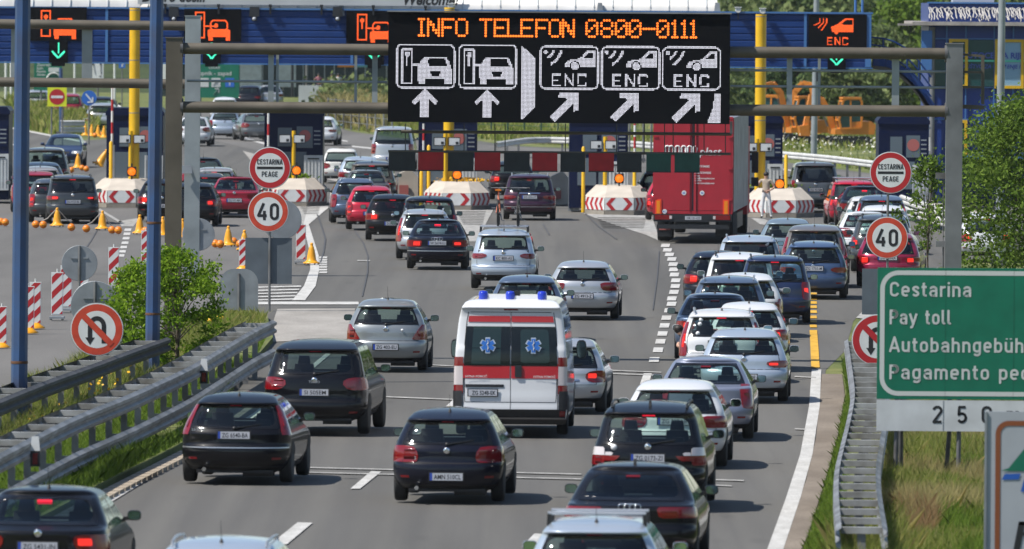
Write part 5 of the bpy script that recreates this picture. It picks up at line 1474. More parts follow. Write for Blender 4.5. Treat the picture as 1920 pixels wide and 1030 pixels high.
# ---------------- gantries ----------------
def post(root, x, yt, Y, w, m_, name='post', zb=-.1):
    t = A(x, yt, Y); m = MB()
    m.box((0, 0, (t.z + zb) / 2), (w, w * .9, t.z - zb)); m.box((0, 0, t.z + .012), (w + .04, w * .9 + .04, .024)); m.box((0, 0, .1), (w + .22, w + .2, .04))
    o = m.build(name, m_, root, (t.x, 0, 0)); return o
YG = 243.0
g0 = thing('sign_gantry', (0, YG, 0), 0, 'brown grey steel gantry across the road carrying the large message board', 'gantry')
post(g0, 327, 72, YG, .36, M_GANTRY); post(g0, 1790, 83, YG, .36, mat("gantry post steel", (.17, .175, .18), rough=.5, metal=.35, var=.4, vscale=1.2))
for ya, yb in ((91, 101), (201, 209)):
    a, b = A(340, ya, YG), A(1776, yb, YG)
    m = MB(); m.tube([(a.x, 0, a.z), (b.x, 0, b.z)], .128, 14, 0); m.build('beam', M_GANTRY, g0)
    for x in (341, 1774):
        q = A(x, ya if x < 900 else yb, YG); m = MB(); m.lathe([(.19, -.03), (.19, .03)], 12, (q.x, 0, q.z), 0, 'x'); m.build('flange', M_ZINCD, g0)
for x, w in ((508, .12), (703, .12), (1481, .12), (1680, .16)):
    a, b = A(x, 96, YG), A(x + 1, 204, YG)
    m = MB(); m.box((a.x, .16, (a.z + b.z) / 2), (w, .08, a.z - b.z)); m.build('upright', M_GANTRYL, g0)
for x in (520, 667, 1537):
    a, b = A(x, 100, YG), A(x + 1, 204, YG)
    m = MB(); m.box((a.x, .28, (a.z + b.z) / 2), (.06, .06, a.z - b.z)); m.build('upright', M_GANTRYL, g0)
for ya in (152, 162):
    for xa, xb in (((350, 726) if ya == 152 else (1370, 1776)),):
        a, b = A(xa, ya, YG), A(xb, ya + (xb - xa) * .007, YG); m = MB(); m.tube([(a.x, .24, a.z), (b.x, .24, b.z)], .032, 6, 0); m.build('cable', M_GANTRYL, g0)
a, b = A(1370, 132, YG), A(1776, 135, YG); m = MB(); m.tube([(a.x, .24, a.z), (b.x, .24, b.z)], .032, 6, 0); m.build('cable', M_GANTRYL, g0)
for xa, ya, xb, yb in ((1800, 102, 1848, 106), (1843, 106, 1843, 196), (1800, 135, 1843, 136), (1800, 163, 1843, 164), (1800, 200, 1846, 202)):
    a, b = A(xa, ya, YG), A(xb, yb, YG); m = MB(); m.bar((a.x, .1, a.z), (b.x, .1, b.z), .07 if xa == 1843 else .05, .09 if yb > 195 else .05); m.build('bracket', M_GANTRY, g0)
for yy in (330, 458):
    a = A(1765, yy, YG); m = MB(); m.box((a.x, .1, a.z), (.24, .12, .13)); m.tube([(a.x + .05, .1, a.z), (a.x + .05, .1, -.1)], .012, 5); m.build('junction_box', M_ZINC, g0)
# LED message board: a thing hung on the gantry
def raster(W, Hh, shapes, pitch):
    """shapes: functions taking X, Y arrays (pixel units, y down) and returning masks"""
    nx, ny = int(W / pitch), int(Hh / pitch)
    X, Y = np.meshgrid((np.arange(nx) + .5) * pitch, (np.arange(ny) + .5) * pitch)
    m = np.zeros_like(X, bool)
    for op, f in shapes:
        k = f(X, Y)
        m = (m | k) if op else (m & ~k)
    return X[m], Y[m]
def r_poly(pts):
    pts = [tuple(p) for p in pts]
    def f(X, Y):
        c = np.zeros_like(X, bool); j = len(pts) - 1
        for i in range(len(pts)):
            (xi, yi), (xj, yj) = pts[i], pts[j]
            if yi != yj: c ^= ((yi > Y) != (yj > Y)) & (X < (xj - xi) * (Y - yi) / (yj - yi) + xi)
            j = i
        return c
    return f
def r_rr(x0, y0, x1, y1, r):
    def f(X, Y):
        dx = np.maximum(np.abs(X - (x0 + x1) / 2) - (x1 - x0) / 2 + r, 0); dy = np.maximum(np.abs(Y - (y0 + y1) / 2) - (y1 - y0) / 2 + r, 0)
        return dx * dx + dy * dy <= r * r
    return f
def r_ring(x0, y0, x1, y1, r, t):
    a, b = r_rr(x0, y0, x1, y1, r), r_rr(x0 + t, y0 + t, x1 - t, y1 - t, max(.1, r - t))
    return lambda X, Y: a(X, Y) & ~b(X, Y)
def r_circ(x, y, r, r0=-1): return lambda X, Y: (((X - x) ** 2 + (Y - y) ** 2) <= r * r) & (((X - x) ** 2 + (Y - y) ** 2) >= max(r0, 0) ** 2 * (1 if r0 > 0 else 0))
def r_line(x0, y0, x1, y1, w):
    dx, dy = x1 - x0, y1 - y0; L = math.hypot(dx, dy); nx, ny = -dy / L * w / 2, dx / L * w / 2
    return r_poly([(x0 + nx, y0 + ny), (x1 + nx, y1 + ny), (x1 - nx, y1 - ny), (x0 - nx, y0 - ny)])
def r_arc(cx, cy, r, t, a0, a1):
    def f(X, Y):
        d = np.hypot(X - cx, Y - cy); a = np.degrees(np.arctan2(Y - cy, X - cx))
        return (np.abs(d - r) <= t / 2) & (a >= a0) & (a <= a1)
    return f
def dots(mb, xs, ys, to3, size, mi=0, n=4):
    vs = []; fs = []
    for x, y in zip(xs, ys):
        b = len(vs)
        for k in range(n):
            a = 2 * math.pi * (k + .5) / n
            vs.append(to3(x + size * math.cos(a) * (.7071 / math.cos(math.pi / 4) if n == 4 else 1), y + size * math.sin(a)))
        fs.append(tuple(range(b, b + n))[::-1])
    mb.add(vs, fs, mi)
def car_front_shapes(ox, oy, s=1.0):
    """arm from a ticket column to a car seen from the front"""
    P = lambda pts: [(ox + x * s, oy + y * s) for x, y in pts]
    return [(1, r_ring(ox + 10 * s, oy + 10 * s, ox + 31 * s, oy + 77 * s, 1, 3.4 * s)), (1, r_circ(ox + 21 * s, oy + 22 * s, 4.5 * s)), (1, r_poly(P([(16, 16), (20, 26), (26, 16)]))), (1, r_line(ox + 20 * s, oy + 24 * s, ox + 20 * s, oy + 44 * s, 4 * s)), (1, r_line(ox + 31 * s, oy + 40 * s, ox + 48 * s, oy + 41 * s, 4.5 * s)),
            (1, r_poly(P([(40, 44), (46, 34), (53, 25), (94, 25), (101, 38), (104, 48), (104, 76), (91, 76), (91, 66), (55, 66), (55, 76), (42, 76), (40, 60)]))),
            (0, r_poly(P([(57, 44), (57, 36), (62, 29.5), (91, 29.5), (97, 44)]))), (1, r_poly(P([(44, 36), (60, 34), (62, 46), (44, 48)]))), (0, r_poly(P([(63, 53), (84, 53), (80, 61), (67, 61)])))]
def car_side_shapes(ox, oy):
    P = lambda pts: [(ox + x, oy + y) for x, y in pts]
    return [(1, r_poly(P([(46, 36), (51, 28), (62, 24), (75, 23), (90, 8), (104, 8), (104, 40), (48, 40)]))), (0, r_poly(P([(83, 21), (93, 12), (99, 12), (99, 21)]))), (0, r_circ(ox + 66, oy + 37, 9.5)), (1, r_circ(ox + 66, oy + 37, 7.5)),
            (1, r_circ(ox + 11, oy + 11, 4)), (1, r_arc(ox + 2, oy - 2, 27, 4.4, 20, 62)), (1, r_arc(ox + 2, oy - 2, 40, 4.8, 14, 62))]
def seg_text(ch, x, y, w, h, t):
    E = [r_line(x, y, x, y + h, t), r_line(x - t / 2, y, x + w, y, t), r_line(x, y + h / 2, x + w * .8, y + h / 2, t), r_line(x - t / 2, y + h, x + w, y + h, t)]
    N = [r_line(x, y - t / 2, x, y + h + t / 2, t), r_line(x + w, y - t / 2, x + w, y + h + t / 2, t), r_line(x, y, x + w, y + h, t)]
    C = [r_line(x, y + t, x, y + h - t, t), r_line(x, y, x + w, y, t), r_line(x, y + h, x + w, y + h, t), r_line(x + w, y, x + w, y + h * .25, t), r_line(x + w, y + h * .75, x + w, y + h, t)]
    return [(1, f) for f in {'E': E, 'N': N, 'C': C}[ch]]
FONT57 = {'I': "111 010 010 010 010 010 111", 'N': "10001 11001 11101 10101 10111 10011 10001", 'F': "11111 10000 10000 11110 10000 10000 10000", 'O': "01110 10001 10001 10001 10001 10001 01110",
          'T': "11111 00100 00100 00100 00100 00100 00100", 'E': "11111 10000 10000 11110 10000 10000 11111", 'L': "10000 10000 10000 10000 10000 10000 11111", '0': "01110 10001 10011 10101 11001 10001 01110", '8': "01110 10001 10001 01110 10001 10001 01110", '-': "00000 00000 00000 11111 00000 00000 00000", '1': "010 110 010 010 010 010 111"}
vx0, vy0, vW, vH = 727, 25, 641, 206
Bo = A(vx0 + vW / 2, vy0 + vH, YG - .35); sG = S(YG - .35)
vms = thing('message_board', (Bo.x, YG - .35, Bo.z), 0, 'large black LED message board with orange phone line and white lane symbols', 'message board')
tilt = Matrix.Rotation(R(.05), 3, 'Y')
m = MB()
m.box((0, .22, vH / 2 / sG), (vW / sG, .40, vH / sG), 0)
m.box((0, .2, vH / sG + .018), (vW / sG + .06, .5, .03), 1)
m.build('housing', [M_LEDBG, M_ZINC], vms)
def to3(x, y): return (((x - vW / 2)) / sG, .012, (vH - y) / sG)
m = MB()
words = [("INFO", [(783, 3), (800, 5), (827, 5), (853, 5)]), ("TELEFON", [(898, 5), (925, 5), (950, 5), (975, 5), (1003, 5), (1028, 5), (1053, 5)]), ("0800-0111", [(1097, 5), (1125, 5), (1152, 5), (1178, 5), (1204, 5), (1230, 5), (1258, 3), (1276, 3), (1293, 3)])]
for w, pos in words:
    ox_, oy_ = [], []
    m = MB()
    for ch, (x, n) in zip(w, pos):
        for r_, row in enumerate(FONT57[ch].split()):
            for c_, bit in enumerate(row):
                if bit == '1': ox_.append(x - vx0 + 1.5 + c_ * (5.0 if len(row) == 5 else 4.6)); oy_.append(38 - vy0 + r_ * 5.1)
    dots(m, ox_, oy_, to3, 2.35, 0, 8); m.build('lit_word', M_LEDO, vms)
panels = []
for i, ox in enumerate((742 - vx0, 858 - vx0)):
    panels.append([(1, r_ring(ox, 84 - vy0, ox + 111, 168 - vy0, 12, 3.3))] + car_front_shapes(ox, 83 - vy0))
for i, ox in enumerate((1011 - vx0, 1126 - vx0, 1240 - vx0)):
    sh = [(1, r_ring(ox, 86 - vy0, ox + 111, 168 - vy0, 12, 3.3))] + car_side_shapes(ox, 87 - vy0)
    for c_, xx in zip("ENC", (24, 48, 72)): sh += seg_text(c_, ox + xx, 140 - vy0, 15, 21, 3.7)
    panels.append(sh)
for sh in panels:
    m = MB(); xs, ys = raster(vW, vH, sh, 2.4); dots(m, xs, ys, to3, 1.16, 0); m.build('lane_symbol', M_LEDW, vms)
arrows = []
for cx in (796, 913):
    cx -= vx0; y0 = 168 - vy0
    arrows.append([(1, r_poly([(cx, y0), (cx + 24, y0 + 24), (cx + 20, y0 + 31), (cx + 8, y0 + 20), (cx + 8, y0 + 54), (cx - 8, y0 + 54), (cx - 8, y0 + 20), (cx - 20, y0 + 31), (cx - 24, y0 + 24)]))])
for cx in (1084, 1198, 1312):
    cx -= vx0; y0 = 173 - vy0
    arrows.append([(1, r_poly([(cx, y0), (cx, y0 + 34), (cx - 9, y0 + 36), (cx - 10, y0 + 22), (cx - 44, y0 + 55), (cx - 54, y0 + 46), (cx - 20, y0 + 12), (cx - 37, y0 + 10), (cx - 36, y0 + 1)]))])
for sh in arrows:
    m = MB(); xs, ys = raster(vW, vH, sh, 2.4); dots(m, xs, ys, to3, 1.16, 0); m.build('lane_arrow', M_LEDW, vms)
for sh in ([(1, r_poly([(976 - vx0, 85 - vy0), (1003 - vx0, 110 - vy0), (1003 - vx0, 202 - vy0), (976 - vx0, 227 - vy0)]))], [(1, r_poly([(1340 - vx0, 174 - vy0), (1351 - vx0, 174 - vy0), (1351 - vx0, 228 - vy0), (1326 - vx0, 228 - vy0), (1335 - vx0, 205 - vy0)]))]):
    m = MB(); xs, ys = raster(vW, vH, sh, 2.4); dots(m, xs, ys, to3, 1.16, 0); m.build('lane_divider', M_LEDW, vms)
# height limit bar hung below
hb = A(1000, 250, YG + .3)
hl = thing('height_limit_bar', (0, YG + .3, 0), 0, 'grey bar with red, black and green boards hanging under the message board', 'height limit')
a, b = A(752, 247, YG + .3), A(1372, 252, YG + .3)
m = MB(); m.tube([(a.x, 0, a.z), (b.x, 0, b.z)], .035, 8, 0); m.build('hanging_bar', M_GANTRY, hl)
a, b = A(728, 284, YG + .3), A(1370, 289, YG + .3)
m = MB(); m.tube([(a.x, 0, a.z), (b.x, 0, b.z)], .03, 8, 0); m.build('hanging_bar', M_GANTRY, hl)
for x in (760, 870, 928, 947, 1060, 1156, 1208, 1246, 1262, 1302, 1320, 1360):
    a, b = A(x, 232, YG + .3), A(x, 286, YG + .3); m = MB(); m.tube([(a.x, .02, a.z), (b.x, .02, b.z)], .012, 5, 0); m.build('rod', M_DARK, hl)
a, b = A(1371, 228, YG + .3), A(1371, 252, YG + .3); m = MB(); m.bar((a.x, 0, a.z), (b.x, 0, b.z), .06, .06); m.build('rod', M_ZINC, hl)
for x0, x1, k in ((729, 779, 1), (784, 832, 0), (840, 888, 1), (890, 938, 0), (945, 993, 1), (998, 1045, 0), (1051, 1097, 1), (1104, 1151, 0), (1157, 1203, 1), (1212, 1258, 2), (1265, 1312, 2)):
    a, b = A(x0, 285 + (x0 - 729) * .006, YG + .25), A(x1, 319 + (x0 - 729) * .006, YG + .25)
    m = MB(); m.box(((a.x + b.x) / 2, 0, (a.z + b.z) / 2), (b.x - a.x, .06, a.z - b.z), 0)
    m.box(((a.x + b.x) / 2, 0, b.z - .012), (b.x - a.x + .01, .09, .025), 1)
    m.build('hanging_board', [(M_BOARDR, M_BOARDK, M_BOARDG)[k], M_DARK], hl)
# left carriageway gantry
YL = 312.0
g1 = thing('sign_gantry', (0, YL, 0), 0, 'second gantry over the left carriageway, its pale square post right of the bush', 'gantry')
post(g1, 362, 31, YL, .43, M_GANTRYL)
for ya, yb in ((45, 49), (154, 158)):
    a, b = A(-80, ya - 1, YL), A(350, yb, YL); m = MB(); m.tube([(a.x, 0, a.z), (b.x, 0, b.z)], .135, 12, 0); m.build('beam', M_GANTRY, g1)
for x, w in ((25, .14), (163, .29)):
    a, b = A(x, 50, YL), A(x, 154, YL); m = MB(); m.box((a.x, .2, (a.z + b.z) / 2), (w, .08, a.z - b.z)); m.build('upright', M_GANTRYL, g1)
a = A(350, 318, YL - .4); m = MB(); m.box((a.x, -.4, a.z), (.33, .2, .22), 0, None, .8); m.bar((a.x, -.3, a.z), (a.x + .2, -.1, a.z), .05, .05); m.build('junction_box', M_SIGNB, g1)

# ---------------- round signs ----------------
def disc(mb, r, y, mi, c=(0, 0), n=40, r0=0.0):
    cx, cz = c
    o = [(cx + r * math.cos(2 * math.pi * k / n), y, cz + r * math.sin(2 * math.pi * k / n)) for k in range(n)]
    if r0 <= 0: mb.add(o, [tuple(range(n))], mi)
    else:
        i_ = [(cx + r0 * math.cos(2 * math.pi * k / n), y, cz + r0 * math.sin(2 * math.pi * k / n)) for k in range(n)]
        mb.add(o + i_, [(k, (k + 1) % n, (k + 1) % n + n, k + n) for k in range(n)], mi)
def round_plate(root, x, z, r, kind, red):
    m = MB()
    m.lathe([(r * .985, .0), (r, .012), (r * .985, .03)], 40, (0, 0, 0), 4, 'y', smooth=False)
    disc(m, r * .985, -.003, 1); disc(m, r * .955, -.006, 2, r0=r * .70); disc(m, r * .70, -.007, 0)
    if kind == 'toll':
        m.box((0, -.009, 0), (r * 1.22, .004, r * .12), 3)
        stroke_text(m, "CESTARINA", (-r * .60, -.011, r * .16), (1, 0, 0), (0, 0, 1), r * .25, 3, .15, r * 1.2)
        stroke_text(m, "PEAGE", (-r * .38, -.011, -r * .42), (1, 0, 0), (0, 0, 1), r * .25, 3, .15, r * .76)
    elif kind == '40':
        stroke_text(m, "40", (-r * .52, -.011, -r * .41), (1, 0, 0), (0, 0, 1), r * .82, 3, .165, r * 1.04, .18)
    elif kind == 'uturn':
        pts = [(-.26, -.30), (-.26, .12)] + [(-.26 + .26 * (1 - math.cos(a)) , .12 + .30 * math.sin(a)) for a in [math.pi * k / 12 for k in range(13)]] + [(.26, .12), (.26, -.52)]
        hw = .085
        L, Rr = [], []
        for i, p in enumerate(pts):
            q0, q1 = pts[max(0, i - 1)], pts[min(len(pts) - 1, i + 1)]
            dx, dz = q1[0] - q0[0], q1[1] - q0[1]; l = math.hypot(dx, dz) or 1
            nx, nz = -dz / l * hw, dx / l * hw
            L.append((r * (p[0] + nx), -.010, r * (p[1] + nz))); Rr.append((r * (p[0] - nx), -.010, r * (p[1] - nz)))
        n = len(pts)
        m.add(L + Rr, [(i, i + 1, i + 1 + n, i + n) for i in range(n - 1)], 3)
        m.add([(r * -.44, -.010, r * -.30), (r * -.08, -.010, r * -.30), (r * -.26, -.010, r * -.58)], [(0, 1, 2)], 3)
        d = .115
        m.add([(r * (-.56 - d * .7), -.013, r * (.56 - d * .7)), (r * (.56 - d * .7), -.013, r * (-.56 - d * .7)), (r * (.56 + d * .7), -.013, r * (-.56 + d * .7)), (r * (-.56 + d * .7), -.013, r * (.56 + d * .7))], [(0, 1, 2, 3)], 2)
    return m.build('sign_plate', [M_SIGNW, M_SIGNW, red, M_SIGNK, M_SIGNB], root, (x, -.05, z))
def sign_pole(label, base, parts, top, r=.032, mt=None, cat='road sign', group=None):
    root = thing('road_sign', base, 0, label, cat, group)
    m = MB(); m.tube([(0, 0, -.1), (0, 0, top - base.z)], r, 10, 0); m.build('pole', mt or M_ZINC, root)
    return root
b = G(505, 582)
z1, z2 = A(506, 315, b.y).z, A(503, 397, b.y).z
rt_ = sign_pole('CESTARINA PEAGE disc above a 40 speed limit disc, left of the centre lane', b, None, z1 + .3)
round_plate(rt_, A(506, 315, b.y).x - b.x, z1, 39.5 / S(b.y), 'toll', M_SIGNR); round_plate(rt_, A(503, 397, b.y).x - b.x, z2, 38.5 / S(b.y), '40', M_SIGNRO)
a, c = A(460, 446, b.y), A(547, 533, b.y)
m = MB(); m.box(((a.x + c.x) / 2 - b.x, .05, (a.z + c.z) / 2), (c.x - a.x, .02, a.z - c.z), 0); m.box((-.012, .035, (a.z + c.z) / 2), (.02, .02, a.z - c.z), 1); m.build('back_plate', [M_SIGNBD, M_ZINC], rt_)
p = A(528, 412, b.y + 3); m = MB(); m.lathe([(.5, 0), (.51, .01), (.5, .03)], 30, (p.x - b.x, 3, p.z), 0, 'y'); m.build('rear_disc', M_SIGNB, rt_)
# right pair
Yr_ = 285.0
b = A(1663, 600, Yr_); b.z = 0
z1, z2 = A(1670, 324, Yr_).z, A(1663, 446, Yr_).z
rt_ = sign_pole('CESTARINA PEAGE disc above a 40 speed limit disc, over the green pay toll sign', b, None, z1 + .3)
round_plate(rt_, A(1670, 324, Yr_).x - b.x, z1, 39.5 / S(Yr_), 'toll', M_SIGNR); round_plate(rt_, A(1663, 446, Yr_).x - b.x, z2, 39.5 / S(Yr_), '40', M_SIGNRO)
# no u-turn, left
b = G(176, 750, .1)
rt_ = sign_pole('red ringed no U-turn disc at the left between the guardrails', b, None, A(182, 575, b.y).z)
round_plate(rt_, A(182, 618, b.y).x - b.x, A(182, 618, b.y).z - b.z, 50 / S(b.y), 'uturn', M_SIGNRO)
Yr_ = 222.0
b = A(1645, 700, Yr_); b.z = 0
rt_ = sign_pole('no U-turn disc half hidden behind the green pay toll sign', b, None, A(1645, 610, Yr_).z)
round_plate(rt_, 0, A(1645, 638, Yr_).z, 49 / S(Yr_), 'uturn', M_SIGNR)
# backs of signs
def back_sign(label, px_, py_, r_px, Y, sq=None):
    p = A(px_, py_, Y); root = thing('road_sign', (p.x, Y, 0), 0, label, 'road sign', 'signs seen from behind')
    m = MB(); m.tube([(0, 0, -.1), (0, 0, p.z + r_px / S(Y))], .03, 8, 0); m.build('pole', M_ZINC, root)
    m = MB(); r = r_px / S(Y)
    if sq is None: m.lathe([(r, .03), (r * 1.02, .04), (r, .05)], 36, (0, 0, p.z), 0, 'y', smooth=False); m.bar((-r * .5, .02, p.z + r * .3), (r * .5, .02, p.z + r * .3), .03, .03)
    else:
        w, h = sq[0] / S(Y) / 2, sq[1] / S(Y) / 2; c = .35
        pl = [(-w, -h)] + [(w, -h)] + [(w - c + c * math.cos(a), h - c + c * math.sin(a)) for a in [math.pi / 2 * k / 6 for k in range(7)]] + [(-w + c - c * math.sin(a), h - c + c * math.cos(a)) for a in [math.pi / 2 * k / 6 for k in range(7)]]
        m.prism([(x, z + p.z) for x, z in pl], .03, .05, 0, 'xz')
    m.build('sign_back', M_SIGNB, root)
    return root
back_sign('grey back of a round sign behind the no U-turn disc', 178, 573, 45, 236)
back_sign('pale grey back of a round sign behind the leftmost barrier boards', 149, 494, 33, 262)
back_sign('grey back of a round sign behind the pale gantry post', 372, 440, 30, 330)
back_sign('grey back of a large arched panel beside the guardrail end', 448, 543, 30, 268, (72, 78))
p = A(1632, 547, 232); root = thing('road_sign', (p.x, 232, 0), 0, 'slate grey back of a rectangular plate left of the green sign', 'road sign')
m = MB(); m.box((.25, 0, p.z), (.85, .03, 86 / S(232))); m.build('sign_back', M_SIGNBD, root); m = MB(); m.tube([(.3, .05, 0), (.3, .05, p.z)], .035, 8); m.build('pole', M_ZINC, root)

# green pay toll sign with distance plate
YS = 182.0; sS = S(YS)
def sx(x): return A(x, 600, YS).x
def sz(y): return A(1780, y, YS).z
X0, X1 = sx(1645), sx(2010)
gs = thing('direction_sign', (X0, YS, 0), 0, 'large green pay toll sign in four languages with a white 250 m plate', 'road sign')
m = MB()
zt_, zb_ = sz(503), sz(749)
m.box(((X1 - X0) / 2, .03, (zt_ + zb_) / 2), (X1 - X0, .05, zt_ - zb_), 0)
def rrect_strip(mb, x0, z0, x1, z1, r, t, y, mi):
    def ring(o):
        pts = []
        rr = max(.01, r - o)
        for cx, cz, a0 in ((x1 - r, z1 - r, 0), (x0 + r, z1 - r, 90), (x0 + r, z0 + r, 180), (x1 - r, z0 + r, 270)):
            for k in range(9):
                a = R(a0 + 90 * k / 8); pts.append((cx + rr * math.cos(a), y, cz + rr * math.sin(a)))
        return pts
    A_, B_ = ring(0), ring(t); n = len(A_)
    mb.add(A_ + B_, [(i, i + n, (i + 1) % n + n, (i + 1) % n) for i in range(n)], mi)
rrect_strip(m, (1650 - 1645) / sS, sz(743), X1 - X0 - .05, sz(508), .30, .075, .002, 1)
for t, y, wpx in (("Cestarina", 557, 153), ("Pay toll", 609, 115), ("Autobahngebühr", 661, 266), ("Pagamento pedaggio", 712, 357)):
    stroke_text(m, t, ((1668 - 1645) / sS, .001, sz(y)), (1, 0, 0), (0, 0, 1), 27.5 / sS, 1, .155, wpx / sS)
for x in (1773, 1901):
    q = (x - 1645) / sS; m.box((q, .004, (zt_ + zb_) / 2), (.006, .004, zt_ - zb_ - .02), 2)
m.build('sign_panel', [M_SIGNG, M_SIGNT, mat("panel joint", (.0, .085, .05), rough=.6)], gs)
m = MB(); zp0, zp1 = sz(751), sz(809)
m.box(((X1 - X0) / 2, .03, (zp0 + zp1) / 2), (X1 - X0, .05, zp0 - zp1), 0)
stroke_text(m, "2 5 0 m", ((1749 - 1645) / sS, .002, sz(794)), (1, 0, 0), (0, 0, 1), 33 / sS, 1, .15, 168 / sS, .22)
m.box(((1770 - 1645) / sS, .003, (zp0 + zp1) / 2), (.01, .006, zp0 - zp1 - .01), 2)
m.build('distance_plate', [M_PANEL, M_SIGNK, M_SIGNB], gs)
for xt, xb, dy in ((1683, 1680, 0), (1692, 1694, .6), (1783, 1776, .6), (1800, 1799, 0), (1925, 1918, .6), (1940, 1942, 0)):
    m = MB(); m.tube([(sx(xt) - X0, .08 + dy * .2, zt_ - .2), (sx(xt) - X0, .08 + dy * .3, zp1), (sx(xb) - X0, .08 + dy, -.2)], .038, 8, 0); m.build('post', M_ZINCD, gs)
# white motorway sign in the corner, nearest thing
YW = 150.0; sW = S(YW)
p0 = A(1847, 772, YW); p1 = A(2120, 1150, YW)
ws = thing('motorway_sign', (p0.x, YW, 0), 0, 'white board with a brown border and green blue emblem in the bottom right corner', 'road sign')
w_, h0, h1 = p1.x - p0.x, p1.z, p0.z
m = MB(); m.box((w_ / 2, .04, (h0 + h1) / 2), (w_, .06, h1 - h0), 0)
m.box((.012, .0, (h0 + h1) / 2), (.03, .03, h1 - h0), 1)
rrect_strip(m, 20 / sW, h0 + .15, w_ - .15, h1 - 17 / sW, .18, 9.5 / sW, .004, 2)
def wq(pts, mi, y=.002): m.add([((x - 1847) / sW, y, A(1880, yy, YW).z) for x, yy in pts], [tuple(range(len(pts)))], mi)
wq([(1877, 883), (1892, 878), (1921, 842), (1990, 842), (1990, 884)], 3); wq([(1879, 900), (1885, 889), (1915, 888), (1911, 899)], 4); wq([(1915, 922), (1921, 900), (1960, 900), (1952, 922)], 4)
wq([(1902, 1032), (1912, 978), (1924, 978), (1914, 1032)], 5); wq([(1911, 984), (1912, 978), (1960, 978), (1958, 988)], 5); wq([(1919, 1004), (1921, 998), (1950, 998), (1948, 1008)], 5)
m.build('sign_panel', [mat("silver grey sign face", (.33, .35, .385), rough=.45, var=.08, vscale=2), M_SIGNB, M_BROWN, mat("emblem green", (.0, .12, .07), rough=.5), mat("emblem blue", (.01, .08, .36), rough=.5), M_SIGNK], ws)
for q in (.35, 1.5):
    m = MB(); m.tube([(q, .12, -.2), (q, .12, h1 - .1)], .05, 8); m.build('post', M_ZINCD, ws)

# ---------------- barrier boards, bells and balls ----------------
def board_mesh():
    m = MB(); w, h = .26, 1.0
    m.box((0, 0, .14 + h / 2), (w + .03, .05, h + .04), 2)
    m.box((0, -.027, .14 + h / 2), (w, .006, h), 0)
    y = -.0315
    for k in range(-1, 4):
        z0 = .14 + k * .36
        pl = [(-w / 2, z0), (w / 2, z0 + .26), (w / 2, z0 + .44), (-w / 2, z0 + .18)]
        # clip to the board
        def clip(pl, lim, sgn):
            out = []
            for i in range(len(pl)):
                a, b = pl[i - 1], pl[i]; ia, ib = sgn * (a[1] - lim) >= 0, sgn * (b[1] - lim) >= 0
                if ia != ib:
                    t = (lim - a[1]) / (b[1] - a[1]); out.append((a[0] + (b[0] - a[0]) * t, lim))
                if ib: out.append(b)
            return out
        pl = clip(clip(pl, .14, 1), .14 + h, -1)
        if len(pl) >= 3: m.add([(x, y, z) for x, z in pl], [tuple(range(len(pl)))], 1)
    m.tube([(0, 0, .14 + h), (0, 0, .24 + h)], .018, 6, 2)
    return m
def base_mesh(kind):
    m = MB()
    if kind == 0:
        m.box((0, 0, .06), (.36, .5, .05)); m.lathe([(.05, -.03), (.05, .03)], 10, (-.14, -.2, .05), 0, 'x'); m.lathe([(.05, -.03), (.05, .03)], 10, (.14, -.2, .05), 0, 'x')
    else:
        m.lathe([(.25, 0), (.25, .03), (.14, .10), (.10, .14)], 12, (0, 0, 0), 0)
    return m
proto = None
BG = 'red and white barrier boards along the left lanes'
bl = [(107, 600, 1, 0, 'white framed barrier board, left of the leaning pair'), (124, 585, 1, 0, 'white framed barrier board, right of the leaning pair'), (66, 616, .95, 1, 'dark framed barrier board just right of the leftmost blue pole'), (53, 625, .95, 1, 'dark framed barrier board partly behind the leftmost blue pole'), (3, 652, .8, 1, 'orange framed barrier board at the left picture edge'),
      (213, 545, 1, 0, 'barrier board standing before the median shrub'), (158, 562, .8, 0, 'barrier board of which a corner shows between two grey sign backs'), (564, 495, 1, 0, 'barrier board standing right of the speed limit disc'), (455, 505, .75, 1, 'small barrier board left of the slate back plate'), (273, 500, .9, 0, 'barrier board behind the second blue pole')]
for i, (x, y, sc_, k, lab) in enumerate(bl):
    p = G(x, y)
    r_ = thing('barrier_board', p, 0, lab, 'barrier', BG); r_.scale = (sc_, sc_, sc_)
    if proto is None:
        me_b = board_mesh().build('board', [M_SIGNW, M_SIGNR, M_SIGNW], r_); me_b0 = base_mesh(0).build('base', M_SIGNB, r_); proto = me_b
        base1 = None
    else:
        c = proto.copy(); COL.objects.link(c); c.parent = r_
        base_mesh(k).build('base', M_YBELL if k else M_SIGNB, r_)
def bell_mesh():
    m = MB()
    m.lathe([(.30, .04), (.30, .075), (.22, .10), (.17, .16), (.145, .34), (.115, .50), (.095, .56), (.085, .62), (.055, .66), (.05, .70), (.065, .73), (.04, .77), (.001, .78)], 18, (0, 0, 0), 0)
    for k in range(6):
        a = k * math.pi / 3; m.box((.24 * math.cos(a), .24 * math.sin(a), .02), (.05, .05, .045), 1)
    return m
bells = [(107, 425), (192, 431), (262, 439), (305, 443), (342, 447), (428, 462), (458, 470), (584, 496), (146, 316, .85), (184, 312, 1.1), (160, 255), (172, 256), (184, 257), (195, 259), (466, 505)]
bells = [(b + (.82,))[:3] for b in bells]
names = ['before the dark grey people carrier', 'left of the dashed line below the first island', 'left of the second blue pole', 'between the second blue pole and the brown gantry post', 'just left of the pale gantry post', 'right of the pale gantry post', 'left of the slate back plate', 'at the foot of the barrier board in the centre left', 'before the car with headlights on', 'tilted over beside the first booth', 'first of the far four', 'second of the far four', 'third of the far four', 'last of the far four, by the first booth', 'hidden low behind the slate plate']
proto = None
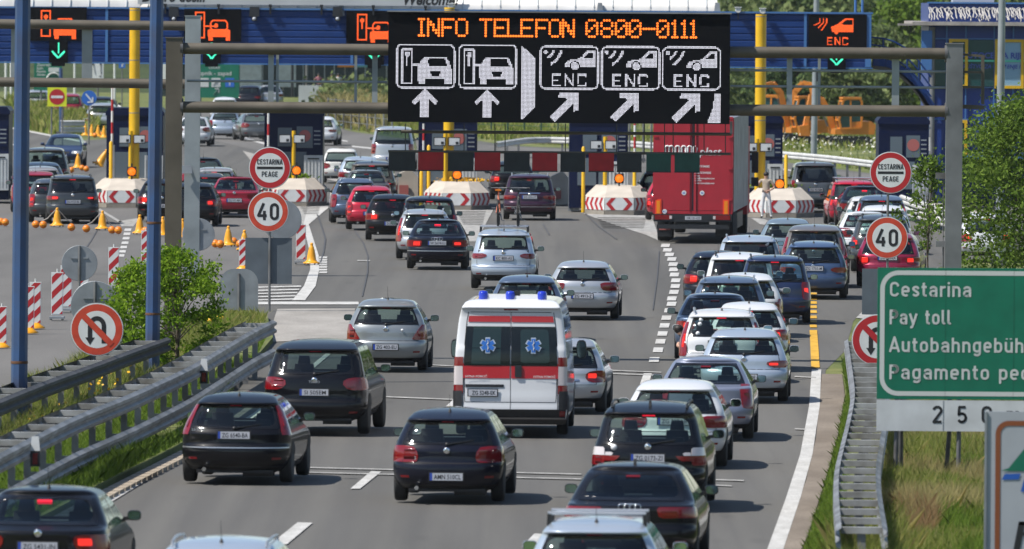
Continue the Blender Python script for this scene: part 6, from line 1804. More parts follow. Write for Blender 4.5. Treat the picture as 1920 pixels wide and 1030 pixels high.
for (x, y, sc_), nm in zip(bells, names):
    if y == 505: continue
    p = G(x, y)
    if proto is None:
        proto = bell_mesh().build('bell_bollard', [M_YBELL, M_DARK], None, p); o = proto
    else:
        o = proto.copy(); COL.objects.link(o); o.location = p
    o.scale = (sc_, sc_, sc_)
    if 'tilted' in nm: o.rotation_euler = (0, R(28), 0)
    tag(o, 'yellow bell shaped bollard ' + nm, 'bollard', 'yellow bell bollards')
balls = [(2, 410), (10, 411), (67, 415), (81, 415.5), (134, 420.5), (162, 423), (210, 425.5), (222, 426), (404, 451), (413, 452), (438, 447), (450, 452), (134, 313), (154, 309), (162, 311), (156, 236), (168, 243), (178, 248), (190, 246), (272, 427)]
proto = None
ball_n = ['at the left picture edge, leftmost', 'at the left picture edge, right one', 'left one of the pair before the dark grey people carrier', 'right one of the pair before the dark grey people carrier', 'just right of the bell before the people carrier', 'alone under the right rear wheel of the people carrier', 'left one of the pair below the first island', 'right one of the pair below the first island', 'leftmost beyond the pale gantry post', 'second beyond the pale gantry post', 'resting against the bell right of the pale gantry post', 'left of the slate back plate', 'before the car with headlights on, leftmost', 'before the car with headlights on, middle', 'before the car with headlights on, right', 'topmost on the far heap of bells', 'upper left on the far heap of bells', 'between the second and third far bells', 'near the last far bell', 'right of the bell left of the second blue pole']
for (x, y), nm in zip(balls, ball_n):
    p = G(x, y + 6, .13)
    if proto is None:
        m = MB(); m.lathe([(.001, -.128)] + [(.128 * math.sin(a), -.128 * math.cos(a)) for a in [math.pi * k / 10 for k in range(1, 10)]] + [(.001, .128)], 16, (0, 0, 0), 0)
        m.lathe([(.131, -.012), (.131, .012)], 16, (0, 0, 0), 1); proto = m.build('chain_ball', [M_OBALL, M_YBELL], None, p); o = proto
    else: o = proto.copy(); COL.objects.link(o); o.location = p
    tag(o, 'orange ball ' + nm, 'float ball', 'orange balls on the plastic chain')
for (x0, y0), (x1, y1), lab in (((107, 425), (134, 424), 'sagging white chain right of the bell before the people carrier'), ((107, 425), (81, 420), 'sagging white chain left of the bell before the people carrier'), ((192, 431), (210, 430), 'white chain right of the bell below the first island'), ((192, 431), (164, 428), 'white chain left of the bell below the first island')):
    a, b = G(x0, y0), G(x1, y1); m = MB()
    m.tube([Vector((a.x, a.y, .60)), (a * .66 + b * .34) + Vector((0, 0, .42)), (a * .33 + b * .67) + Vector((0, 0, .22)), Vector((b.x, b.y, .12))], .016, 5, 0)
    tag(m.build('plastic_chain', M_CHAIN), lab, 'chain')
def noseY(x): return float(np.interp(x, [-40, 228, 548, 856, 1161, 1465, 1700], [409, 407.4, 411, 406.8, 400.1, 397.5, 397.5]))
# ---------------- toll canopy ----------------
YC = 414.0; sC = S(YC)
def cx(x, y=60): return A(x, y, YC).x
def cz(x, y): return A(x, y, YC).z
can = thing('toll_canopy', (0, YC, 0), 0, 'long blue clad toll canopy with a white barrel roof across the whole road', 'canopy')
xa, xb = -140, 1634
za, zb_ = cz(800, 21), cz(800, 121)
xl, xr = cx(xa), cx(xb)
m = MB()
nr = 8; hh = (za - zb_) / nr
prof = []
for k in range(nr):
    z = zb_ + k * hh
    prof += [(.0, z + .012), (.0, z + hh * .74), (.02, z + hh * .82), (.02, z + hh * .98)]
P0 = [(xl, y, z) for y, z in prof]; P1 = [(xr, y, z) for y, z in prof]; n = len(prof)
m.add(P0 + P1, [(i, i + n, i + n + 1, i + 1) for i in range(n - 1)], 0)
m.box(((xl + xr) / 2, 2.05, (za + zb_) / 2), (xr - xl, 3.9, za - zb_), 0)
m.build('cladding', M_FASCIA, can)
m = MB()
m.box(((xl + xr) / 2, .0, za + .035), (xr - xl + .1, .16, .06)); m.box(((xl + xr) / 2, .0, zb_ - .03), (xr - xl + .1, .12, .05)); m.box((xr - .12, -.02, (za + zb_) / 2), (.22, .1, za - zb_ - .02))
for x in (200, 660, 1145, 1510): m.box((cx(x), -.015, (za + zb_) / 2), (.10, .07, za - zb_ - .02))
m.build('edge_trim', M_FASCIAL, can)
# roof: low barrel of white sheet with ribs
def barrel(x0, x1, h, y0, y1, name, mt):
    m = MB(); N_ = 12; x0_, x1_ = cx(x0), cx(x1)
    pr = [((y0 + y1) / 2 - (y1 - y0) / 2 * math.cos(math.pi * k / N_), za + .07 + h * math.sin(math.pi * k / N_) ** .8) for k in range(N_ + 1)]
    v0 = [(x0_, y, z) for y, z in pr]; v1 = [(x1_, y, z) for y, z in pr]; k = len(pr)
    m.add(v0 + v1, [(i, i + k, i + k + 1, i + 1) for i in range(k - 1)], 0, True)
    m.add(v0, [tuple(range(k))], 0); m.add(v1, [tuple(range(k))[::-1]], 0)
    xx = x0_ + .3
    while xx < x1_:
        m.tube([(xx, y - .01, z + .015) for y, z in pr], .028, 5, 1); xx += .70
    m.build(name, [mt, M_PANEL], can)
barrel(-130, 262, .70, .15, 2.0, 'roof', M_WHITEP)
barrel(262, 850, .24, .15, 2.0, 'roof', M_WHITEP)
barrel(852, 1345, .42, .15, 2.0, 'roof', M_WHITEP)
for x, y in ((640, 19), (1125, 16), (1345, 16)):
    q = A(x, y, YC); m = MB(); m.box((q.x, .1, q.z), (.26, .3, .42), 0, None, .6); m.build('vent', M_SIGNB, can)
# banner
x0, x1 = cx(258), cx(848)
bz0, bz1 = cz(500, 9.5), cz(500, 9.5) + 1.0
bn = thing('welcome_banner', (x0, YC - .1, bz0), 0, 'pale grey banner on the canopy roof with its greeting cut by the top edge', 'banner')
m = MB(); m.box(((x1 - x0) / 2, .05, .5), (x1 - x0, .06, 1.0), 0)
m.text("Dobro došli!", (cx(266) - x0, .015, cz(320, 3) - bz0), (1, 0, 0), (.22, 0, 1), 21 / sC, 1, 'l', .80, .03)
m.text("Welcome!", (cx(752) - x0, .015, cz(800, 9) - bz0), (1, 0, 0), (.22, 0, 1), 21 / sC, 1, 'l', .86, .03)
m.build('banner_face', [M_BANNER, M_SIGNK], bn)
for x in (310, 410, 507, 603, 700, 798):
    m = MB(); q = A(x, 14, YC).x - x0; m.bar((q, .0, -.35), (q, .0, .02), .07, .07); m.box((q, -.05, -.03), (.12, .12, .1)); m.build('bracket', M_DARK, bn)
# LED lane panels on the fascia
def lane_panel(x0, x1, y0, y1, tab, kind, lab):
    Yp = YC - .12; s = S(Yp)
    o = A((x0 + x1) / 2, y1, Yp)
    t = thing('lane_panel', o, 0, lab, 'LED sign', 'LED lane panels on the canopy')
    W_, H_ = (x1 - x0) / s, (y1 - y0) / s
    m = MB(); m.box((0, .08, H_ / 2), (W_, .14, H_), 0)
    tw = (tab[1] - tab[0]) / s; tc = ((tab[0] + tab[1]) / 2 - (x0 + x1) / 2) / s; th = (tab[2] - y1) / s
    m.box((tc, .08, -th / 2), (tw, .14, th - .004), 0)
    m.box((tc, -.02, -th - .06), (tw * .7, .3, .13), 0)
    m.build('housing', M_LEDBG, t)
    f = lambda x, y: ((x - (x1 - x0) / 2) / s, .004, ((y1 - y0) - y) / s)
    if kind == 'car':
        sh = [(1, r_ring(20, 5, 39, 55, 1, 2.6)), (1, r_circ(30, 18, 4)), (1, r_line(30, 14, 30, 34, 3)), (1, r_line(38, 32, 58, 33, 3)),
              (1, r_poly([(44, 40), (48, 38), (83, 38), (86, 40), (86, 60), (78, 60), (78, 52), (54, 52), (54, 60), (46, 60)])), (1, r_ring(49, 20, 82, 42, 8, 2.6)), (1, r_circ(60, 31, 4))]
    else:
        sh = [(1, r_poly([(42, 23), (52, 19), (68, 7), (84, 7), (84, 32), (44, 32)])), (0, r_poly([(60, 18), (71, 9), (82, 9), (82, 19)])), (1, r_circ(52, 33, 3.5))]
        sh += [(1, r_line(19, 6 + 13, 19 - 9 + 0, 21, .1))] if False else []
        for i in range(3): sh += [(1, r_line(21 + i * 6.5, 7, 21 + i * 6.5, 15, 1.9)), (1, r_line(21 + i * 6.5, 15, 10 + i * 7, 20 + i * 5, 1.9))]
        for c_, xx in zip("ENC", (36, 50, 64)): sh += seg_text(c_, xx, 43, 9, 13, 2.0)
    m = MB(); xs, ys = raster(x1 - x0, y1 - y0, sh, 1.35); dots(m, xs, ys, f, .80, 0); m.build('pictogram', M_LEDR, t)
    ax, ay = (tab[0] + tab[1]) / 2 - x0, tab[2] - y0
    m = MB(); sh = [(1, r_line(ax, ay - 38, ax, ay - 18, 2.8)), (1, r_line(ax - 12, ay - 22, ax, ay - 9, 3.4)), (1, r_line(ax + 12, ay - 22, ax, ay - 9, 3.4))]
    xs, ys = raster(x1 - x0, tab[2] - y0, sh, 1.35); dots(m, xs, ys, f, .86, 0); m.build('lane_arrow', M_LEDG, t)
lane_panel(56, 162, 14, 77, (92, 127, 118), 'car', 'LED panel with orange car symbol and green arrow behind the left gantry beam')
lane_panel(345, 452, 17, 78, (380, 414, 119), 'car', 'LED panel with orange car symbol behind the top of the pale gantry post')
lane_panel(649, 756, 21, 82, (684, 720, 122), 'car', 'LED panel with orange car symbol cut by the left end of the message board')
lane_panel(1516, 1625, 28, 91, (1552, 1586, 131), 'enc', 'LED panel with orange ENC symbol at the right end of the canopy')
for x in (326, 477, 633):
    q = A(x, 22, YC - .2); m = MB(); m.box((0, 0, 0), (.38, .3, .36), 0, None, .9); m.box((0, -.06, -.26), (.2, .2, .18), 0); m.lathe([(.06, 0), (.07, -.02), (.0, -.03)], 10, (0, -.17, -.27), 1, 'y', cap=False)
    tag(m.build('floodlight', [M_DARK, M_LENS], None, q), 'black floodlight on the canopy above ' + {326: 'the brown gantry post', 477: 'the CESTARINA disc at the left', 633: 'the gap left of the third LED panel'}[x], 'floodlight')
def camera_box(x, y, Y, lab):
    q = A(x, y, Y); m = MB(); m.lathe([(.10, -.22), (.11, -.2), (.11, .2), (.09, .24)], 12, (0, 0, 0), 0, 'y'); m.box((0, .0, .10), (.26, .5, .03), 0); m.bar((0, 0, -.35), (0, 0, -.08), .05, .05, 1)
    tag(m.build('security_camera', [M_SIGNW, M_DARK], None, q), lab, 'camera')
camera_box(845, 12, YC - .3, 'white camera on top of the middle yellow column'); camera_box(1384, 19, YC - .3, 'white camera left of the right yellow column'); camera_box(1430, 21, YC - .4, 'white camera on top of the right yellow column')
# yellow columns with ticket boards
for x, yt, lab in ((253, 15, 'left yellow canopy column beside the first booth'), (843, 14, 'middle yellow canopy column under the message board'), (1427, 27, 'right yellow canopy column beside the truck'), (552, 130, 'slim yellow column before the second booth'), (1135, 240, 'slim yellow column before the fourth booth')):
    thin = x in (552, 1135)
    Yk = noseY(x) + (2.9 if not thin else 3.3); t = A(x, yt, Yk)
    root = thing('yellow_column', (t.x, Yk, 0), 0, lab, 'column', 'yellow columns along the toll islands')
    m = MB()
    if not thin:
        m.tube([(0, 0, -.1), (0, 0, t.z)], .195, 18, 0)
        for z in (t.z - .1, t.z - 1.95, 3.4): m.lathe([(.198, 0), (.2, .01), (.198, .03)], 18, (0, 0, z), 1)
        m.build('shaft', [M_YELP, M_SIGNB], root)
    m = MB(); m.tube([(-.12 if not thin else 0, -.3, .2), (-.12 if not thin else 0, -.3, 2.75)], .075, 10, 0); m.build('guard_pipe', M_YELP, root)
    m = MB()
    for sg in (-1, 1):
        m.box((sg * .27 - .06, -.36, 2.45), (.44, .06, .32), 0); m.box((sg * .27 - .06, -.395, 2.45), (.38, .012, .26), 1); m.box((sg * .27 - .06 + .1, -.405, 2.40), (.1, .008, .1), 0)
    m.build('display_box', [M_DARK, M_PANEL], root)
# booths
def booth(x0, x1, yt, lab, Yb=408.0, roof=True, h=None):
    Yb = noseY((x0 + x1) / 2) + 4.2
    a, b = A(x0, yt, Yb), A(x1, yt, Yb); w = b.x - a.x
    root = thing('toll_booth', ((a.x + b.x) / 2, Yb, 0), 0, lab, 'toll booth', 'navy toll booths on the islands')
    H_ = 3.52
    m = MB()
    pr = [(-w / 2, .12), (w / 2, .12), (w / 2, H_ - .15), (w / 2 - .06, H_ - .04), (w / 2 - .18, H_), (-w / 2 + .18, H_), (-w / 2 + .06, H_ - .04), (-w / 2, H_ - .15)]
    m.prism(pr, 0, 3.2, 0, 'xz'); m.build('cabin', M_BOOTH, root)
    m = MB(); m.prism([(-w / 2 - .04, H_ - .22), (w / 2 + .04, H_ - .22), (w / 2 + .04, H_ - .10), (w / 2 - .08, H_ + .06), (-w / 2 + .08, H_ + .06), (-w / 2 - .04, H_ - .10)], -.06, 3.3, 0, 'xz'); m.build('roof', M_BOOTH, root)
    for q0, q1, z0, z1 in ((-.27, -.03, 2.15, 2.85), (.05, .33, 2.1, 2.9), (-.36, -.04, .95, 1.95), (.0, .22, .95, 1.95)):
        m = MB(); m.box(((q0 + q1) / 2 * w, -.02, (z0 + z1) / 2), ((q1 - q0) * w, .03, z1 - z0), 0); m.build('window', mat("booth window", (.10, .13, .16), rough=.12, spec=.7), root)
    m = MB(); m.box((.40 * w, -.03, 2.5), (.15 * w, .03, .8), 0)
    for k in range(4): m.box((.40 * w, -.05, 2.25 + k * .16), (.11 * w, .01, .05), 1)
    m.build('notice', [M_BOOTH, M_SIGNB], root)
    m = MB(); disc(m, .22, -.045, 0, (.19 * w, 2.55), 20); m.build('notice_disc', M_PINK, root)
    m = MB(); m.box((.34 * w, -.12, 1.15), (.32 * w, .22, 1.35), 0)
    for k in range(5): m.box((.34 * w - .26 + k * .13, -.235, 1.1), (.02, .02, 1.1), 1)
    m.box((.34 * w, -.24, 1.7), (.2 * w, .02, .05), 2); m.build('ticket_machine', [M_PANEL, M_SIGNB, M_DARK], root)
    return root
for x0, x1, lab in ((-90, 17, 'navy toll booth cut by the left picture edge'), (200, 306, 'first full navy toll booth, behind the left yellow column'), (496, 606, 'second navy toll booth behind the CESTARINA disc'), (785, 895, 'third navy toll booth behind the middle yellow column'), (1068, 1178, 'fourth navy toll booth left of the red truck'), (1380, 1468, 'fifth navy toll booth right of the red truck'), (1648, 1742, 'sixth navy toll booth with rounded roof, below the walkway')):
    booth(x0, x1, 205, lab)
# raised red and white barrier poles and yellow bollards
bpl = [(211, 165, 272, 'at the first booth'), (504, 200, 275, 'at the second booth'), (795, 232, 285, 'left one at the third booth'), (1072, 232, 290, 'left one at the fourth booth'), (1083, 232, 290, 'right one at the fourth booth'), (1191, 232, 300, 'right of the fourth booth by the truck')]
for x, y0, y1, lab in bpl:
    Yq = noseY(x) + 3.6; t, b = A(x, y0, Yq), A(x - 1, y1, Yq)
    root = thing('barrier_pole', (b.x, Yq, 0), 0, 'raised red and white barrier pole ' + lab, 'barrier', 'raised barrier poles')
    m = MB(); z = b.z; k = 0
    while z < t.z:
        m.tube([(0, 0, z), (0, 0, min(t.z, z + .42))], .045, 8, k % 2); z += .42; k += 1
    m.build('arm', [M_SIGNW, M_SIGNR], root)
    m = MB(); m.box((0, 0, b.z / 2), (.2, .25, b.z), 0); m.build('barrier_housing', M_SIGNB, root)
for x, y, lab in ((208, 265, 'at the left of the first booth'), (506, 280, 'at the left of the second booth'), (804, 272, 'at the left of the third booth'), (790, 320, 'leftmost by the third booth, below the red board'), (1094, 275, 'at the left of the fourth booth'), (1190, 285, 'at the right of the fourth booth'), (1474, 290, 'at the right of the fifth booth')):
    Yq = noseY(x) + 3.0; t = A(x, y, Yq); m = MB(); m.tube([(0, 0, -.1), (0, 0, t.z - .05), (0, 0, t.z)], [.065, .065, .03], 10, 0)
    tag(m.build('yellow_bollard', M_YELP, None, (t.x, Yq, 0)), 'tall yellow pipe bollard ' + lab, 'bollard', 'yellow pipe bollards')
# islands with chevrons
def chevron_panel(m, O, U, w, h, kind, flip=1):
    """panel with lower left corner O, width direction U"""
    O = Vector(O); U = Vector(U).normalized(); n = U.cross(Vector((0, 0, 1)))
    def P(u, v, d): return O + U * (u * w) + Vector((0, 0, v * h)) + n * d
    m.add([P(0, 0, .02), P(1, 0, .02), P(1, 1, .02), P(0, 1, .02)], [(0, 1, 2, 3)], 0)
    if kind == 'd':
        for s_ in (-1, 1):
            q = [(.5 + s_ * .12, 0), (.5 + s_ * .28, 0), (.5 + s_ * .46, .5), (.5 + s_ * .28, 1), (.5 + s_ * .12, 1), (.5 + s_ * .30, .5)]
            m.add([P(u, v, .026) for u, v in q], [(0, 1, 2, 5), (5, 2, 3, 4)], 1)
    else:
        for k in range(4):
            c = .06 + k * .245
            q = [(c, 0), (c + .11, 0), (c + .22, .5), (c + .11, 1), (c, 1), (c + .11, .5)]
            if flip < 0: q = [(1 - u, v) for u, v in q]
            m.add([P(u, v, .026) for u, v in q], [(0, 1, 2, 5), (5, 2, 3, 4)], 1)
isl = [(228, 388, 'first', 'left of the grey posts'), (548, 386, 'second', 'behind the left speed limit disc'), (856, 393, 'third', 'left of the aubergine people carrier'), (1161, 402, 'fourth', 'left of the red truck'), (1465, 407, 'fifth', 'right of the red truck')]
for x, y, nm, wh in isl:
    b = G(x, y)
    root = thing('toll_island', b, 0, nm + ' concrete island nose with red white chevrons, ' + wh, 'toll island', 'toll island noses')
    pl = [(-.52, 0), (.52, 0), (1.19, 1.5), (1.19, 5.5), (-1.19, 5.5), (-1.19, 1.5)]
    m = MB()
    zl, zt_ = .60, .98
    base = [(u, v, -.05) for u, v in pl]; lo = [(u, v, zl) for u, v in pl]
    up = [(-.42, 1.3, zt_), (.42, 1.3, zt_), (.80, 2.2, zt_), (.80, 5.5, zt_), (-.80, 5.5, zt_), (-.80, 2.2, zt_)]
    vs = base + lo + up
    fs = [(i, (i + 1) % 6, (i + 1) % 6 + 6, i + 6) for i in range(6)] + [(i + 6, (i + 1) % 6 + 6, (i + 1) % 6 + 12, i + 12) for i in range(6)] + [(12, 13, 14, 15, 16, 17)]
    m.add(vs, fs, 0); m.build('concrete_nose', M_CONCR, root)
    m = MB(); m.box((0, 0.0, 0), (1.06, .05, .16)); 
    for sg in (-1, 1): m.bar((sg * .53, .01, 0), (sg * 1.21, 1.51, 0), .05, .16)
    m.build('stained_foot', M_CONCD, root, (0, -.03, .04))
    m = MB(); chevron_panel(m, (-.52, 0, .15), (1, 0, 0), 1.04, .44, 'd'); m.build('chevron_panel', [M_SIGNW, M_SIGNR], root)
    m = MB(); chevron_panel(m, (.52, 0, .15), (.67, 1.5, 0), 1.64, .44, 'c', 1); m.build('chevron_panel', [M_SIGNW, M_SIGNR], root)
    m = MB(); chevron_panel(m, (-1.19, 1.5, .15), (.67, -1.5, 0), 1.64, .44, 'c', -1); m.build('chevron_panel', [M_SIGNW, M_SIGNR], root)
    q = A({228: 247, 548: 556, 856: 857, 1161: 1161, 1465: 1462}[x], {228: 322, 548: 320, 856: 328, 1161: 335, 1465: 345}[x], b.y + 1.8)
    l = thing('warning_lamp', (q.x, q.y, .98), 0, 'round amber warning lamp lit on the ' + nm + ' island', 'warning lamp', 'amber lamps on the toll islands')
    m = MB(); m.tube([(0, 0, -.02), (0, 0, q.z - .98)], .03, 8, 0); m.box((0, .06, q.z - .98), (.34, .12, .36), 0); m.lathe([(.18, .0), (.19, -.06), (.175, -.065)], 20, (0, 0, q.z - .98), 0, 'y', cap=False); m.bar((0, .05, q.z - .8), (0, .05, q.z - .68), .06, .06); m.build('lamp_housing', M_DARK, l)
    m = MB(); m.lathe([(.155, .0), (.12, -.03), (.001, -.045)], 20, (0, -.01, q.z - .98), 0, 'y', cap=False); m.build('lens', M_AMBER, l)
# curb slabs and flowers on islands
for x, y, nm in ((552, 368, 'second'), (868, 374, 'third'), (1455, 372, 'fifth')):
    Yq = noseY(x) + 3.2; p = A(x, y, Yq); p = Vector((p.x, Yq, .98)); f_ = [(p.x + rng.normal() * .42, p.y + rng.uniform(-.3, .5), p.z + rng.uniform(.0, .14)) for _ in range(170)]
    v, fa = leaves(np.array(f_), .055, .9)
    o = np_mesh('flower_bed', v, fa, [LF_BRIGHT if nm != 'third' else M_FLOW]); tag(o, ('yellow flowers' if nm == 'third' else 'low green plants') + ' on the ' + nm + ' island behind its lamp', 'plants')
# hose-like rails on the island corners
for x, y, lab in ((792, 352, 'third'), (1085, 358, 'fourth')):
    p = G(x, y + 22); m = MB()
    for z in (.55, .8): m.tube([(-.5, 1.2, z + .15), (0, .2, z), (.25, 0, z - .12)], .06, 8, 0)
    for q in (-.45, .1): m.tube([(q, .6, 0), (q, .6, .85)], .04, 6, 1)
    tag(m.build('crash_rail', [M_ZINC, M_YELP], None, p), 'short bent white crash rail left of the ' + lab + ' island', 'guardrail')
# fluffy dark blocks (crash cushions) seen between the lanes
for x, y, lab in ((766, 378, 'third'), (1052, 384, 'fourth')):
    p = G(x, y); m = MB(); m.prism([(-.42, 0), (.42, 0), (.36, .9), (.05, 1.25), (-.38, 1.05)], 0, 1.6, 0, 'xz'); m.box((.55, .3, .6), (.26, .5, 1.2), 1); m.box((-.18, -.06, .42), (.35, .06, .4), 2)
    tag(m.build('crash_block', [M_CONCR, M_DARK, M_PINK], None, p), 'worn beige and black block left of the ' + lab + ' island', 'crash block')
# striped cone before the fourth island, red kerb piece
p = G(1158, 401); root = thing('guide_post', p, 0, 'leaning red white guide post on a yellow foot before the fourth island', 'guide post')
m = MB(); z = .12
for k in range(5): m.tube([(0, 0, z + k * .145), (.015, 0, z + (k + 1) * .145)], .09, 10, k % 2); 
m.build('tube', [M_SIGNR, M_SIGNW], root); base_mesh(1).build('foot', M_YBELL, root)
tag(MB().build('x', M_DARK) if False else root, None)

# ---------------- red truck ----------------
def truck():
    d = A(1300, 225, 356.0)
    root = thing('semi_trailer_truck', (d.x, 356, 0), -R(3.3), 'red box semi-trailer truck with grey tarpaulin side, entering the right lanes', 'truck')
    W_, zb, zt_, L = 2.55, .98, 4.02, 13.6
    m = MB(); m.box((0, L / 2 + .06, (zb + zt_) / 2), (W_, L, zt_ - zb), 0); m.build('box_body', M_TARP, root)
    m = MB()
    for sg in (-1, 1):
        m.box((sg * (W_ / 2 - .03), .02, (zb + zt_) / 2), (.075, .10, zt_ - zb + .02), 0)
        m.box((sg * (W_ / 2 + .012), .35, (zb + zt_) / 2), (.02, .10, zt_ - zb), 0)
    m.box((0, .02, zt_), (W_, .12, .07), 0); m.box((0, .02, zb), (W_, .12, .10), 0)
    m.build('rear_frame', M_TRUCKR, root)
    for sg in (-1, 1):
        m = MB(); m.box((sg * (W_ / 4 - .018), -.015, (zb + zt_) / 2), (W_ / 2 - .09, .05, zt_ - zb - .13), 0)
        for k in range(5): m.box((sg * (.14 + k * .235), -.040, (zb + zt_) / 2), (.008, .004, zt_ - zb - .16), 0)
        for z in (1.4, 2.4, 3.4): m.box((sg * (W_ / 2 - .08), -.05, z), (.12, .03, .06), 0)
        o = m.build('door', M_TRUCKR, root)
        m = MB(); m.tube([(sg * .10, -.06, zb + .05), (sg * .10, -.06, zt_ - .1)], .016, 6, 0); m.build('lock_bar', mat("dark red steel", (.26, .010, .02), rough=.5), o)
    s = S(356)
    def tz(y): return A(1300, y, 356).z
    def tx(x): return (A(x, 300, 356).x - d.x)
    m = MB()
    # rounded capital style letters: m o n o drawn as arches, then a slanted word
    x = tx(1246); h = 16 / s; bz = tz(290)
    def arch(x0, w, legs):
        t = .042; pts = []
        st = w / (legs - 1)
        for k in range(legs - 1):
            a0 = x0 + k * st
            pts = [(a0 + t / 2, -.05, bz), (a0 + t / 2, -.05, bz + h - .06)] + [(a0 + st / 2 + t / 2 - (st / 2) * math.cos(a), -.05, bz + h - .06 + .06 * math.sin(a)) for a in [math.pi * i / 6 for i in range(7)]] + [(a0 + st + t / 2, -.05, bz + h - .06), (a0 + st + t / 2, -.05, bz)]
            m.tube(pts, t * .72, 6, 0)
    arch(x, .26, 3); arch(x + .33, .13, 2); m.tube([(x + .35, -.05, bz + .01), (x + .46, -.05, bz + .01)], .02, 5); arch(x + .53, .13, 2); arch(x + .72, .13, 2); m.tube([(x + .74, -.05, bz + .01), (x + .85, -.05, bz + .01)], .02, 5)
    m.tube([(x + .93, -.05, bz - .1), (x + .93, -.05, bz + h - .02)], .021, 5); m.tube([(x + .93, -.05, bz + h - .04), (x + 1.0, -.05, bz + h), (x + 1.05, -.05, bz + h - .08), (x + 1.0, -.05, bz + .02)], .02, 5)
    m.text("plast", (tx(1312), -.05, tz(291)), (1, 0, 0), (.2, 0, 1), 15 / s, 0, 'l', 1.05, .01)
    for t, y, hh in (("08873/24685", 314, 4.2), ("08873/349000", 326, 4.2), ("e-mail:", 331, 3), ("info@monoplast.com", 336, 3.4), ("internet:", 340, 3), ("www.monoplast.com", 345, 3.4)):
        m.text(t, (tx(1303), -.048, tz(y)), (1, 0, 0), (0, 0, 1), hh / s, 0, 'l', .92, .015)
    m.build('lettering', M_TRUCKL, root)
    for xx, yy, t in ((1283, 362, "80"), (1317, 362, "90"), (1247, 397, "KC")):
        m = MB(); r = .075
        disc(m, r, -.052, 0, (tx(xx), tz(yy)), 20); m.text(t, (tx(xx), -.056, tz(yy) - .035), (1, 0, 0), (0, 0, 1), .07, 1, 'c', .9, .01); m.build('sticker', [M_TRUCKL, M_SIGNBL], root)
    for xx in (1235, 1362):
        m = MB(); a, c = tz(374), tz(404); m.box((tx(xx), -.055, (a + c) / 2), (.20, .02, a - c), 0); m.box((tx(xx), -.067, (a + c) / 2), (.11, .012, a - c - .1), 1); m.build('marker_plate', [M_REFR, M_REFY], root)
    m = MB(); m.box((0, .0, .80), (2.5, .16, .24), 0); m.box((0, -.02, .52), (2.3, .12, .14), 0); m.bar((-.8, .05, .5), (-.8, .3, .9), .1, .1); m.bar((.8, .05, .5), (.8, .3, .9), .1, .1); m.box((0, .6, .62), (1.0, .9, .3), 0); m.build('underride_bar', M_DARK, root)
    for sg in (-1, 1):
        m = MB(); m.box((sg * .95, -.09, .82), (.52, .04, .15), 0); m.box((sg * .70, -.10, .82), (.08, .04, .10), 1); m.build('tail_light', [M_TAIL, M_TAILW], root)
        m = MB(); m.box((sg * .93, .9, .50), (.46, .05, .64), 0); m.build('mudflap', M_DARK, root)
        if sg < 0: m = MB(); m.box((-.93, .86, .42), (.36, .03, .06), 0); m.build('flap_strip', M_PINK, root)
    plate(root, type('q', (), {'r': lambda s_, z: -.06})(), 'HR 131-OZ', .80, 0.02, False)
    for y in (2.6, 3.9, 5.2):
        for sg in (-1, 1): wheel(root, sg * 1.03, y, .5, .40, sg)
    m = MB(); m.box((0, 7, .88), (1.0, 12.5, .16), 0); m.box((1.2, 7.5, .62), (.06, 5.5, .5), 0); m.box((-1.2, 7.5, .62), (.06, 5.5, .5), 0); m.build('chassis', M_DARK, root)
    m = MB(); m.box((0, L + 1.6, 2.1), (2.46, 2.3, 2.9), 0); m.build('tractor_cab', M_TRUCKR, root)
    for sg in (-1, 1):
        wheel(root, sg * 1.03, L + 1.2, .5, .36, sg)
        m = MB(); m.box((sg * 1.42, L + 2.4, 2.35), (.22, .16, .70), 0); m.box((sg * 1.42, L + 2.35, 1.7), (.24, .16, .30), 0); m.bar((sg * 1.2, L + 2.5, 2.7), (sg * 1.42, L + 2.45, 2.65), .04, .04); m.build('mirror', M_DARK, root)
truck()

# ---------------- ambulance ----------------
def star_of_life(m, c, r, y, mi_o, mi_i, mi_w):
    for sc_, mi, dy in ((1.0, mi_o, 0), (.84, mi_i, -.004)):
        for k in range(3):
            a = math.pi / 3 * k; u = Vector((math.sin(a), 0, math.cos(a))); v = Vector((math.cos(a), 0, -math.sin(a)))
            L, w = r * sc_, r * .27 * (sc_ + .12 if sc_ == 1 else .92)
            p = [Vector((c[0], y + dy - k * .0006, c[1])) + u * (a_ * L) + v * (b_ * w) for a_, b_ in ((-1, -1), (-1, 1), (1, 1), (1, -1))]
            m.add(p, [(0, 1, 2, 3)], mi)
    m.box((c[0], y - .008, c[1]), (r * .07, .003, r * 1.3), mi_w)
    pts = [(c[0] + r * .13 * math.sin(t * 9), y - .010, c[1] - r * .45 + r * .95 * t) for t in [i / 12 for i in range(13)]]
    m.tube(pts, r * .035, 4, mi_w)
AMBRED = mat("ambulance red", (.40, .012, .02), rough=.35, coat=.5)
AMBWIN = mat("ambulance window black", (.006, .008, .009), rough=.15, coat=.4, spec=.2)
AMBWIN2 = mat("ambulance smoked pane", (.014, .028, .028), rough=.12, coat=.4, spec=.3)
STARB = mat("star blue", (.03, .16, .55), rough=.4)
M_BEAC = mat("beacon blue", (.01, .03, .42), rough=.12, coat=1.0)
AMBW = paint("ambulance white paint", (.60, .61, .63))
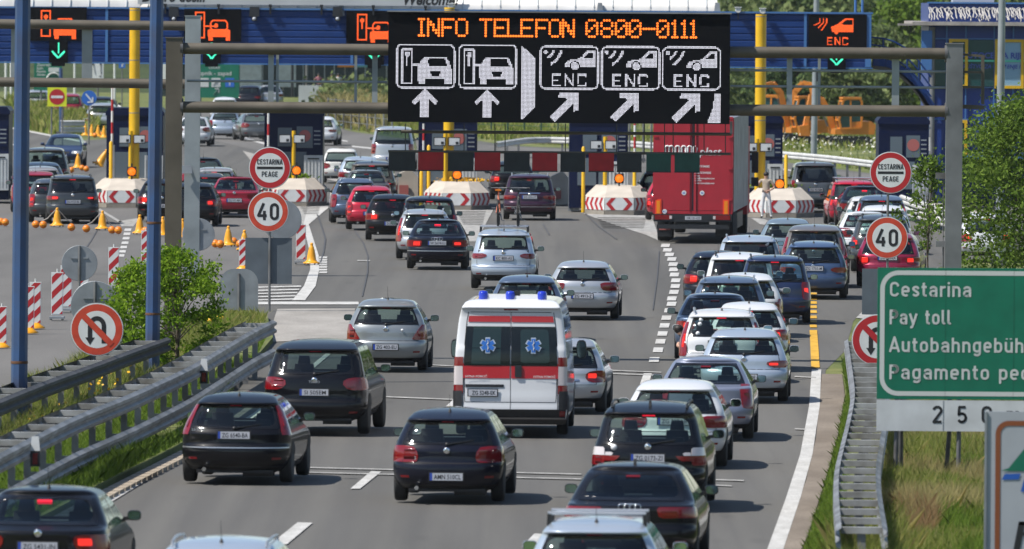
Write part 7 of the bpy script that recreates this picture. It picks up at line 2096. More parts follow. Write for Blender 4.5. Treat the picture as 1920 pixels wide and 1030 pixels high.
def amb_extra(root, b):
    H = b.H
    # door gap, windows, bands
    m = MB(); patch(m, b, [(z, -.004, .004) for z in (.50, .9, 1.3, 1.7, 2.1, H - .24)], 1, .003, 0, 0); patch(m, b, [(H - .245, -.80, .80), (H - .235, -.80, .80)], 8, .003, 0, 0)
    for sg in (-1, 1): patch(m, b, [(z, sg * .835, sg * .848) for z in (.5, .9, 1.3, 1.7, 2.1, H - .24)], 1, .003, 0, 0)
    m.build('door_gap', M_SEAM, root)
    for sg in (-1, 1):
        m = MB(); patch(m, b, [(1.29 + .71 * i / 16, sg * .008, sg * .835) for i in range(17)], 5, .012, 0, .01)
        patch(m, b, rrows(1.34, 1.95, sg * .18, sg * .70, 12, .06 * sg), 5, .016, 1, .0)
        w = m.build('rear_window', [AMBWIN, AMBWIN2], root)
        m = MB(); c = (sg * .415, 1.66); y = min(b.rear(sg * .44, z_).y for z_ in (1.5, 1.6, 1.7, 1.8)) - .035
        star_of_life(m, c, .145, y, 0, 1, 2); m.build('star_emblem', [mat("star edge", (.45, .52, .62), rough=.5), STARB, M_SIGNW], root)
        m = MB(); patch(m, b, [(z, sg * .012, sg * .85) for z in (1.06, 1.15, 1.24, 1.33)], 5, .008, 0, .0); patch(m, b, [(z, sg * .012, sg * .815) for z in (2.08, 2.12, 2.16, 2.19)], 5, .010, 0, .0); m.build('red_band', AMBRED, root)
        m = MB(); q = b.rear(sg * .65, 1.03); m.text("HITNA POMOĆ", (sg * .62, q.y - .03, 1.075), (1, 0, 0), (0, 0, 1), .042, 0, 'c', 1.0, .01); m.build('lettering', M_SIGNW, root)
    m = MB(); patch(m, b, rrows(1.08, 1.30, .08, .20, 3, .02), 4, .035, 0, .04); m.build('door_handle', M_DARK, root)
    m = MB(); patch(m, b, [(.90, -.80, -.12), (.95, -.80, -.12)], 4, .012, 0, .02); m.build('plate_lamp_bar', M_DARK, root)
    m = MB(); patch(m, b, [(.30, -.98, .98), (.36, -.98, .98), (.50, -.98, .98)], 14, .02, 0, .02); patch(m, b, [(.30, -.97, .97), (.36, -.97, .97)], 14, .10, 0, .1); m.build('rear_bumper', M_PLAST, root)
    for sg in (-1, 1):
        m = MB(); patch(m, b, [(.50, sg * .86, sg * 1.0), (.83, sg * .86, sg * 1.0)], 3, .022, 0, .02); m.build('corner_trim', M_PLAST, root)
        m = MB(); patch(m, b, [(.30, sg * .88, sg * .97), (.47, sg * .88, sg * .97)], 2, .03, 0, .02); m.build('reflector', M_TAIL, root)
    plate(root, b, "ZG 5248-EK", .80, -.50, False, .03)
    m = MB(); q = b.yt
    m.box((.02, .75, H + .02), (1.1, .5, .10), 0, None, .9); m.build('roof_fairing', AMBW, root)
    for x in (-.52, -.03, .55):
        m = MB(); m.lathe([(.085, -.04), (.09, .10), (.07, .15), (.001, .16)], 14, (x, .55, H - .02), 0); m.build('beacon', M_BEAC, root)
    m = MB(); m.box((.10, .58, H + .07), (.1, .12, .14)); m.build('siren', M_DARK, root)
car('ambulance', 'white and red high roof ambulance with blue star emblems and blue beacons', 'ambulance', 958, 556, 'van', 2.05, 5.9, 2.50, AMBW, 1.9, 'ducato', None, glass=M_GLD, brake=False, lite=1, opt=dict(solid_rear=1, noseats=1, nobadge=1, lz=-.37, mirmat=M_DARK, gt=.20, ant=0, Rw=.34), extra=amb_extra)

# ---------------- bicycles on the silver crossover ----------------
M_BIKER = mat("bicycle orange red", (.5, .09, .02), rough=.35)
M_BIKEK = mat("bicycle black", (.015, .015, .018), rough=.4)
def bicycle(loc, rz, frame, lab, saddle):
    root = thing('bicycle', loc, rz, lab, 'bicycle')
    r = .34
    for y in (.34, 1.40):
        m = MB(); N_ = 28
        pts = [(0, y + r * math.cos(a), r + r * math.sin(a)) for a in [2 * math.pi * k / N_ for k in range(N_ + 1)]]
        m.tube(pts, .028, 7, 0, cap=False); o = m.build('wheel', M_TYRE, root)
        m = MB(); m.lathe([(.03, -.04), (.03, .04)], 8, (0, y, r), 0, 'x')
        for k in range(10):
            a = 2 * math.pi * k / 10; m.tube([(0, y, r), (0, y + r * math.cos(a), r + r * math.sin(a))], .004, 4)
        m.build('spokes', M_ZINC, o)
    m = MB(); T = lambda a, b_, q=.018: m.tube([a, b_], q, 7, 0)
    bb, st, hd, ra, fa_ = (0, .80, .30), (0, .66, .80), (0, 1.22, .86), (0, .34, .34), (0, 1.40, .34)
    T(bb, st); T(st, hd); T(bb, (0, 1.24, .76), .021); T((.05, .34, .34), bb, .011); T((-.05, .34, .34), bb, .011); T((.05, .34, .34), st, .010); T((-.05, .34, .34), st, .010); T((.05, 1.40, .34), (0.02, 1.24, .72), .014); T((-.05, 1.40, .34), (-.02, 1.24, .72), .014); T((0, 1.24, .72), (0, 1.19, .98)); T(st, (0, .63, .93), .013)
    m.build('frame', frame, root)
    m = MB(); m.prism([(-.08, .50), (.08, .50), (.03, .74), (-.03, .74)], .93, .975, 0, 'xy'); m.build('saddle', saddle, root)
    m = MB(); m.tube([(-.30, 1.12, 1.0), (-.12, 1.18, 1.0), (.12, 1.18, 1.0), (.30, 1.12, 1.0)], .014, 7, 0); m.tube([(-.30, 1.12, 1.0), (-.22, 1.14, 1.0)], .022, 7, 1); m.tube([(.30, 1.12, 1.0), (.22, 1.14, 1.0)], .022, 7, 1); m.build('handlebar', [M_ZINC, M_BIKEK], root)
    m = MB(); m.lathe([(.09, -.01), (.09, .01)], 14, (.05, .80, .30), 0, 'x'); m.bar((.07, .80, .30), (.09, .74, .14), .02, .02); m.box((.14, .74, .13), (.1, .07, .02)); m.bar((-.07, .80, .30), (-.09, .86, .46), .02, .02); m.box((-.14, .86, .46), (.1, .07, .02)); m.build('crank', M_ZINC, root)
ab = ASX.matrix_basis if False else (Matrix.Translation(ASX.location) @ Matrix.Rotation(ASX.rotation_euler.z, 4, 'Z'))
for xo, fr, lab, sd in ((-.17, M_BIKER, 'bicycle with an orange saddle on the roof of the silver crossover, left one', M_OBALL), (.37, M_BIKEK, 'black bicycle on the roof of the silver crossover, right one', M_BIKEK)):
    p = ab @ Vector((xo, ASXB.yt + .15, 1.615 + .10)); bicycle(p, ASX.rotation_euler.z, fr, lab, sd)
for xo in (-.17, .37):
    pass

# ---------------- people ----------------
def person(loc, rz, label, joints, edges, radii, head, cloth, group=None, scale=1.0):
    """skinned body: joints dict name -> (x, y, z)"""
    root = thing('person', loc, rz, label, 'person', group); root.scale = (scale,) * 3
    names = list(joints)
    bm = bmesh.new(); vs = {n: bm.verts.new(joints[n]) for n in names}
    for a, b in edges: bm.edges.new((vs[a], vs[b]))
    me = bpy.data.meshes.new('body'); bm.to_mesh(me); bm.free()
    o = bpy.data.objects.new('body', me); COL.objects.link(o)
    sk = o.modifiers.new('skin', 'SKIN'); ss = o.modifiers.new('sub', 'SUBSURF'); ss.levels = ss.render_levels = 2
    sv = me.skin_vertices[0].data
    for i, n in enumerate(names):
        rr = radii.get(n, radii.get(n.rstrip('LR'), .05)); sv[i].radius = (rr, rr) if not isinstance(rr, tuple) else rr
        sv[i].use_root = (n == 'pelvis')
    dg = bpy.context.evaluated_depsgraph_get(); dg.update()
    m2 = bpy.data.meshes.new_from_object(o.evaluated_get(dg))
    bpy.data.objects.remove(o); m2.name = 'body'
    skin, top, legs, shoe, hair = cloth
    for mm in (skin, top, legs, shoe): m2.materials.append(mm)
    zn = joints['neck'][2]; zw = joints['pelvis'][2] + .02
    for p in m2.polygons:
        c = p.center; p.use_smooth = True
        if c.z > zn - .01: k = 0
        elif c.z < .09: k = 3
        elif c.z < zw and abs(c.x) < .30: k = 2
        else: k = 1
        near = min(((c - Vector(joints[n])).length, n) for n in names)[1]
        if near.startswith(('hand', 'wrist', 'elbow', 'f')) and not near.startswith('foot'): k = 0
        p.material_index = k
    ob = bpy.data.objects.new('body', m2); COL.objects.link(ob); ob.parent = root
    hx, hy, hz = joints['head']
    m = MB(); m.lathe([(.001, -.02)] + [(.105 * math.sin(a), -.02 + .13 * (1 - math.cos(a)) / 1) for a in [math.pi / 2 * k / 5 for k in range(1, 6)]] + [(.10, .13), (.07, .17), (.001, .185)], 14, (0, 0, 0), 0)
    hr = m.build('hair', hair, root); hr.location = (hx, hy + .012, hz - .06); hr.scale = (.95, 1.05, .95)
    return root
M_TSHIRT = mat("beige shirt", (.40, .33, .26), rough=.9, var=.15, vscale=9)
M_TROUS = mat("white trousers", (.60, .60, .60), rough=.9, var=.1, vscale=7)
M_HAIR = mat("dark hair", (.015, .01, .008), rough=.6)
M_SHOE = mat("dark shoes", (.03, .025, .02), rough=.6)
M_SHIRTW = mat("white shirt", (.62, .62, .62), rough=.9); M_SHIRTP = mat("rose shirt", (.30, .12, .16), rough=.9)
J = {'pelvis': (0, 0, .92), 'waist': (0, 0, 1.06), 'chest': (0, .01, 1.30), 'neck': (0, .0, 1.46), 'head': (0, -.02, 1.58), 'crown': (0, -.015, 1.69),
     'hipL': (-.09, 0, .88), 'kneeL': (-.12, -.03, .48), 'ankleL': (-.14, .02, .08), 'footL': (-.16, -.14, .035),
     'hipR': (.09, 0, .88), 'kneeR': (.15, -.02, .48), 'ankleR': (.19, .03, .08), 'footR': (.22, -.12, .035),
     'shoulderL': (-.18, 0, 1.40), 'elbowL': (-.30, -.06, 1.20), 'wristL': (-.26, -.22, 1.30), 'handL': (-.25, -.29, 1.34),
     'shoulderR': (.18, 0, 1.40), 'elbowR': (.31, .02, 1.13), 'wristR': (.16, -.14, 1.02), 'handR': (.08, -.17, .99),
     'f1R': (.02, -.19, .975), 'f2R': (.025, -.185, .955), 'f3R': (.035, -.18, .94), 'f4R': (.05, -.175, .93), 'f5R': (.08, -.20, 1.025),
     'f1L': (-.24, -.34, 1.38), 'f2L': (-.25, -.345, 1.365), 'f3L': (-.26, -.345, 1.35), 'f4L': (-.27, -.34, 1.335), 'f5L': (-.22, -.30, 1.36)}
E = [('pelvis', 'waist'), ('waist', 'chest'), ('chest', 'neck'), ('neck', 'head'), ('head', 'crown')]
for s_ in 'LR':
    E += [('pelvis', 'hip' + s_), ('hip' + s_, 'knee' + s_), ('knee' + s_, 'ankle' + s_), ('ankle' + s_, 'foot' + s_), ('chest', 'shoulder' + s_), ('shoulder' + s_, 'elbow' + s_), ('elbow' + s_, 'wrist' + s_), ('wrist' + s_, 'hand' + s_)]
    E += [('hand' + s_, 'f%d%s' % (k, s_)) for k in range(1, 6)]
RD = {'pelvis': (.15, .11), 'waist': (.135, .10), 'chest': (.16, .115), 'neck': .055, 'head': .095, 'crown': .07, 'hip': .09, 'knee': .06, 'ankle': .042, 'foot': .035, 'shoulder': .062, 'elbow': .042, 'wrist': .030, 'hand': .030, 'f1': .009, 'f2': .009, 'f3': .009, 'f4': .008, 'f5': .010}
for k in range(1, 6):
    for s_ in 'LR': RD['f%d%s' % (k, s_)] = RD['f%d' % k]
p = G(1436, 410)
person(p, R(-12), 'person in beige shirt and white trousers standing beside the truck, hand on hip', J, E, RD, None, (M_SKIN, M_TSHIRT, M_TROUS, M_SHOE, M_HAIR), None, .98)
JS = dict(J)
for x, lab, top, ph in ((622, 'person in a white top before the glass building, left one', M_SHIRTW, 0), (634, 'person in a white top before the glass building, right one', M_SHIRTW, .3), (597, 'person in a rose top before the glass building', M_SHIRTP, .1)):
    q = A(x, 176, 790); q.z = 8.17 - (182 + 27) / S(790); q.z = max(0, q.z)
    person(q, ph, lab, J, E, RD, None, (M_SKIN, top, M_CLOTHD, M_SHOE, M_HAIR), 'people before the glass building')
# driver leaning out of the white estate with the stickers
q = A(1272, 622, 231.3)
JD = {'pelvis': (.45, .25, -.45), 'chest': (.22, .05, -.18), 'neck': (.10, -.02, -.06), 'head': (.0, -.05, .03), 'crown': (-.06, -.05, .10), 'shoulderL': (.06, .10, -.20), 'elbowL': (-.02, .02, -.30), 'wristL': (.12, -.12, -.33), 'handL': (.2, -.16, -.33)}
ED = [('pelvis', 'chest'), ('chest', 'neck'), ('neck', 'head'), ('head', 'crown'), ('chest', 'shoulderL'), ('shoulderL', 'elbowL'), ('elbowL', 'wristL'), ('wristL', 'handL')]
root = person(q, 0, 'person leaning the head out of the left window of the white estate', JD, ED, RD, None, (M_SKIN, M_CLOTHD, M_CLOTHD, M_CLOTHD, M_HAIR))
# ---------------- glass service building ----------------
YB = 815.0; sB = S(YB)
a, b = A(292, 195, YB), A(830, 195, YB)
fb = thing('service_building', (a.x, YB, 0), 0, 'long low glass fronted building far behind the toll booths', 'building')
W_ = b.x - a.x; HB = 5.6
m = MB(); m.box((W_ / 2, 5, HB / 2 - .5), (W_, 9.5, HB + 1), 0); m.build('wall', M_BEIGE, fb)
m = MB(); m.box((W_ / 2, 4.6, HB + .15), (W_ + 1.6, 12.4, .55), 0); m.build('roof', M_PANEL, fb)
m = MB(); m.box((W_ / 2, .0, HB - .55), (W_ + .8, .5, .8), 0); m.build('fascia', mat("pale blue band", (.26, .33, .36), rough=.5), fb)
n = 9
for k in range(n):
    x0 = .3 + (W_ - .6) * k / n; w = (W_ - .6) / n - .14
    m = MB(); m.box((x0 + w / 2, .18, 2.2), (w, .08, 4.9), 0)
    for j in range(1, 3): m.box((x0 + w * j / 3, .13, 2.2), (.05, .05, 4.9), 1)
    m.box((x0 + w / 2, .12, 2.6), (w, .05, .06), 1)
    m.build('window', [M_GLASSB, M_PANEL], fb)
for x, mt, w in ((313, M_SIGNW, .9), (470, M_PANEL, 1.6), (537, M_PANEL, 1.4), (648, M_REFY, 1.2), (680, mat("teal poster", (.1, .3, .32), rough=.5), 1.3)):
    q = A(x, 150, YB); m = MB(); m.box((q.x - a.x, .06, 2.0 if x < 600 else 3.0), (w, .04, 2.6 if x < 600 else 1.6), 0); m.build('poster', mt, fb)
for x in (575, 548):
    q = A(x, 150, YB - 2.5); m = MB(); m.tube([(q.x, YB - 2.5, 0), (q.x, YB - 2.5, HB - .2)], .10, 10, 0); tag(m.build('column', M_DARK if x == 548 else M_ZINC, None), ('dark' if x == 548 else 'silver') + ' column before the glass building, near its middle', 'column')
q0, q1 = A(560, 178, 770), A(650, 178, 770)
m = MB(); m.box(((q0.x + q1.x) / 2, 770, .5), (q1.x - q0.x, .4, 1.5), 0); tag(m.build('low_wall', M_BANNER), 'low pale grey wall before the glass building', 'wall')
# direction signs beyond the booths
def far_sign(label, x0, y0, x1, y1, Y, m_, draw, posts=2):
    a, b = A(x0, y0, Y), A(x1, y1, Y); r = thing('direction_sign', (a.x, Y, 0), 0, label, 'road sign')
    w, s = b.x - a.x, S(Y)
    m = MB(); m.box((w / 2, .04, (a.z + b.z) / 2), (w, .06, a.z - b.z), 0); mats = [m_] + draw(m, lambda x, y: ((x - x0) / s, -.0, A(x, y, Y).z), s)
    m.build('sign_panel', mats, r)
    for k in range(posts):
        q = w * (k + .5) / posts; m = MB(); m.tube([(q, .12, 0), (q, .12, a.z - .1)], .06, 8); m.build('post', M_ZINC, r)
def d1(m, P, s):
    U, V = (1, 0, 0), (0, 0, 1)
    m.text("Stupnik - zapad", P(364, 141), U, V, 8 / s, 1, 'l', 1.05, .01)
    m.text("Lučko", P(392, 129), U, V, 6 / s, 1, 'l', 1.0, .01)
    for x, mi in ((383, 1), (405, 1), (431, 2)):
        p = P(x, 155); m.box((p[0], -.005, p[2]), (17 / s, .01, 17 / s), mi)
    p = P(405, 155); m.bar((p[0] - 5 / s, -.015, p[2] - 5 / s), (p[0] + 5 / s, -.015, p[2] + 5 / s), .05, .01, 3); m.bar((p[0] + 5 / s, -.015, p[2] - 5 / s), (p[0] - 5 / s, -.015, p[2] + 5 / s), .05, .01, 3)
    p = P(431, 155); m.text("i", (p[0], -.012, p[2] - 5 / s), U, V, 10 / s, 1, 'c', 1.2, .02)
    p = P(405, 172); m.bar((p[0] - 5 / s, -.01, p[2] - 5 / s), (p[0] + 5 / s, -.01, p[2] + 5 / s), .06, .01, 1); m.bar((p[0] - 2 / s, -.01, p[2] + 5.5 / s), (p[0] + 6 / s, -.01, p[2] + 5.5 / s), .01, .06, 1); m.bar((p[0] + 5.5 / s, -.01, p[2] - 2 / s), (p[0] + 5.5 / s, -.01, p[2] + 6 / s), .06, .01, 1)
    return [M_SIGNT, M_SIGNBL, M_SIGNK]
far_sign('green exit sign reading Stupnik zapad, left of the glass building', 352, 118, 448, 184, 690, M_SIGNG, d1)
def d2(m, P, s):
    U, V = (1, 0, 0), (0, 0, 1)
    for t, y, h in (("Zagreb", 124, 5), ("Split", 130, 4), ("Rijeka", 136, 4), ("Zadar", 142, 4)): m.text(t, P(69, y), U, V, h / s, 1, 'l', 1.3, .02)
    p = P(101, 142); m.tube([(p[0] + 13 / s * math.cos(a), -.02, p[2] - 8 / s + 13 / s * math.sin(a)) for a in [math.pi * k / 8 for k in range(9)]], .06, 6, 1)
    p = P(101, 131); m.box((p[0], -.005, p[2]), (20 / s, .01, 8 / s), 1)
    return [M_SIGNT]
far_sign('green route sign with small white lines behind the left blue pole', 64, 114, 116, 170, 700, M_SIGNG, d2)
def d3(m, P, s):
    for x, dx in ((178, -3), (189, 0)):
        a_, b_ = P(x + 1, 140), P(x + dx, 121); m.bar((a_[0], -.01, a_[2]), (b_[0], -.01, b_[2]), .035, .01, 1); m.add([(b_[0] - .09, -.012, b_[2] - .05), (b_[0] + .09, -.012, b_[2] - .05), (b_[0], -.012, b_[2] + .12)], [(0, 1, 2)], 1)
    p = P(188, 143); m.box((p[0], -.008, p[2]), (.16, .01, .04), 1)
    return [M_SIGNK]
far_sign('white lane sign with two black arrows left of the yellow column', 173, 117, 194, 150, 690, M_SIGNW, d3, 1)
# no entry and blue arrow
def small_sign(label, x, y, r_px, Y, kind):
    p = A(x, y, Y); root = thing('road_sign', (p.x, Y, 0), 0, label, 'road sign')
    r = r_px / S(Y); m = MB()
    if kind == 'noentry':
        m.box((0, 0, p.z), (r * 2.12, .03, r * 2.12), 1); disc(m, r * .86, -.022, 2, (0, p.z)); m.box((0, -.026, p.z), (r * 1.3, .006, r * .28), 0)
    elif kind == 'arrow':
        m.lathe([(r, -.015), (r, .02)], 30, (0, 0, p.z), 3, 'y', smooth=False); c = Vector((0, -.03, p.z))
        m.bar(c + Vector((-r * .45, 0, r * .55)), c + Vector((r * .4, 0, -r * .45)), r * .18, .01, 0, up=Vector((0, 1, 0))); m.bar(c + Vector((r * .48, -.002, -r * .55)), c + Vector((-r * .2, -.002, -r * .55)), .01, r * .18, 0); m.bar(c + Vector((r * .48, -.003, -r * .6)), c + Vector((r * .48, -.003, r * .1)), r * .18, .01, 0)
    else:
        m.box((0, 0, p.z), (r * 2, .03, r * 2), 3); m.box((0, -.02, p.z), (r * .4, .01, r * 1.2), 0); m.box((r * .2, -.02, p.z + r * .3), (r * .7, .01, r * .25), 0)
    m.build('sign_plate', [M_SIGNW, M_SIGNY, M_SIGNR, M_SIGNBL], root)
    m = MB(); m.tube([(-r * .6 if kind == 'noentry' else 0, .05, 0), (-r * .6 if kind == 'noentry' else 0, .05, p.z)], .04, 8)
    if kind == 'noentry': m.tube([(r * .6, .05, 0), (r * .6, .05, p.z)], .04, 8)
    m.build('pole', M_ZINC, root)
small_sign('no entry disc on a bright yellow square plate', 107, 182, 17, 560, 'noentry'); small_sign('blue round sign with a white slanting arrow', 167, 184, 14, 565, 'arrow'); small_sign('small blue information sign left of the yellow column', 229, 122, 6, 720, 'info')
p = G(163, 247); r_ = thing('barrier_board', p, 0, 'red white barrier board beyond the plaza beside the heap of bells', 'barrier', BG)
o = me_b.copy(); COL.objects.link(o); o.parent = r_; o.scale = (1.4, 1, .62); o2 = me_b0.copy(); COL.objects.link(o2); o2.parent = r_
# thin lamp posts
def lamp_post(label, x0, y0, x1, y1, Y, w, m_, head=False):
    t = A(x0, y0, Y); b_ = A(x1, y1, Y); root = thing('lamp_post', (b_.x, Y, 0), 0, label, 'pole'); m = MB()
    d = (t - Vector((b_.x, Y, b_.z))); top = t + d.normalized() * (2.0 if y0 <= 0 else 0)
    m.tube([(0, 0, -.1), (0, 0, b_.z), top - Vector((b_.x, Y, 0))], [w * .5, w * .5, w * .42], 10, 0); m.build('pole', m_, root)
    m = MB(); m.box((0, 0, .1), (w * 2.2, w * 2.2, .16)); m.build('foot', M_ZINCD, root)
    if head: m = MB(); m.box((.2, -.1, (b_.z + t.z) / 2), (.2, .2, .5)); m.build('control_box', M_DARK, root)
lamp_post('thick grey pole at the right edge before the blue office', 1879, 0, 1876, 200, 330, .23, M_GANTRYL)
lamp_post('grey pole rising right of the excavator cabs', 1531, 0, 1526, 285, 520, .30, M_GANTRYL, True)
def roof_mast(x, lab):
    b_ = A(x, 27, YC + 2); t = A(x, -20, YC + 2); m = MB(); m.tube([(0, 0, -.15), (0, 0, t.z - b_.z)], .05, 8); m.lathe([(.12, -.15), (.12, -.1)], 10)
    tag(m.build('roof_mast', M_FASCIAL, None, b_), 'thin blue mast on the right end of the canopy roof, ' + lab, 'mast')
for x, yb, lab in ((1604, 27, 'left of the pair'), (1617, 27, 'right of the pair')): roof_mast(x, lab)
for x, lab in ((1145, 'leftmost thin mast'), (1182, 'second thin mast'), (1208, 'third thin mast'), (1223, 'rightmost thin mast')): lamp_post(lab + ' above the canopy roof and message board', x, 0, x, 12, 520, .10, M_ZINC)
for x, yb, lab in ((11, 120, 'leftmost'), (21, 120, 'second'), (140, 160, 'middle one behind the no entry disc'), (215, 160, 'one right of the white lane sign')): lamp_post('thin white pole beyond the left lanes, ' + lab, x, 112, x, yb, 760, .16, M_SIGNW)
tag(thing('x', (0, 0, 0)), None) if False else None
p0 = A(114, 130, 700); lamp_post('blue pole behind the no entry disc', 114, 128, 115, 225, 600, .24, M_BLUEP)
# fence of the far field
p0, p1 = G(615, 238), G(735, 252)
fr = thing('wire_fence', (p0.x, p0.y, 0), 0, 'thin wire fence on posts before the scrub, left of the silver van', 'fence')
d = Vector((p1.x - p0.x, p1.y - p0.y, 0))
for k in range(9):
    q = d * (k / 8); m = MB(); m.tube([(q.x, q.y, -.1), (q.x, q.y, 1.7)], .05, 6); m.build('post', M_ZINC, fr)
for z in (.4, .8, 1.2, 1.6): m = MB(); m.tube([(0, 0, z), (d.x, d.y, z)], .018, 4); m.build('wire', M_ZINC, fr)
# green mesh fence behind the fourth booth
p0, p1 = G(890, 250), G(1240, 262)
fr = thing('wire_fence', (p0.x, p0.y, 0), 0, 'dark green fence posts with rails on the meadow behind the message board', 'fence')
d = Vector((p1.x - p0.x, p1.y - p0.y, 0))
for k in range(12):
    q = d * (k / 11); m = MB(); m.tube([(q.x, q.y, -.1), (q.x, q.y, 1.6)], .05, 6); m.build('post', mat("fence green", (.02, .06, .035), rough=.5), fr)
for z in (.5, 1.0, 1.5): m = MB(); m.tube([(0, 0, z), (d.x, d.y, z)], .014, 4); m.build('wire', MATS["fence green"], fr)

# ---------------- blue office, walkway ----------------
YO = 424.0; sO = S(YO)
ox0 = A(1742, 40, YO); ox1 = A(2060, 40, YO)
of = thing('office_building', (ox0.x, YO, 0), 0, 'blue glazed toll office with yellow window frames and icicle lights along its roof edge', 'building')
W_ = ox1.x - ox0.x; zr = A(1800, 47, YO).z
def oz(y): return A(1800, y, YO).z
def oxp(x): return A(x, 100, YO).x - ox0.x
m = MB(); m.box((W_ / 2, 4.1, zr / 2), (W_, 8, zr), 0); m.build('wall', mat("office blue", (.008, .035, .20), rough=.4, var=.12, vscale=.8), of)
m = MB(); m.box((W_ / 2 - .2, 4.0, zr + .05), (W_ + .9, 9.2, .14), 0); m.box((oxp(1715), -.2, zr - .0), (1.3, .5, .08)); m.build('eaves', mat("eave grey", (.34, .31, .28), rough=.8, var=.3), of)
m = MB(); m.box((W_ / 2, 4.6, zr + .47), (W_, 8, .70), 0); m.build('parapet', MATS["office blue"], of)
m = MB(); m.box((W_ / 2, .56, zr + .84), (W_ + .1, .12, .06), 0)
for x in (1744, 1775, 1811, 1864, 1900): m.box((oxp(x), .02, zr / 2), (.05, .06, zr - .1), 0)
for y in (73, 164, 224): m.box((W_ / 2, .025, oz(y)), (W_, .05, .05), 0)
m.build('mullions', M_FASCIAL, of)
for x0, x1, y0, y1, fr_, gm in ((1782, 1812, 76, 162, 1, M_GLASSG), (1815, 1863, 75, 162, 0, M_GLASSG), (1868, 1917, 76, 163, 1, mat("pane with painted sky", (.22, .38, .52), rough=.1, spec=.8)), (1746, 1773, 100, 162, 0, M_GLASSG), (1782, 1812, 228, 300, 1, M_GLASSG)):  # rightmost pane has the sky's reflection painted into its base colour
    X0_, X1_, Z0_, Z1_ = oxp(x0), oxp(x1), oz(y1), oz(y0)
    m = MB(); m.box(((X0_ + X1_) / 2, -.01, (Z0_ + Z1_) / 2), (X1_ - X0_, .05, Z1_ - Z0_), 0)
    w = m.build('window', gm, of)
    if fr_:
        m = MB(); t = .11
        m.box(((X0_ + X1_) / 2, -.05, Z1_), (X1_ - X0_ + t, .08, t)); m.box(((X0_ + X1_) / 2, -.05, Z0_), (X1_ - X0_ + t, .08, t)); m.box((X0_, -.05, (Z0_ + Z1_) / 2), (t, .08, Z1_ - Z0_ - t)); m.box((X1_, -.05, (Z0_ + Z1_) / 2), (t, .08, Z1_ - Z0_ - t))
        m.build('frame', M_YELP, w)
m = MB()
m.text("AUTOCESTA RIJEKA", (oxp(1803), -.06, oz(109)), (1, 0, 0), (0, 0, 1), 11 / sO, 0, 'l', 1.0, .03)
m.text("DRUŠTVO ZA GRAĐENJE I GOSPODARENJE", (oxp(1799), -.06, oz(128)), (1, 0, 0), (.18, 0, 1), 7.5 / sO, 0, 'l', .95, .02)
m.build('lettering', mat("window letter blue", (.05, .09, .36), rough=.5), of)
m = MB(); m.box(((oxp(1806) + W_) / 2, -.055, oz(114)), (W_ - oxp(1806), .02, .07), 0); m.build('green_stripe', mat("stripe green", (.10, .55, .36), rough=.5), of)
m = MB(); rs = random.Random(3)
x = 1742.0
while x < 1925:
    y1 = 14 + rs.uniform(0, 3); L = rs.uniform(16, 24)
    pts = [(oxp(x + rs.uniform(-2.5, 2.5) + k * .7), .42 - .12 * k, oz(y1 + L * k / 4)) for k in range(5)]
    m.tube(pts, .026, 4, 0); x += rs.uniform(1.6, 5.5) if rs.random() < .85 else 8
x = 1742
while x < 1925:
    m.tube([(oxp(x), .4, oz(14)), (oxp(x + 6), .38, oz(18)), (oxp(x + 12), .4, oz(14))], .02, 4, 0); x += 12
ic = m.build('icicle_lights', mat("unlit light string", (.42, .40, .38), rough=.7), of)
m = MB(); m.tube([(oxp(1748), -.15, -.1), (oxp(1748), -.15, zr - .1)], .10, 8); m.build('downpipe', M_ZINC, of)
m = MB(); m.box((oxp(1828) , 2.5, zr + 1.2), (78 / sO, 1.6, .9)); m.build('roof_unit', M_BANNER, of)
m = MB(); m.box((oxp(1737), -.05, oz(95)), (.4, .5, 1.5)); m.build('shutter_box', M_FASCIAL, of)
# poster beside the sixth booth
p = A(1733, 320, 409.5); r_ = thing('poster_board', (p.x, 409.5, 0), 0, 'tall red poster board with white script beside the sixth booth', 'sign')
za_, zb2 = A(1733, 283, 409.5).z, A(1733, 366, 409.5).z
m = MB(); m.box((0, 0, (za_ + zb2) / 2), (.30, .05, za_ - zb2), 0); m.box((.10, .03, za_ + .25), (.22, .05, .5), 1); m.text("Cola", (.06, -.03, zb2 + .45), (0, 0, 1), (-1, .0, .25), .2, 1, 'l', .9, .015); m.box((0, 0, zb2 / 2), (.2, .05, zb2), 2); m.build('board', [M_SIGNR, M_SIGNW, M_DARK], r_)
# arched walkway from the canopy to the office
wk = thing('arched_walkway', (xr, YC + 1.6, 0), 0, 'blue arched stair walkway from the right canopy end down to the office', 'walkway')
def arc(x, y, Y=YC + 1.6): q = A(x, y, Y); return Vector((q.x - xr, 0, q.z))
c_ = [(1636, 116), (1660, 118), (1685, 128), (1705, 145), (1725, 168), (1745, 200)]
m = MB()
for (xA, yA), (xB, yB) in zip(c_[:-1], c_[1:]):
    m.bar(arc(xA, yA), arc(xB, yB), 1.4, .30, 0); m.bar(arc(xA, yA + 10) + Vector((0, -.1, 0)), arc(xB, yB + 11) + Vector((0, -.1, 0)), 1.2, .14, 1)
m.build('deck', [M_FASCIA, M_GANTRY], wk)
r1 = [(1632, 70), (1655, 72), (1675, 78), (1700, 92), (1722, 115), (1745, 145)]
m = MB()
for dy in (0, 14, 28): m.tube([arc(x, y + dy * (1 + .3 * (x - 1632) / 110)) + Vector((0, -.6, 0)) for x, y in r1], .035, 6, 0)
for x, y in ((1655, 72), (1700, 92), (1722, 115)): m.tube([arc(x, y) + Vector((0, -.6, 0)), arc(x, y + 48) + Vector((0, -.6, 0))], .035, 6, 0)
m.build('railing', M_FASCIA, wk)
m = MB(); a_ = arc(1705, 248); b2 = arc(1745, 240); m.bar(a_, b2, .8, .06); m.build('canopy_arm', M_SIGNB, wk)
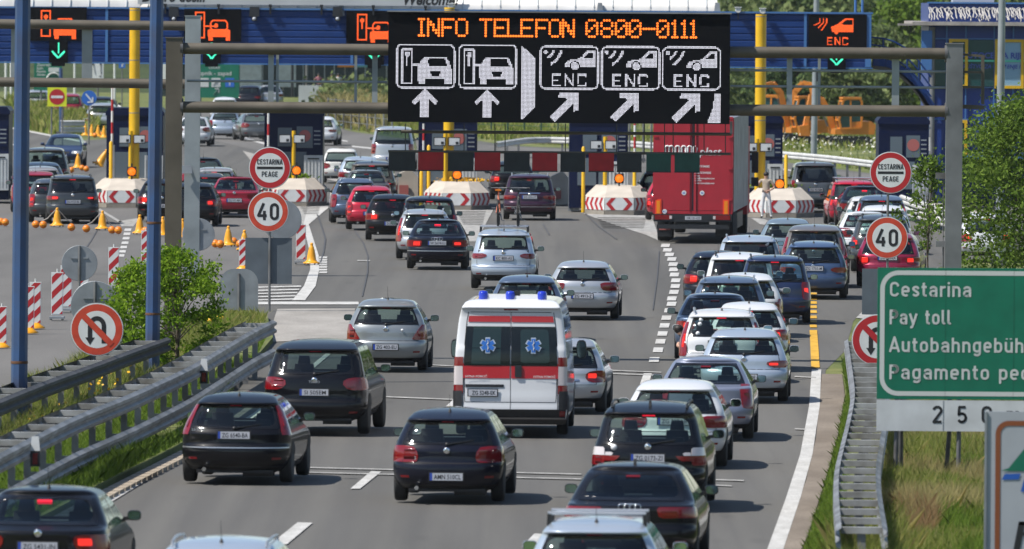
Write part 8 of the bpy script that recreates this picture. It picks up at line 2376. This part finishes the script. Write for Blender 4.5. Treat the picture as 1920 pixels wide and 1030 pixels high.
# blue barrier on the right below the office
q0, q1 = A(1640, 392, 395), A(1900, 392, 395)
# ---------------- excavators ----------------
def excavator(x, y, Y, flip, rz, arch, lab):
    """side-on small digger; local +x is its front"""
    p = A(x, y, Y); root = thing('excavator', (p.x, Y, 0), rz + (math.pi if flip else 0), lab, 'excavator', 'orange excavators parked on the meadow')
    m = MB()
    for sg in (-1, 1):
        m.prism([(-1.1, .08), (-.95, 0), (.95, 0), (1.1, .08), (1.18, .28), (.95, .5), (-.95, .5), (-1.18, .28)], sg * .7 - .17, sg * .7 + .17, 0, 'xz')
    m.build('tracks', M_DARK, root)
    m = MB(); m.prism([(-1.25, .6), (.85, .6), (.85, .88), (.1, .92), (-.05, 1.25), (-1.05, 1.3), (-1.3, 1.1)], -.8, .8, 0, 'xz'); m.build('upper_body', M_ORANGE, root)
    sd = -1 if not flip else 1
    y0, y1 = (-.82, -.05) if not flip else (.05, .82)
    cp = [(-.55, .95), (.55, .9), (.66, 1.35), (.45, 2.35), (.3, 2.45), (-.45, 2.45), (-.55, 2.3)]
    m = MB()
    for yy in (y0, y1):
        for (xa, za), (xb, zb2) in zip(cp, cp[1:] + cp[:1]): m.bar((xa, yy, za), (xb, yy, zb2), .10, .10)
        m.bar((.02, yy, .95), (.05, yy, 2.42), .08, .07)
    for xa, za in cp: m.bar((xa, y0, za), (xa, y1, za), .10, .10)
    m.box((-.02, (y0 + y1) / 2, 2.5), (1.0, y1 - y0 + .12, .10))
    c = m.build('cab', M_ORANGE, root)
    m = MB(); m.prism([(a_ * .97, b_) for a_, b_ in cp], y0 + .03, y1 - .03, 0, 'xz'); m.build('cab_glass', M_GLASSG, c)
    m = MB()
    pts = [Vector((.75, -sd * .35, .9)), Vector((.95, -sd * .35, 1.9)), Vector((1.15, -sd * .35, 2.7)), Vector((1.55, -sd * .35, 3.15)), Vector((2.1, -sd * .35, 3.05))] if arch else [Vector((.75, -sd * .35, .9)), Vector((.95, -sd * .35, 1.7)), Vector((1.35, -sd * .35, 2.4)), Vector((2.0, -sd * .35, 2.5))]
    for a_, b_ in zip(pts[:-1], pts[1:]): m.bar(a_, b_ + (b_ - a_) * .06, .26, .30)
    m.build('boom', M_ORANGE, root)
    e = pts[-1]; m = MB(); m.bar(e + Vector((-.1, 0, .15)), e + Vector((.25, 0, -1.7)), .24, .30); m.prism([(e.x + .0, .5), (e.x + .5, .5), (e.x + .6, 1.0), (e.x + .1, 1.1)], -sd * .35 - .3, -sd * .35 + .3, 0, 'xz'); m.build('dipper_arm', M_ORANGE, root)
    m = MB(); m.tube([pts[0] + Vector((.25, 0, .1)), pts[2] + Vector((.12, 0, -.3))], .06, 8); m.build('hydraulic_cylinder', M_ZINC, root)
excavator(1505, 265, 585, True, R(14), True, 'orange excavator with a raised boom left of the grey pole')
excavator(1590, 265, 580, True, R(10), False, 'orange excavator right of the grey pole')
excavator(1448, 268, 590, False, R(-10), True, 'orange excavator mostly behind the right yellow column')
# concrete kerb island right of the sixth booth lane
q = px([(1700, 370), (1770, 392), (1850, 405), (1850, 415), (1760, 402), (1690, 378)])
mb = MB(); n = len(q); mb.add([(x, y, .18) for x, y in q] + [(x, y, -.05) for x, y in q], [tuple(range(n))[::-1]] + [(i, i + n, (i + 1) % n + n, (i + 1) % n) for i in range(n)])
tag(mb.build('kerb_island', M_CONCR), kind='structure')
m = MB(); p = A(1870, 370, 420)
m.box((0, 0, .9), (3.6, .2, 1.8), 0); m.box((0, -.02, 1.86), (3.7, .3, .1), 1)
tag(m.build('blue_barrier', [M_BOOTH, M_FASCIAL], None, (p.x, 420, 0)), 'blue cladding panel low behind the acacia tree', 'panel')
# thin summer haze over the whole plain
m = bpy.data.materials.new("summer haze"); m.use_nodes = True
nt = m.node_tree; nt.nodes.clear(); o_ = nt.nodes.new("ShaderNodeOutputMaterial"); pv = nt.nodes.new("ShaderNodeVolumePrincipled")
pv.inputs["Color"].default_value = (.86, .90, .95, 1); pv.inputs["Density"].default_value = .000035; pv.inputs["Anisotropy"].default_value = .2
nt.links.new(pv.outputs[0], o_.inputs["Volume"])
mb = MB(); mb.box((0, 1350, 20.5), (1840, 5740, 43)); hz = mb.build('haze', m); hz["kind"] = 'stuff'
